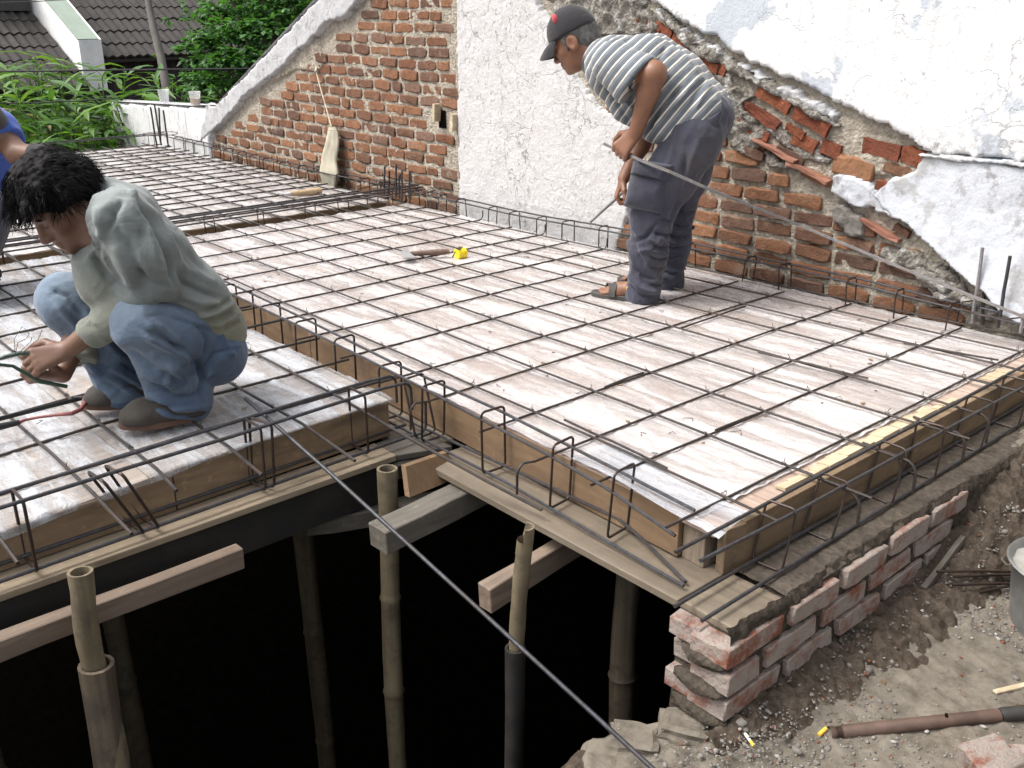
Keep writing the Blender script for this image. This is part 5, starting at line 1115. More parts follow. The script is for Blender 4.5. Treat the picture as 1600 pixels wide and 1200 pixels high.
# ================================================================ PEOPLE
class SDF:
    def __init__(s, lo, hi, h):
        s.lo = np.array(lo, float); s.h = h; s.n = np.ceil((np.array(hi)-s.lo)/h).astype(int)+1
        s.F = np.full(s.n, 1., np.float32)
    def blk(s, lo, hi):
        a = np.maximum(0, np.floor((np.array(lo)-s.lo)/s.h).astype(int)); b = np.minimum(s.n, np.ceil((np.array(hi)-s.lo)/s.h).astype(int)+1)
        if (b <= a).any(): return None, None
        ax = [s.lo[i]+s.h*np.arange(a[i], b[i]) for i in range(3)]
        return tuple(slice(a[i], b[i]) for i in range(3)), np.stack(np.meshgrid(*ax, indexing='ij'), -1)
    def _mix(s, sl, d, k, op):
        A = s.F[sl]
        if op == 'sub': d = -d; h = np.clip(.5-.5*(A-d)/k, 0, 1) if k else (d > A); s.F[sl] = A*(1-h)+d*h+(k*h*(1-h) if k else 0); return
        if k: h = np.clip(.5+.5*(A-d)/k, 0, 1); s.F[sl] = A*(1-h)+d*h-k*h*(1-h)
        else: s.F[sl] = np.minimum(A, d)
    def cone(s, a, b, ra, rb=None, k=.02, op='add'):
        a, b = np.array(a, float), np.array(b, float); rb = ra if rb is None else rb; r = max(ra, rb)+k+2*s.h
        sl, P = s.blk(np.minimum(a, b)-r, np.maximum(a, b)+r)
        if sl is None: return s
        ba = b-a; t = np.clip(((P-a)@ba)/max(1e-9, ba@ba), 0, 1); d = np.linalg.norm(P-a-t[..., None]*ba, axis=-1)-(ra+(rb-ra)*t)
        s._mix(sl, d, k, op); return s
    def chain(s, pts, rs, k=.02, op='add'):
        for i in range(len(pts)-1): s.cone(pts[i], pts[i+1], rs[i], rs[i+1], k, op)
        return s
    def ell(s, c, r, M_=None, k=.02, op='add'):
        c = np.array(c, float); r = np.array(r, float); m = r.max()+k+2*s.h; sl, P = s.blk(c-m, c+m)
        if sl is None: return s
        q = P-c
        if M_ is not None: q = q@np.array(M_).T     # rows of M_ are the local axes
        k0 = np.linalg.norm(q/r, axis=-1); k1 = np.linalg.norm(q/(r*r), axis=-1); d = np.where(k1 > 1e-9, k0*(k0-1)/np.maximum(k1, 1e-9), -r.min())
        s._mix(sl, d, k, op); return s
    def cut(s, p, n, lo=None, hi=None):
        n = np.array(n, float); n /= np.linalg.norm(n); lo = s.lo if lo is None else lo; hi = s.lo+s.h*s.n if hi is None else hi; sl, P = s.blk(np.minimum(lo, hi), np.maximum(lo, hi))
        if sl is not None: s.F[sl] = np.maximum(s.F[sl], (P-np.array(p))@n)
        return s
    def mesh(s):
        F = s.F; n = np.array(F.shape)
        F[0] = F[-1] = 1; F[:, 0] = F[:, -1] = 1; F[:, :, 0] = F[:, :, -1] = 1
        cn = n-1; N = int(np.prod(cn)); acc = []; ids = []; quads = []
        stride = np.array([cn[1]*cn[2], cn[2], 1])
        for a in range(3):
            o1, o2 = [i for i in range(3) if i != a]
            s0 = [slice(None)]*3; s1 = [slice(None)]*3; s0[a] = slice(None, -1); s1[a] = slice(1, None)
            A, B = F[tuple(s0)], F[tuple(s1)]; I = np.argwhere((A < 0) != (B < 0))
            if not len(I): continue
            va, vb = A[tuple(I.T)], B[tuple(I.T)]; t = va/(va-vb); P = I.astype(float); P[:, a] += t
            cells = []
            for d1, d2 in ((0, 0), (1, 0), (1, 1), (0, 1)):
                c = I.copy(); c[:, o1] -= d1; c[:, o2] -= d2; f = c@stride; cells.append(f); ids.append(f); acc.append(P)
            q = np.stack(cells, 1); fl = (va > 0) if a != 1 else (va < 0); q[fl] = q[fl][:, ::-1]; quads.append(q)
        ids = np.concatenate(ids); acc = np.concatenate(acc); u, inv = np.unique(ids, return_inverse=True); cnt = np.bincount(inv)
        V = np.stack([np.bincount(inv, acc[:, i])/cnt for i in range(3)], 1); Q = np.searchsorted(u, np.concatenate(quads))
        return V*s.h+s.lo, Q
def vnormals(V, Q):
    a = V[Q[:, 2]]-V[Q[:, 0]]; b = V[Q[:, 3]]-V[Q[:, 1]]; fn = np.cross(a, b); N = np.zeros_like(V)
    for i in range(4): np.add.at(N, Q[:, i], fn)
    return N/np.maximum(1e-12, np.linalg.norm(N, axis=1))[:, None]
def smoothV(V, Q, it):
    for _ in range(it):
        S_ = np.zeros_like(V); c = np.zeros(len(V))
        for i in range(4):
            for j in (1, 3): np.add.at(S_, Q[:, i], V[Q[:, (i+j) % 4]]); np.add.at(c, Q[:, i], 1)
        V = V*.5+.5*S_/np.maximum(c, 1)[:, None]
    return V
def creases(proj, faces, curves, amp=1.):
    """cloth folds and seams as displacement: each curve is (points, height, width, mask) seen along one axis"""
    def f(V, N):
        Q = V@proj.T; out = np.zeros(len(V)); side = np.clip((N@faces-.05)/.25, 0, 1)
        for c in curves:
            P = np.array([p for p in c[0]])@proj.T; d = np.full(len(V), 9.); tt = np.zeros(len(V))
            for i in range(len(P)-1):
                ba = P[i+1]-P[i]; t = np.clip(((Q-P[i])@ba)/max(1e-9, ba@ba), 0, 1); di = np.linalg.norm(Q-P[i]-t[:, None]*ba, axis=1); k = di < d; d[k] = di[k]; tt[k] = (i+t[k])/(len(P)-1)
            g = np.exp(-(d/c[2])**2)*np.clip(np.minimum(tt, 1-tt)*5+.25, 0, 1)*c[1]*amp*side
            if len(c) > 3: g = g*(np.abs(V@faces-c[3]) < .11)
            out += g
        return out
    return f
def finish(name, sdf, mat, parent, smooth=2, wr=None, attrs=None):
    V, Q = sdf.mesh(); V = smoothV(V, Q, smooth); N = vnormals(V, Q)
    if wr is not None: V = V+N*wr(V, N)[:, None]
    at = {k: f(V, N) for k, f in attrs.items()} if attrs else None
    return link(name, npmesh(name, V, Q, mat, attrs=at), parent)
def ridge(P, dirv, f, stretch, seed, oct=3):
    """cloth folds: ridged noise stretched along dirv"""
    d = np.array(dirv, float); d /= np.linalg.norm(d); q = P-(P@d)[:, None]*d*(1-1/stretch)
    return 1-2*np.abs(vnoise(q, f, oct, seed))
A3 = lambda *v: np.array(v, float)
def head(B, c, f, u, l, sc=1., jaw=1.):
    """skin prims of a head: c skull centre, f facing, u up, l to the left"""
    P = lambda a, b, d=0: c+sc*(f*a+u*b+l*d); Mx = np.stack([f, u, l])
    B.ell(P(-.012, .03), A3(.094, .092, .074)*sc, Mx, .02); B.ell(P(.03, -.03), A3(.062, .085, .060)*sc, Mx, .03)
    B.ell(P(.052, -.078), A3(.036*jaw, .032, .040)*sc, Mx, .03)          # jaw
    B.ell(P(.076, -.098), A3(.018, .014, .020)*sc, Mx, .015)             # chin
    B.cone(P(.084, .012), P(.107, -.030), .009*sc, .0135*sc, .014)       # nose
    for d in (-.012, .012): B.ell(P(.098, -.034, d), A3(.012, .009, .009)*sc, Mx, .008)
    for d in (-1, 1):
        B.cone(P(.078, .022, .012*d), P(.064, .022, .048*d), .010*sc, .011*sc, .014)      # brow
        B.ell(P(.058, -.020, .043*d), A3(.022, .020, .018)*sc, Mx, .02)                   # cheekbone
        B.ell(P(.088, .004, .030*d), A3(.012, .010, .016)*sc, Mx, .008, 'sub')            # eye socket
        B.ell(P(.074, .002, .031*d), A3(.012, .011, .013)*sc, Mx, .004)                   # eyelid ball
        B.ell(P(-.012, -.012, .079*d), A3(.026, .034, .010)*sc, Mx, .010); B.ell(P(-.006, -.012, .088*d), A3(.012, .018, .007)*sc, Mx, .006, 'sub')   # ear
        B.ell(P(-.006, -.040, .077*d), A3(.009, .010, .007)*sc, Mx, .006)
    B.cone(P(.091, -.059, -.017), P(.091, -.059, .017), .0065*sc, None, .006); B.cone(P(.089, -.072, -.014), P(.089, -.072, .014), .0075*sc, None, .006)
    B.cone(P(.103, -.0655, -.022), P(.103, -.0655, .022), .0025*sc, None, .004, 'sub')    # mouth line
def eyes(c, f, u, l, parent, sc=1.):
    for d in (-1, 1):
        m = MB(); p = c+sc*(f*.082+u*.0005+l*.031*d); a = l*.011*sc; m.tube([p-a, p-a*.4+f*.003, p+a*.4+f*.003, p+a], [.0008, .003, .003, .0008], 6); m.build('eye', M['eye_dark'], parent, smooth=True)
        m = MB(); p = c+sc*(f*.086+u*.026+l*.033*d); a = l*.018*sc; m.tube([p-a, p-a*.3+u*.003+f*.002, p+a*.3+u*.003, p+a-f*.006], [.0015, .0035, .0035, .0012], 6); m.build('eyebrow', M['hair_black'], parent, smooth=True)
def hand(B, w, d, n, side, curl, sc=1., spread=.0, thumb=None):
    """w wrist, d towards knuckles, n back-of-hand normal, side towards the thumb; curl per joint (rad) towards -n"""
    d = d/np.linalg.norm(d); n = n-d*(n@d); n /= np.linalg.norm(n); s_ = np.cross(d, n); s_ = s_*np.sign(s_@side)
    pal = w+d*.085*sc
    for o in (-.026, -.008, .010, .028): B.cone(w+d*.012+s_*o*.55, pal+s_*o*sc, .0135*sc, .0105*sc, .012)
    for i, (o, L) in enumerate(((.030, .072), (.010, .080), (-.010, .074), (-.029, .058))):
        cv = curl[i] if isinstance(curl[0], (list, tuple)) else curl; p = pal+s_*o*sc; a = 0; pts = [p]; rr = [.0098*sc]
        for j, q in enumerate((.46, .30, .24)):
            a += cv[j]; dd = d*math.cos(a)-n*math.sin(a)+s_*spread*(o/.03); pts.append(pts[-1]+dd*L*q*sc); rr.append((.0092, .0084, .0072)[j]*sc)
        B.chain(pts, rr, .003)
    t0 = w+d*.022*sc+s_*.020*sc-n*.006; tv = thumb if thumb is not None else [(d*.6+s_*.7-n*.35), (d*.85+s_*.2-n*.5), (d*.9-s_*.1-n*.5)]
    pts = [t0]; rr = [.015*sc]
    for q, v in zip((.040, .032, .026), tv): pts.append(pts[-1]+v/np.linalg.norm(v)*q*sc); rr.append((.0115, .0100, .0082)[len(rr)-1]*sc)
    B.chain(pts, rr, .006)
def nrmz(v): v = np.array(v, float); return v/np.linalg.norm(v)
def strands(S_, c, f, u, l, n, seed, R_=(.105, .10, .088), L=.07, r=.011, keep=None, flow=None):
    rr = np.random.default_rng(seed)
    for _ in range(n):
        while True:
            q = nrmz(rr.normal(size=3)); a, b, d = q
            if keep is None or keep(a, b, d): break
        p = c+f*a*R_[0]+u*(b*R_[1]+.02)+l*d*R_[2]; out = nrmz(f*a+u*b+l*d)
        fl = nrmz((flow(a, b, d) if flow else -u)+.5*rr.normal(size=3)); fl = fl-out*(fl@out)*.8
        p2 = p+fl*L*.5+out*.010; p3 = p+fl*L+out*rr.uniform(-.006, .010)
        S_.chain([p, p2, p3], [r, r*.85, r*.3], .006)

# ---------------------------------------------------------------- 1. squatting worker in jeans
Fd, Lf, Up = A3(0, -1, 0), A3(1, 0, 0), A3(0, 0, 1)
sq = thing('person', 'worker squatting on the left deck in grey green shirt and blue jeans, holding pincers', 'person', (-2.9, 1.1, 0))
hipN, hipF = A3(-2.8,1.214,0.2094), A3(-2.8,1.214,0.2094)-Lf*.185
kneN, ankN = A3(-2.765,0.9962,0.362), A3(-2.785,1.05,0.0774)
kneF, ankF = A3(-3.05,0.8905,0.378), A3(-3.02,0.9861,0.0536)
T = SDF((-3.35, .60, -.02), (-2.5, 1.55, .75), .0052)
T.ell(A3(-2.85,1.247,0.1803)-Lf*.05, (.16, .105, .11), None, .04)
for hp, kn, an, b in ((hipN, kneN, ankN, 1), (hipF, kneF, ankF, -1)):
    T.chain([hp, hp*.45+kn*.55+A3(0, 0, .012), kn], [.098, .094, .080], .045)
    md = kn*.45+an*.55+A3(0, .030, .02)
    T.chain([kn+A3(0, -.002, -.006), md, an+A3(0, .012, .012)], [.081, .079, .068], .03)
    T.cone(an+A3(0, .02, .012), an+A3(0, .055, -.012), .062, .066, .03); T.cone(an+A3(0, .07, .05), an+A3(0, .075, .0), .060, .062, .04)
    T.ell(kn+A3(0, -.015, .0), (.072, .066, .075), None, .03)
    dn = nrmz(an-kn)
    T.cut(an+A3(0, 0, -.030)+dn*.0, A3(0, -.35, -1), an+A3(-.14, -.16, -.15), an+A3(.14, .2, -.0))
    # folds: behind the knee, down the shin, round the hem
    rr = np.random.default_rng(5+b)
    for k in range(7):
        t = k/6; p = kn+A3(.0, .045+.03*t, -.02-.03*t); q = kn*(.75-.5*t)+an*(.25+.5*t)+A3(.07*b*(1 if k % 2 else .6), -.02+.02*t, .0); T.cone(p+A3(.05*b, 0, 0), q, .011, .006, .016)
    for k in range(4): T.cone(an+A3(.06*math.cos(k*1.7), .03+.055*math.sin(k*1.7), .015*k-.01), an+A3(.062*math.cos(k*1.7+1.3), .03+.06*math.sin(k*1.7+1.3), .015*k), .010, .007, .016)
    for k in range(4):
        p = hp*(.75-.1*k)+kn*(.25+.1*k)+A3(.085*b, 0, .035-.02*k); T.cone(p, p+A3(.005*b, -.05, -.045), .009, .005, .02)
    T.chain([hp+A3(.085*b, .05, .03), hp+A3(.095*b, -.02, .0), hp+A3(.09*b, -.06, -.05)], [.008, .009, .005], .02)
pm = kneN*.5+ankN*.5
def wear(V, N): 
    dk = np.minimum(np.linalg.norm((V-kneN)*A3(1, 1, .8), axis=1), np.linalg.norm((V-kneF)*A3(1, 1, .8), axis=1)); return np.clip(1.1-dk/.16, 0, 1)*.9+.5*np.clip(vnoise(V, 8, 3, 4)+.1, 0, 1)*(N[:, 2] > -.2)
cJ = creases(np.array([[0, 1., 0], [0, 0, 1.]]), A3(1, 0, 0), [
 ([A3(-2.7,0.9855,0.3945),A3(-2.7,1.031,0.3891),A3(-2.7,1.121,0.3378),A3(-2.72,1.216,0.2831)], -.004, .004), ([A3(-2.7,0.9781,0.3809),A3(-2.7,1.015,0.335),A3(-2.7,1.052,0.2939)], .011, .010), ([A3(-2.7,1.004,0.3794),A3(-2.7,1.046,0.3282),A3(-2.7,1.067,0.2963)], .009, .008), ([A3(-2.7,0.9892,0.3672),A3(-2.7,1.03,0.3182),A3(-2.7,1.06,0.2842)], -.010, .006),
 ([A3(-2.7,0.9649,0.3514),A3(-2.7,1.003,0.3182),A3(-2.7,1.063,0.2656),A3(-2.7,1.112,0.2244)], .014, .012), ([A3(-2.7,0.9818,0.3535),A3(-2.7,1.022,0.3198),A3(-2.7,1.083,0.2651)], -.012, .008), ([A3(-2.72,1.073,0.2683),A3(-2.72,1.125,0.2098),A3(-2.72,1.137,0.1576),A3(-2.72,1.137,0.0887)], -.014, .012), ([A3(-2.7,1.112,0.2244),A3(-2.7,1.121,0.1817),A3(-2.7,1.118,0.1308)], .010, .009),
 ([A3(-2.7,1.132,0.1748),A3(-2.7,1.174,0.2363),A3(-2.7,1.221,0.2357),A3(-2.7,1.257,0.2318)], -.005, .004), ([A3(-2.7,0.9076,0.3579),A3(-2.7,0.9324,0.2763),A3(-2.7,1.004,0.1803)], .007, .014), ([A3(-2.7,0.9274,0.3062),A3(-2.7,0.9919,0.233),A3(-2.7,1.08,0.1612)], -.008, .010), ([A3(-2.7,0.9554,0.1728),A3(-2.7,1.041,0.0854),A3(-2.7,1.14,0.0688)], .010, .008), ([A3(-2.7,0.9651,0.1463),A3(-2.7,1.048,0.0628),A3(-2.7,1.147,0.0435)], -.010, .006), ([A3(-2.7,0.9855,0.185),A3(-2.7,1.055,0.1226),A3(-2.7,1.139,0.1151)], -.009, .008),
 ([A3(-2.7,1.123,0.3512),A3(-2.7,1.155,0.285),A3(-2.7,1.144,0.2269)], -.006, .008), ([A3(-2.7,1.212,0.3331),A3(-2.7,1.218,0.261),A3(-2.7,1.245,0.2034)], .006, .008), ([A3(-2.7,1.056,0.4033),A3(-2.7,1.104,0.3551),A3(-2.7,1.169,0.3218)], .006, .012), ([A3(-2.7,1.023,0.2551),A3(-2.7,1.073,0.1833),A3(-2.7,1.094,0.1164)], .008, .012),
 ([A3(-3,0.8298,0.4354),A3(-3,0.8681,0.4128),A3(-3,0.9044,0.3462)], -.009, .008), ([A3(-3,0.8296,0.4004),A3(-3,0.8741,0.3323),A3(-3,0.9111,0.2017)], .008, .010), ([A3(-3,0.8532,0.3762),A3(-3,0.9076,0.3052),A3(-3,0.9547,0.2333)], -.009, .008), ([A3(-3,0.868,0.2933),A3(-3,0.9238,0.1567),A3(-3,1.011,0.0705)], .008, .010), ([A3(-3,0.9034,0.1512),A3(-3,0.9752,0.1014),A3(-3,1.046,0.0945)], -.008, .008)], 1.5)
def wrJ(V, N): return .003*ridge(V, (0, -.6, -.5), 16, 4.5, 3)+.0015*ridge(V, (.4, .6, .6), 36, 4, 5)-.002+cJ(V, N)
finish('jeans', T, M['denim'], sq, 2, wrJ, {'wear': wear})
# seams and pocket stitching
def on_surface_line(pts, off=.0): return pts
pk = [A3(-2.9,1.308,0.1886)+A3(.185, .0, .0), A3(-2.9,1.255,0.1567)+A3(.19, 0, 0), A3(-2.9,1.217,0.0912)+A3(.175, 0, 0)]
# shirt
S1 = SDF((-3.35, .55, .10), (-2.45, 1.55, 1.02), .0052)
spn = [q-Lf*.065 for q in [A3(-2.835,0.9922,0.6282),A3(-2.835,1.071,0.5189),A3(-2.835,1.163,0.3767),A3(-2.835,1.222,0.2787)]]
for d in (-.075, .075): S1.chain([p+Lf*d for p in spn], [.103, .108, .108, .110], .06)
S1.cone(A3(-2.9,0.9985,0.6803), A3(-2.9,1.034,0.6442), .07, .10, .05)
S1.cone(A3(-2.78,0.9738,0.6699), A3(-3.02,1.058,0.6232), .070, .070, .05)
S1.chain([A3(-2.85,0.9305,0.5646), A3(-2.85,0.9526,0.4671), A3(-2.85,1.043,0.3724)], [.07, .075, .07], .05); S1.chain([A3(-2.95,0.9632,0.542), A3(-2.95,0.986,0.441), A3(-2.95,1.08,0.343)], [.07, .075, .07], .05)
shN, elN, cuN = A3(-2.735,0.974,0.6677), A3(-2.735,1.044,0.4741), A3(-2.838,0.866,0.3197)
shF, elF, cuF = A3(-3.075,1.06,0.601), A3(-3.1,0.9938,0.3847), A3(-2.97,0.8793,0.2129)
S1.chain([shN, shN*.5+elN*.5+A3(.012, 0, -.004), elN], [.074, .070, .062], .035); S1.chain([elN, elN*.45+cuN*.55+A3(.0, .0, -.01), cuN], [.060, .050, .043], .03)
S1.chain([shF, elF], [.080, .066], .035); S1.chain([elF, cuF], [.058, .042], .03)
S1.cut(cuN, nrmz(cuN-elN), cuN-.07, cuN+.07); S1.cut(cuF, nrmz(cuF-elF), cuF-.06, cuF+.06)
S1.ell(cuN-nrmz(cuN-elN)*.012, (.047, .047, .047), None, .006); S1.cut(cuN, nrmz(cuN-elN), cuN-.07, cuN+.07)
# tail over the waistband
S1.chain([A3(-2.81,1.236,0.265), A3(-2.87,1.285,0.2357)-Lf*.03, A3(-2.81,1.236,0.265)-Lf*.18], [.070, .080, .070], .04); S1.cut(A3(-2.9,1.348,0.1863), A3(0, .25, -1), A3(-3.2,1.54,-0.1499), A3(-2.6,1.065,0.4051))
# folds of the back, side and sleeve
S1.chain([shN+A3(-.06, .02, .07), shN+A3(.02, .035, .07), shN+A3(.065, .02, .0), shN+A3(.05, .03, -.07)], [.006]*4, .016)
S1.cut(A3(-2.9,0.9405,0.6564), nrmz(A3(0.0000,-0.1079,0.0577)), A3(-3.02,1.076,0.548), A3(-2.78,0.8287,0.8326))
lowv = lambda V, N: np.clip(((.42-V[:, 2])/.12), 0, 1)*np.clip((V[:, 1]-.85)/.2, 0, 1)+.5*np.clip((V[:, 0]*0+.62-V[:, 2])/.15, 0, 1)*(V[:, 1] < .93)
cS = creases(np.array([[0, 1., 0], [0, 0, 1.]]), A3(1, 0, 0), [
 ([A3(-2.7,1.006,0.7178),A3(-2.7,1.036,0.6701),A3(-2.7,1.052,0.605),A3(-2.7,1.07,0.5382),A3(-2.7,1.075,0.4662)], -.022, .012), ([A3(-2.75,1.041,0.696),A3(-2.75,1.074,0.6522),A3(-2.75,1.093,0.5851),A3(-2.75,1.111,0.5165)], .010, .012), ([A3(-2.7,0.8855,0.7154),A3(-2.7,0.8917,0.6667),A3(-2.7,0.9087,0.6085),A3(-2.7,0.9135,0.5582)], -.010, .006), ([A3(-2.7,0.8979,0.7309),A3(-2.7,0.9367,0.7416),A3(-2.7,0.9951,0.7261)], -.005, .005),
 ([A3(-2.66,0.9304,0.6243),A3(-2.66,0.9401,0.5701),A3(-2.66,0.9608,0.5039),A3(-2.66,0.9739,0.4688)], .013, .011), ([A3(-2.66,0.9532,0.6262),A3(-2.66,0.9681,0.5567),A3(-2.66,0.9947,0.4888)], -.009, .010), ([A3(-2.66,0.9055,0.7102),A3(-2.66,0.9081,0.6707),A3(-2.66,0.9074,0.6191)], .010, .009), ([A3(-2.66,0.9263,0.7024),A3(-2.66,0.937,0.6581),A3(-2.66,0.9467,0.6044)], -.007, .010), ([A3(-2.66,1.01,0.6567),A3(-2.66,1.015,0.585),A3(-2.66,1.03,0.51)], .008, .012), ([A3(-2.66,0.8987,0.5592),A3(-2.66,0.9195,0.5112),A3(-2.66,0.9443,0.4743)], -.010, .010), ([A3(-2.66,0.9622,0.5397),A3(-2.66,1.001,0.4968),A3(-2.66,1.048,0.4737)], -.008, .008), ([A3(-2.66,0.9923,0.694),A3(-2.66,0.9998,0.6581),A3(-2.66,0.9892,0.6068)], -.006, .010),
 ([A3(-2.75,1.096,0.5057),A3(-2.75,1.119,0.4577),A3(-2.75,1.169,0.4255),A3(-2.75,1.22,0.3962)], -.012, .008), ([A3(-2.75,1.094,0.5288),A3(-2.75,1.161,0.4794),A3(-2.75,1.232,0.4279)], .008, .012), ([A3(-2.75,1.131,0.5512),A3(-2.75,1.175,0.5062),A3(-2.75,1.211,0.471)], -.006, .010), ([A3(-2.75,1.097,0.4328),A3(-2.75,1.151,0.3973),A3(-2.75,1.231,0.3782)], .009, .010),
 ([A3(-2.75,1.146,0.3547),A3(-2.75,1.222,0.3597),A3(-2.75,1.283,0.3621)], .011, .007), ([A3(-2.75,1.158,0.3683),A3(-2.75,1.22,0.3743),A3(-2.75,1.276,0.3776)], -.010, .006), ([A3(-2.75,1.18,0.3339),A3(-2.75,1.247,0.3407),A3(-2.75,1.294,0.3417)], -.011, .006), ([A3(-2.75,1.192,0.3153),A3(-2.75,1.256,0.3227),A3(-2.75,1.298,0.3243)], .010, .006), ([A3(-2.75,1.221,0.295),A3(-2.75,1.264,0.3045),A3(-2.75,1.302,0.3028)], -.009, .005), ([A3(-2.75,1.022,0.418),A3(-2.75,1.091,0.3892),A3(-2.75,1.146,0.3547)], -.010, .008), ([A3(-2.7,0.838,0.3876),A3(-2.7,0.851,0.37),A3(-2.7,0.8718,0.3563)], -.004, .004), ([A3(-2.7,0.8521,0.4011),A3(-2.7,0.8633,0.3822),A3(-2.7,0.8822,0.3671)], .005, .005), ([A3(-2.8,0.8795,0.635),A3(-2.8,0.8943,0.5609),A3(-2.8,0.927,0.4817)], -.010, .010), ([A3(-2.8,0.8991,0.6501),A3(-2.8,0.9176,0.5754),A3(-2.8,0.9474,0.4968)], .008, .010), ([A3(-2.82,0.9473,0.7262),A3(-2.82,0.9157,0.7017),A3(-2.82,0.8983,0.656)], .008, .009), ([A3(-2.82,0.9661,0.7222),A3(-2.82,0.9352,0.6922),A3(-2.82,0.917,0.6409)], -.009, .005)], 1.25)
def wrS(V, N): return .006*ridge(V, (.25, .55, -.75), 11, 4, 7)+.003*ridge(V, (.5, .4, -.5), 28, 3, 8)-.004+cS(V, N)
finish('shirt', S1, M['grey_shirt'], sq, 2, wrS, {'low': lowv})
# collar
hc = A3(-2.9,0.8771,0.6916); hf = nrmz(A3(.06, -.79, -.61)); hu = nrmz(A3(0, -.61, .79)); hu = nrmz(hu-hf*(hu@hf)); hl = nrmz(np.cross(hu, hf)); hl = hl*np.sign(hl[0])
nb = A3(-2.9,0.9726,0.6651); nax = nrmz(A3(0.0000,-0.0796,0.0707))
def collar(parent, c, ax, r, h, mat, gap, flare=.35, th=.006, sq_=(1, .9), drop=0.):
    e1 = Lf-ax*(Lf@ax); e1 /= np.linalg.norm(e1); e2 = np.cross(ax, e1); V0 = []; n = 40
    for i in range(n+1):
        a = gap+(2*math.pi-2*gap)*i/n
        for (hh, ro) in ((0, .0), (h*.95, .0), (h, .004), (h*.9, .010), (-h*.25, .024+.01*flare)):
            rr_ = r+ro; V0.append(c+ax*(hh-drop*math.cos(a)*0)+e1*math.sin(a)*rr_*sq_[0]+e2*math.cos(a)*rr_*sq_[1])
    F_ = [(i*5+k, i*5+k+1, i*5+k+6, i*5+k+5) for i in range(n) for k in range(4)]
    return link('collar', npmesh('collar', V0, F_, M[mat]), parent)
collar(sq, A3(-2.9,0.9465,0.6721), nax, .074, .040, 'grey_shirt', .35)
# body
B = SDF((-3.35, .35, -.02), (-2.45, 1.5, 1.12), .0042)
head(B, hc, hf, hu, hl)
B.cone(hc-hf*.02-hu*.05, A3(-2.9,0.9968,0.6435), .056, .064, .03)
for d in (-.06, .06): B.chain([p+Lf*d-A3(0, .01, .01) for p in spn], [.085]*4, .04)
wrN, wrF = A3(-2.87,0.8155,0.2839), A3(-2.96,0.8152,0.184)
B.chain([shN, elN], [.05, .042], .02); B.chain([elN, elN*.35+wrN*.65, wrN], [.042, .036, .026], .02)
B.chain([shF, elF], [.05, .042], .02); B.chain([elF, elF*.35+wrF*.65, wrF], [.042, .035, .026], .02)
for hp, kn, an in ((hipN, kneN, ankN), (hipF, kneF, ankF)): B.chain([hp, kn, an+A3(0, .01, .0)], [.07, .055, .042], .03)
B.cone(hipN, hipF, .085, None, .04); B.cone(hipN*.5+hipF*.5, spn[-1], .09, .09, .04)
hand(B, wrN, A3(-0.0200,-0.0990,-0.0193), A3(.75, -.25, .6), A3(-.4, -.6, .4), [[.75, 1.0, .6], [.8, 1.0, .7], [.9, 1.1, .7], [1.0, 1.1, .7]], 1.05)
hand(B, wrF, A3(0.0100,-0.1089,0.0156), A3(.5, .0, -.8), A3(.2, -.4, .9), [[.9, 1.1, .7], [.95, 1.1, .8], [1., 1.1, .8], [1.0, 1.1, .7]], 1.0)
finish('body', B, M['skin_dark'], sq, 1)
eyes(hc, hf, hu, hl, sq)
H = SDF(hc-.24, hc+.24, .0042); Mx = np.stack([hf, hu, hl])
H.ell(hc-hf*.014+hu*.048, (.097, .094, .084), Mx, .02); H.ell(hc+hf*.040+hu*.080, (.060, .050, .076), Mx, .02); H.ell(hc-hf*.055-hu*.01, (.055, .075, .078), Mx, .02)
strands(H, hc-hf*.012+hu*.025, hf, hu, hl, 330, 4, (.094, .094, .083), .058, .0100, lambda a, b, d: (b > -.25 and a < .15) or (b > .62 and a < .6), lambda a, b, d: (hf*.7-hu*.1 if b > .45 else -hu*.8-hf*.3))
for k in range(16):
    p = hc+hf*.080+hu*(.078+.01*math.sin(k))+hl*(-.065+.0087*k); H.chain([p, p+hf*.022-hu*.012, p+hf*.028-hu*(.026+.012*math.sin(k*2.3))], [.012, .008, .002], .006)
H.ell(hc+hf*.085-hu*.018, (.074, .070, .095), Mx, .01, 'sub'); H.ell(hc+hf*.055-hu*.050, (.085, .070, .105), Mx, .01, 'sub')
for d in (-1, 1): H.ell(hc+hf*.004-hu*.026+hl*.088*d, (.046, .042, .036), Mx, .01, 'sub')
finish('hair', H, M['hair_black'], sq, 1, lambda V, N: .003*ridge(V, hf, 70, 3, 4, 2))
def fine_hair(sdf, n, c, L, seed, parent, flow, keep, r=.0011):
    V, Q = sdf.mesh(); N = vnormals(V, Q); rr = np.random.default_rng(seed); m = MB()
    for i in rr.integers(0, len(V), n):
        p, o = V[i], N[i]
        if not keep(p-c): continue
        d = flow(p-c, o)+rr.normal(size=3)*.2; d = nrmz(d-o*(d@o)*.75); l_ = L*rr.uniform(.5, 1.2); m.tube([p-o*.004, p+d*l_*.5+o*.006, p+d*l_+o*rr.uniform(-.004, .010)+A3(0, 0, -.004)], [r, r*.9, r*.3], 3, cap=False)
    o = m.build('hair_strands', M['hair_black'], parent); o['kind'] = 'stuff'
fine_hair(H, 3000, hc, .048, 3, sq, lambda q, o: -hu*.6-hf*.2 if q@hf < .02 else hf*.5-hu*.5, lambda q: not (q@hf > .04 and q@hu < .06) and not (q@hl > .05 and q@hu < .02 and q@hf > -.06))
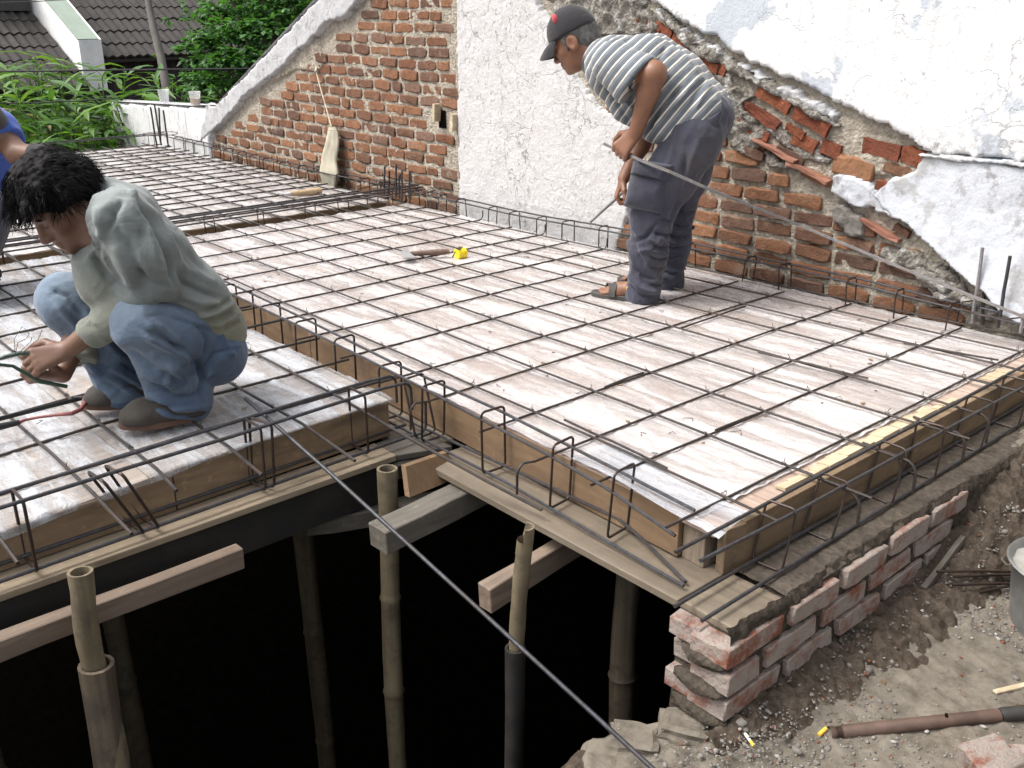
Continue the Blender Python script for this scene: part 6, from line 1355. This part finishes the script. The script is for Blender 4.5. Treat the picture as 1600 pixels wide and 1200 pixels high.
# shoes
def shoe(parent, toe, heel, l, w=.047):
    toe, heel = np.array(toe), np.array(heel); f = nrmz(toe-heel); s_ = np.cross(Up, f)
    K = SDF(np.minimum(toe, heel)-.09, np.maximum(toe, heel)+A3(.09, .09, .15), .0042); L = np.linalg.norm(toe-heel)
    P = lambda a, b, c=0: heel+f*a*L+Up*b+s_*c
    K.chain([P(.12, .040), P(.45, .046), P(.72, .038), P(.88, .030)], [.040, .044, .043, .033], .03); K.ell(P(.75, .034), (.05, .05, .036), None, .02); K.cone(P(.14, .03), P(.18, .055), .040, .036, .03)
    K.cut(P(0, .016), -Up); finish('shoe_upper', K, M['shoe_upper'], parent, 2, lambda V, N: .001*vnoise(V, 60, 2, 2))
    m = MB(); n = 28; V0 = []
    for z in (.0005, .019):
        for k in range(n):
            a = 2*math.pi*k/n; x = .5+.53*math.cos(a); ww = w*(.98 if math.cos(a) > 0 else .86)*(1+.0*z); V0.append(P(x, z+.010*max(0, math.cos(a)-.4), ww*math.sin(a)*abs(math.sin(a))**-.25 if abs(math.sin(a)) > 1e-6 else 0))
    m.add(V0, [tuple(range(n))[::-1], tuple(range(n, 2*n))]+[(k, (k+1) % n, n+(k+1) % n, n+k) for k in range(n)]); m.build('shoe_sole', M['shoe_sole'], parent, smooth=True)
shoe(sq, A3(-2.817,0.9146,0.0240), A3(-2.749,1.14,0.0240), 1); shoe(sq, A3(-3.051,0.8889,0.0240), A3(-2.963,1.134,0.0240), -1)
# pincers in his hands, and the wire he is tying
pn = thing('pincers', 'pair of green gripped pincers held in the squatting worker\'s hands', 'pincers', A3(-2.86,0.6932,0.261))
j = Vector(A3(-2.91,0.6131,0.2798))
MB().tube([j]+[Vector(p) for p in [A3(-2.9,0.6709,0.2612),A3(-2.885,0.7295,0.2044),A3(-2.9,0.8034,0.1655)]], [.005, .005, .0068, .006], 8).build('lower_handle', M['green_grip'], pn, smooth=True)
MB().tube([j]+[Vector(p) for p in [A3(-2.89,0.6574,0.2976),A3(-2.88,0.6888,0.3005),A3(-2.87,0.7126,0.2977)]], [.005, .005, .0068, .007], 8).build('upper_handle', M['green_grip'], pn, smooth=True)
MB().tube([j, j+Vector((0, -.02, -.004)), j+Vector((0, -.045, -.008))], [.012, .018, .008], 8).build('jaw', M['dark_steel'], pn, smooth=True)
cw = [MB().tube(p, .0009, 4) for p in ([A3(-2.87,0.6766,0.3059),A3(-2.87,0.6801,0.3465),A3(-2.87,0.7073,0.3781),A3(-2.87,0.7217,0.3525),A3(-2.87,0.7094,0.3401),A3(-2.87,0.6883,0.3353),A3(-2.87,0.6789,0.3092)], [A3(-2.87,0.6864,0.3037),A3(-2.87,0.6983,0.3142),A3(-2.87,0.7213,0.3299),A3(-2.87,0.7271,0.3438)], [A3(-2.87,0.6926,0.3004),A3(-2.87,0.7424,0.3329),A3(-2.87,0.7569,0.3582)])]
w_ = MB(); [w_.add(c.v, c.f) for c in cw]; tag(w_.build('tying_wire', M['dark_steel']), 'loose curls of thin tying wire sticking up from the squatting worker\'s hand', 'wire')
MBd = MB(); MBd.tube([A3(-2.734,1.159,0.0040),A3(-2.658,1.338,0.0040)], .001, 4)

# ---------------------------------------------------------------- 2. bending worker in the striped shirt
Lw = nrmz(A3(.47, -.883, 0)); Fw = nrmz(A3(-.883, -.47, 0))
st = thing('person', 'older worker in dark cap and striped shirt bending over the right deck grid', 'person', (-2.82, 3.2, 0))
hpN, knN, anN = A3(-2.615,3.283,0.7164), A3(-2.739,3.194,0.3861), A3(-2.762,3.182,0.0557)
hpF, knF, anF = A3(-2.723,3.446,0.7125), A3(-2.824,3.438,0.3704), A3(-2.844,3.439,0.0283)
T = SDF((-3.25, 2.85, -.01), (-2.2, 3.75, 1.0), .0062)
T.ell(A3(-2.662,3.365,0.7628), (.135, .16, .125), np.stack([Fw, Lw, Up]), .05); T.cone(A3(-2.584,3.339,0.7962), A3(-2.659,3.435,0.7842), .092, None, .04)
for hp, kn, an, b in ((hpN, knN, anN, 1), (hpF, knF, anF, -1)):
    T.chain([hp, hp*.5+kn*.5, kn], [.112, .104, .088], .04); T.chain([kn, kn*.5+an*.5-Fw*.010, an-Fw*.008, an+A3(0, 0, -.035)-Fw*.004], [.088, .078, .066, .070], .035)
    rr = np.random.default_rng(3+b)
    for k in range(8):
        t = (k+.5)/8; p = kn*(1-t)+an*t; a0 = rr.uniform(-1.2, 1.2); q = lambda a, z: p+(Lw*b*math.sin(a)-Fw*math.cos(a))*.078+A3(0, 0, z); T.chain([q(a0-.8, -.02), q(a0, .0), q(a0+.9, .025)], [.004, .011, .005], .018)
    T.cut(an+A3(0, 0, -.05), A3(0, 0, -1), an-A3(.14, .14, .13), an+A3(.14, .14, .0))
    for k in range(4): T.chain([kn+Lw*b*.085-Fw*.03+Up*(.06-.045*k), kn+Lw*b*.06-Fw*.08+Up*(.04-.045*k)], [.010, .007], .02)
T.cone(hpN+Lw*.04-Fw*.03, hpN+Lw*.05-Fw*.03-Up*.05, .09, .08, .05)
cT = creases(np.stack([Fw, Up]), Lw, [
 ([A3(-2.771,3.092,0.127),A3(-2.719,3.12,0.0816),A3(-2.654,3.154,0.0605)], .013, .010), ([A3(-2.774,3.09,0.0898),A3(-2.718,3.121,0.0476),A3(-2.663,3.15,0.0368)], -.012, .008), ([A3(-2.767,3.094,0.1751),A3(-2.709,3.125,0.1335),A3(-2.652,3.156,0.1171)], -.012, .009), ([A3(-2.784,3.085,0.353),A3(-2.746,3.105,0.2605),A3(-2.698,3.131,0.1681)], -.010, .010), ([A3(-2.767,3.094,0.368),A3(-2.72,3.119,0.2903),A3(-2.672,3.145,0.2399)], .010, .010), ([A3(-2.789,3.082,0.2924),A3(-2.749,3.104,0.2049),A3(-2.721,3.119,0.1378)], .009, .009), ([A3(-2.659,3.152,0.3768),A3(-2.704,3.128,0.3054),A3(-2.764,3.096,0.2727)], -.010, .008), ([A3(-2.638,3.163,0.3248),A3(-2.678,3.141,0.2668),A3(-2.738,3.11,0.2337)], .008, .008), ([A3(-2.562,3.192,0.658),A3(-2.573,3.186,0.5553),A3(-2.608,3.168,0.4224),A3(-2.639,3.151,0.3398)], -.006, .010), ([A3(-2.521,3.214,0.7228),A3(-2.558,3.194,0.5819),A3(-2.609,3.167,0.4486)], .006, .012), ([A3(-2.692,3.123,0.7145),A3(-2.724,3.106,0.6491),A3(-2.758,3.088,0.6007)], -.008, .010),
 ([A3(-2.788,3.355,0.3296),A3(-2.741,3.38,0.3023),A3(-2.696,3.404,0.3005)], -.012, .006), ([A3(-2.8,3.349,0.2802),A3(-2.753,3.373,0.2528),A3(-2.708,3.397,0.254)], -.012, .006), ([A3(-2.803,3.347,0.2283),A3(-2.761,3.369,0.2033),A3(-2.721,3.391,0.2128)], -.012, .006), ([A3(-2.801,3.348,0.3058),A3(-2.75,3.375,0.2789),A3(-2.7,3.402,0.2775)], .011, .006), ([A3(-2.804,3.346,0.2541),A3(-2.757,3.371,0.2267),A3(-2.712,3.395,0.2308)], .011, .006), ([A3(-2.8,3.348,0.1764),A3(-2.764,3.368,0.1567),A3(-2.729,3.386,0.1717)], -.010, .006), ([A3(-2.77,3.364,0.3874),A3(-2.729,3.386,0.3625),A3(-2.685,3.41,0.366)], -.010, .007), ([A3(-2.796,3.351,0.0977),A3(-2.76,3.37,0.0810),A3(-2.735,3.383,0.0895)], -.009, .006)], 1.4)
def wrT(V, N): return .006*ridge(V, (-.2, -.1, -1), 13, 4, 11)+.003*ridge(V, (.5, .3, -.5), 30, 3, 12)-.004+cT(V, N)
finish('trousers', T, M['cargo'], st, 2, wrT)
# cargo pocket with its flap, seat pocket
def slab(name, P4, nrm_, th, mat, parent, puff=.0, n=14, wr_=0.004):
    P4 = [np.array(p, float) for p in P4]; V0 = []; N_ = np.array(nrm_, float)
    for s_ in (0, 1):
        for i in range(n+1):
            for k in range(n+1):
                u, v = i/n, k/n; p = (P4[0]*(1-u)+P4[1]*u)*(1-v)+(P4[3]*(1-u)+P4[2]*u)*v; e_ = min(1, 8*min(u, 1-u, v, 1-v))
                V0.append(p+N_*((th*e_+puff*math.sin(math.pi*u)*math.sin(math.pi*v)+wr_*float(vnoise(p[None]*A3(1, 1, 1), 24, 2, 7)[0])*e_) if s_ else -.03))
    m_ = (n+1)**2; I = lambda s_, i, k: s_*m_+i*(n+1)+k
    F_ = [(I(1, i, k), I(1, i+1, k), I(1, i+1, k+1), I(1, i, k+1)) for i in range(n) for k in range(n)]
    for i in range(n): F_ += [(I(0, i, 0), I(0, i+1, 0), I(1, i+1, 0), I(1, i, 0)), (I(1, i, n), I(1, i+1, n), I(0, i+1, n), I(0, i, n)), (I(1, 0, i), I(1, 0, i+1), I(0, 0, i+1), I(0, 0, i)), (I(0, n, i), I(0, n, i+1), I(1, n, i+1), I(1, n, i))]
    return link(name, npmesh(name, V0, F_, mat, sharp=60), parent)
slab('cargo_pocket', [A3(-2.759,3.082,0.5909),A3(-2.615,3.164,0.5732),A3(-2.649,3.146,0.4032),A3(-2.786,3.067,0.4307)], Lw+.15*Fw, .030, M['cargo'], st, .022, wr_=.010)
slab('pocket_flap', [A3(-2.753,3.081,0.6277),A3(-2.6,3.166,0.6106),A3(-2.623,3.135,0.5444),A3(-2.751,3.063,0.5676)], Lw+.2*Up, .030, M['cargo'], st, .008, wr_=.006)
slab('seat_pocket', [A3(-2.571,3.193,0.7449),A3(-2.473,3.274,0.8284),A3(-2.482,3.269,0.7691),A3(-2.579,3.183,0.6772)], Lw+.1*Up, .006, M['cargo'], st, .002)
# shirt
S2 = SDF((-3.6, 2.6, .45), (-2.1, 3.8, 1.35), .007)
sp = [A3(-2.664,3.364,0.8039), A3(-2.765,3.311,0.913), A3(-2.858,3.261,0.9741), A3(-2.979,3.196,0.9893)]
for d in (-.075, .075): S2.chain([p+Lw*d for p in sp], [.126, .118, .116, .105], .06)
S2.cone(A3(-2.897,3.082,0.9963), A3(-3.096,3.293,0.9817), .078, None, .05); S2.cone(A3(-3.046,3.161,1.003), A3(-2.972,3.2,0.9895), .066, .09, .05)
for d in (-.06, .06): S2.chain([A3(-2.994,3.189,0.9195)+Lw*d, A3(-2.917,3.23,0.8178)+Lw*d, A3(-2.853,3.264,0.7547)+Lw*d], [.06, .05, .042], .06)
aN, eN, wN = A3(-2.865,3.059,0.9983), A3(-2.677,3.091,0.9614), A3(-2.757,3.094,0.7337)
aF, eF, wF = A3(-3.113,3.324,0.9747), A3(-2.967,3.429,0.7202), A3(-2.972,3.268,0.5035)
S2.chain([aN, aN*.7+eN*.3], [.080, .070], .035)
S2.chain([aF, aF*.45+eF*.55], [.085, .085], .035)
S2.chain([A3(-2.617,3.287,0.7844), A3(-2.713,3.225,0.7429), A3(-2.767,3.207,0.7397)], [.075, .06, .05], .05); S2.chain([A3(-2.731,3.43,0.7659), A3(-2.845,3.381,0.7203)], [.075, .06], .05)
hem0 = A3(-2.711,3.339,0.7137); hem1 = A3(-2.577,3.411,0.8124); hn = nrmz(A3(*(Fw*-.52-Up*.9)))
S2.ell(A3(-2.65,3.27,0.7551), (.10, .08, .09), None, .05); S2.cut(A3(-2.641,3.376,0.7326), hn, (-2.95, 2.6, .45), (-2.1, 3.8, .95)); S2.cone(A3(-2.559,3.148,0.732), A3(-2.563,3.146,0.8056), .02, .004, .01, 'sub')
sdir = nrmz(sp[0]-sp[3])
for k in range(6):
    t = k/5; p = sp[0]*(1-t)+sp[3]*t; S2.chain([p+Lw*.17+Up*.02-A3(0, 0, .05), p+Lw*.15+Up*.07+sdir*.03, p+Lw*.07+Up*.10+sdir*.05], [.005, .010, .005], .025)
for k in range(5): S2.chain([aN+Lw*.05+sdir*(.02*k)-Up*.06, aN+Lw*.075+sdir*(.03+.02*k), aN+Lw*.03+sdir*(.05+.02*k)+Up*.07], [.005, .009, .005], .02)
p0 = sp[3]
S2b = SDF(aN-.3, aN+.35, .006); so_ = A3(-2.729,3.086,0.9398); S2b.chain([aN, so_, so_-Fw*.05-Up*.03], [.084, .088, .088], .03); S2b.cone(aN, A3(-2.782,3.075,0.9106), .07, .075, .04); sn_ = nrmz(-Fw*.80-Up*.58+Lw*.12); S2b.cut(A3(-2.743,3.084,0.9391), sn_)
S2b.chain([so_-sn_*.012, so_+sn_*.12], [.066, .066], 0, 'sub')
def stripe(V, N): return ((V-p0)@nrmz(sdir+Up*-.25))/.033+.10*vnoise(V, 6, 2, 3)
c2 = creases(np.stack([Fw, Up]), Lw, [
 ([A3(-2.606,3.169,0.9085),A3(-2.635,3.153,0.8735),A3(-2.67,3.134,0.8379),A3(-2.704,3.116,0.7768),A3(-2.716,3.11,0.731)], -.022, .010), ([A3(-2.591,3.177,0.8847),A3(-2.625,3.159,0.8444),A3(-2.664,3.138,0.8034),A3(-2.693,3.122,0.7422)], .012, .010), ([A3(-2.54,3.261,0.9848),A3(-2.563,3.248,0.9264),A3(-2.593,3.232,0.8372)], -.008, .008), ([A3(-2.521,3.27,0.9709),A3(-2.544,3.258,0.9075),A3(-2.57,3.244,0.8282)], .008, .008), ([A3(-2.882,3.078,1.114),A3(-2.9,3.069,1.075),A3(-2.917,3.06,1.031)], -.010, .006), ([A3(-2.854,3.093,1.11),A3(-2.876,3.082,1.066),A3(-2.903,3.067,1.021)], .008, .006), ([A3(-2.824,3.109,1.103),A3(-2.852,3.094,1.056),A3(-2.875,3.082,1.032)], -.008, .006), ([A3(-2.696,3.177,1.068),A3(-2.716,3.167,0.9955),A3(-2.712,3.169,0.9222)], -.009, .010), ([A3(-2.948,3.1,0.9384),A3(-2.904,3.123,0.8634),A3(-2.845,3.155,0.7629)], -.008, .010), ([A3(-2.931,3.109,0.9514),A3(-2.873,3.14,0.8645),A3(-2.81,3.173,0.7901)], .008, .010), ([A3(-2.578,3.24,0.9502),A3(-2.618,3.219,0.8758),A3(-2.659,3.197,0.7873)], .006, .010)], 1.3)
def wr2(V, N): return .006*ridge(V, nrmz(np.cross(sdir, Lw))*1., 10, 3, 21)+.003*ridge(V, (.6, .2, .5), 24, 3, 22)-.004+c2(V, N)
finish('shirt', S2, M['striped_cloth'], st, 2, wr2, {'stripe': stripe})
finish('sleeve', S2b, M['striped_cloth'], st, 2, lambda V, N: .005*ridge(V, -Fw*.8-Up*.5, 14, 3, 31)-.002, {'stripe': stripe})
hc = A3(-3.142,3.11,1.074); hf = nrmz(Fw*.84-Up*.52); hu = nrmz(Fw*.52+Up*.84); hl = Lw
nax = nrmz(hc-hf*.03-hu*.06-sp[3]); Lf = Lw; collar(st, A3(-3.054,3.157,1.003), nax, .066, .035, 'navy_collar', .25)
B = SDF((-3.65, 2.6, .0), (-2.15, 3.8, 1.35), .0045)
head(B, hc, hf, hu, hl, 1.0); B.cone(hc-hf*.025-hu*.05, A3(-3.009,3.181,0.9836), .056, .062, .03)
for d in (-.06, .06): B.chain([p+Lw*d for p in sp], [.085]*4, .04)
B.chain([aN, eN], [.055, .046], .02); B.chain([eN-Up*0, eN*.7+wN*.3, wN], [.047, .044, .029], .02); B.ell(eN, (.048, .048, .048), None, .02)
B.chain([aF, eF], [.052, .044], .02); B.chain([eF, eF*.6+wF*.4, wF], [.044, .039, .027], .02)
for hp, kn, an in ((hpN, knN, anN), (hpF, knF, anF)):
    B.chain([hp, kn, an-A3(0, 0, .01)], [.08, .062, .042], .03); B.cone(hp, sp[0], .08, .08, .04)
    hl_ = an*A3(1, 1, 0)-Fw*.045; 
    B.chain([hl_+Up*.045, hl_+Fw*.07+Up*.058, hl_+Fw*.15+Up*.040, hl_+Fw*.185+Up*.034], [.034, .036, .033, .026], .025)
    for k, (o, L) in enumerate(((-.026, .052), (-.011, .05), (.004, .045), (.017, .038), (.029, .03))): B.cone(hl_+Fw*.185+Lw*(o*(1 if hp is hpN else -1))+Up*.034, hl_+Fw*(.185+L)+Lw*(o*(1 if hp is hpN else -1))*1.15+Up*.030, .011, .0092, .003)
hand(B, wN, A3(-0.0471,-0.0364,-0.0730), nrmz(Lw*.9+Fw*.2+Up*.1), Fw*.8+Up*.3, [.9, 1.4, .9], 1.12)
hand(B, wF, A3(-0.0139,-0.0187,-0.0615), nrmz(Fw*.8+Up*.3+Lw*.2), Lw*.5-Up*.3, [.9, 1.2, .7], 1.0)
finish('body', B, M['skin_tan'], st, 1)
eyes(hc, hf, hu, hl, st)
H = SDF(hc-.2, hc+.2, .0042); Mx = np.stack([hf, hu, hl]); H.ell(hc-hf*.022+hu*.026, (.094, .086, .080), Mx, .02); H.ell(hc-hf*.060-hu*.030, (.044, .045, .062), Mx, .02)
H.ell(hc+hf*.085-hu*.03, (.085, .10, .10), Mx, .01, 'sub')
for d in (-1, 1): H.ell(hc-hf*.010-hu*.018+hl*.088*d, (.024, .032, .028), Mx, .008, 'sub'); H.cone(hc+hf*.018+hu*.02+hl*.072*d, hc+hf*.020-hu*.028+hl*.070*d, .010, .004, .004)
finish('hair', H, M['hair_grey'], st, 1, lambda V, N: .002*ridge(V, hu, 70, 3, 4, 2))
# cap
cp = SDF(hc-.24, hc+.24, .0045); cu = nrmz(hu+hf*-.10); cf = nrmz(hf+hu*.10); Mc = np.stack([cf, cu, hl])
cp.ell(hc+cu*.036-cf*.006, (.109, .108, .092), Mc, .01); cp.cut(hc+cu*.030, -cu)
cap = finish('cap', cp, M['cap_cloth'], st, 2, lambda V, N: .0015*vnoise(V, 30, 3, 3))
V0 = []; n, m_ = 18, 7
for s_ in (0, 1):
    for i in range(n+1):
        a = -1.15+2.3*i/n
        for k in range(m_+1):
            t = k/m_; r0 = .098; p = hc+cu*(.036-.010*t-.016*t*abs(a)-.006*s_-.028*t*t)+cf*(math.cos(a)*r0+t*.072*math.cos(a*.55)*math.cos(a*.6))+hl*(math.sin(a)*.083*(1-.05*t)); V0.append(p)
q = (n+1)*(m_+1); I = lambda s_, i, k: s_*q+i*(m_+1)+k
F_ = [(I(s_, i, k), I(s_, i+1, k), I(s_, i+1, k+1), I(s_, i, k+1)) for s_ in (0, 1) for i in range(n) for k in range(m_)]+[(I(0, i, m_), I(0, i+1, m_), I(1, i+1, m_), I(1, i, m_)) for i in range(n)]
bo = link('brim', npmesh('brim', V0, F_, M['cap_cloth']), cap)
bd = SDF(hc-.2, hc+.2, .004); bc_ = hc+cu*.105+cf*.020+hl*.062; bd.ell(bc_, (.012, .024, .022), Mc, .01)
finish('badge', bd, M['red_badge'], cap, 1)
# sandals
def sandal(parent, an, b):
    h0 = an*A3(1, 1, 0)-Fw*.055; s_ = nrmz(np.cross(Up, Fw)); n = 32; V0 = []
    for z in (.004, .026):
        for k in range(n):
            a = 2*math.pi*k/n; ca, sa = math.cos(a), math.sin(a); x = .135+.148*ca; w = (.040+.013*np.clip(ca, -.4, 1))*np.sign(sa)*abs(sa)**.75; V0.append(h0+Fw*x+s_*w+Up*(z+.008*max(0, ca-.5)))
    m = MB().add(V0, [tuple(range(n))[::-1], tuple(range(n, 2*n))]+[(k, (k+1) % n, n+(k+1) % n, n+k) for k in range(n)]); so = m.build('sandal', M['sandal_rubber'], parent, bevel=.003)
    for (x0, x1, tilt, hgt) in ((.085, .125, -.02, .098), (.150, .178, .012, .075), (.182, .206, -.022, .066)):
        V0 = []; nn = 16
        for i in range(nn+1):
            a = math.pi*i/nn
            for x in (x0, x1):
                sgn = math.cos(a); V0.append(h0+Fw*(x+tilt*sgn)+s_*(.047*sgn)+Up*(.022+(hgt-.022)*math.sin(a)**.8))
        nV = len(V0); V0 += [v+(v-(h0+Fw*.13+Up*.03))*.06 for v in V0]
        F_ = [(2*i, 2*i+1, 2*i+3, 2*i+2) for i in range(nn)]; F_ += [(nV+a_, nV+b_, nV+c_, nV+d_) for a_, b_, c_, d_ in F_]+[(2*i+e, 2*i+2+e, nV+2*i+2+e, nV+2*i+e) for i in range(nn) for e in (0, 1)]
        link('strap', npmesh('strap', V0, F_, M['sandal_rubber']), so)
    if b > 0:
        c = h0+Fw*.105+Lw*.046+Up*.066; r_ = .008; a1 = nrmz(Fw+Up*.2); a2 = nrmz(Up-Fw*.2)
        MB().tube([c+a1*math.cos(k*.7854)*r_+a2*math.sin(k*.7854)*r_ for k in range(9)], .0014, 5).build('badge', M['yellow_plastic'], so)
        MB().tube([c-a1*r_*.6-a2*r_*.3, c+a2*r_*.5, c+a1*r_*.6-a2*r_*.2], .0013, 5).build('badge', M['yellow_plastic'], so)
sandal(st, anN, 1); sandal(st, anF, -1)
# what he holds
rp = [A3(-2.896,3.054,0.6754),A3(-2.815,3.094,0.6435),A3(-2.701,3.061,0.6301),A3(-2.57,3.092,0.5962),A3(-2.473,3.194,0.5362)]+[Vector(p) for p in [A3(-2.314,3.66,0.3421),A3(-1.899,3.73,0.2335),A3(-1.38,3.75,0.131),A3(-1.267,3.75,0.1108)]]
fs = MB(); rp = [Vector(p) for p in rp]
for p in rp:
    for dz, dy in ((-.0052, -.0035), (-.0052, .0035), (.0052, .0035), (.0052, -.0035)): fs.v.append((p.x, p.y+dy, p.z+dz))
for i in range(len(rp)-1):
    for k in range(4): fs.f.append((4*i+k, 4*i+(k+1) % 4, 4*i+4+(k+1) % 4, 4*i+4+k))
tag(fs.build('flat_strip', M['rebar_grey']), 'long grey flat strip in the bending worker\'s fist, slanting down along the brick wall', 'metal strip')
tag(MB().tube([A3(-2.949,3.247,0.4555),A3(-2.979,3.219,0.4125),A3(-3.022,3.185,0.3596),A3(-3.06,3.153,0.3092)], [.009, .0085, .008, .007], 8).build('short_rod', M['rebar_grey'], smooth=True), 'short grey rod in the bending worker\'s lower hand', 'rod')

# ---------------------------------------------------------------- 3. worker in blue at the left edge
bl = thing('person', 'worker in blue shirt and grey cap mostly cut off by the left edge', 'person', A3(-5.099,1.031,0.0000))
JJ = {k: np.array(v) for k, v in dict(hip=A3(-4.883,0.9483,0.2615), knN=A3(-4.555,1.082,0.4056), knF=A3(-4.926,1.22,0.3923), anN=A3(-4.583,0.9627,0.1161), anF=A3(-4.907,1.067,0.0925), ch=A3(-4.881,1.134,0.5777), sh=A3(-4.704,1.204,0.7141), shF=A3(-5.188,1.242,0.6667), el=A3(-4.545,1.224,0.6319), wr=A3(-4.422,1.287,0.6388), hd=A3(-4.651,1.12,0.7459)).items()}
T = SDF(JJ['hip']-.45, JJ['hip']+.6, .012)
for h_, k_, a_ in (('hip', 'knN', 'anN'), ('hip', 'knF', 'anF')): T.chain([JJ[h_], JJ[k_], JJ[a_]], [.11, .085, .07], .04)
T.ell(JJ['hip'], (.16, .16, .13), None, .04); finish('trousers', T, M['cargo'], bl, 2)
S3 = SDF(JJ['ch']-.55, JJ['ch']+.5, .009)
S3.chain([JJ['hip'], JJ['ch'], JJ['sh']*.5+JJ['shF']*.5], [.14, .15, .12], .06); S3.cone(JJ['sh'], JJ['shF'], .085, None, .05); S3.cone(JJ['sh'], JJ['sh']*.42+JJ['el']*.58, .078, .074, .03); S3.cut(JJ['sh']*.45+JJ['el']*.55, nrmz(JJ['el']-JJ['sh']), JJ['el']-.13, JJ['el']+.1)
finish('shirt', S3, M['blue_cloth'], bl, 2, lambda V, N: .006*ridge(V, (.2, .3, -1), 12, 3, 4)-.003)
B = SDF(JJ['ch']-.6, JJ['ch']+.6, .007); bf = nrmz(A3(-.1, -.75, -.6)); bu = nrmz(A3(-.1, -.6, .75)); bu = nrmz(bu-bf*(bu@bf)); bl_ = np.cross(bu, bf)*-1
bl_ = np.cross(bf, bu); bl_ = bl_*np.sign(bl_@A3(1, 0, 0))
head(B, JJ['hd'], bf, bu, bl_); B.cone(JJ['hd']-bf*.03-bu*.05, JJ['ch'], .055, .07, .03)
B.chain([JJ['sh'], JJ['el']], [.055, .048], .02); B.chain([JJ['el'], JJ['wr']], [.045, .03], .02); B.chain([JJ['ch'], JJ['hip']], [.1, .1], .04)
for h_, k_, a_ in (('hip', 'knN', 'anN'), ('hip', 'knF', 'anF')): B.chain([JJ[h_], JJ[k_], JJ[a_]], [.08, .06, .045], .04)
finish('body', B, M['skin_dark'], bl, 1)
G = SDF(JJ['wr']-.2, JJ['wr']+.25, .005); hand(G, JJ['wr'], A3(0.0548,0.0509,-0.0199), A3(.2, -.3, .9), A3(0, -1, 0), [.5, .7, .5], 1.15); G.chain([JJ['wr'], JJ['wr']*.75+JJ['el']*.25], [.036, .042], .01); finish('glove', G, M['glove'], bl, 1)
K = SDF(JJ['hd']-.2, JJ['hd']+.25, .006); K.ell(JJ['hd']+bu*.03-bf*.006, (.112, .112, .098), np.stack([bf, bu, bl_]), .01); K.ell(JJ['hd']-bf*.06-bu*.02, (.05, .06, .075), np.stack([bf, bu, bl_]), .02); K.ell(JJ['hd']+bf*.1-bu*.03, (.08, .075, .12), np.stack([bf, bu, bl_]), .01, 'sub'); finish('cap', K, M['grey_cap'], bl, 1)
shoe(bl, JJ['anN']*A3(1, 1, 0)+A3(-.03, -.15, .024), JJ['anN']*A3(1, 1, 0)+A3(0, .08, .024), 1); shoe(bl, JJ['anF']*A3(1, 1, 0)+A3(-.03, -.15, .024), JJ['anF']*A3(1, 1, 0)+A3(0, .08, .024), 1)
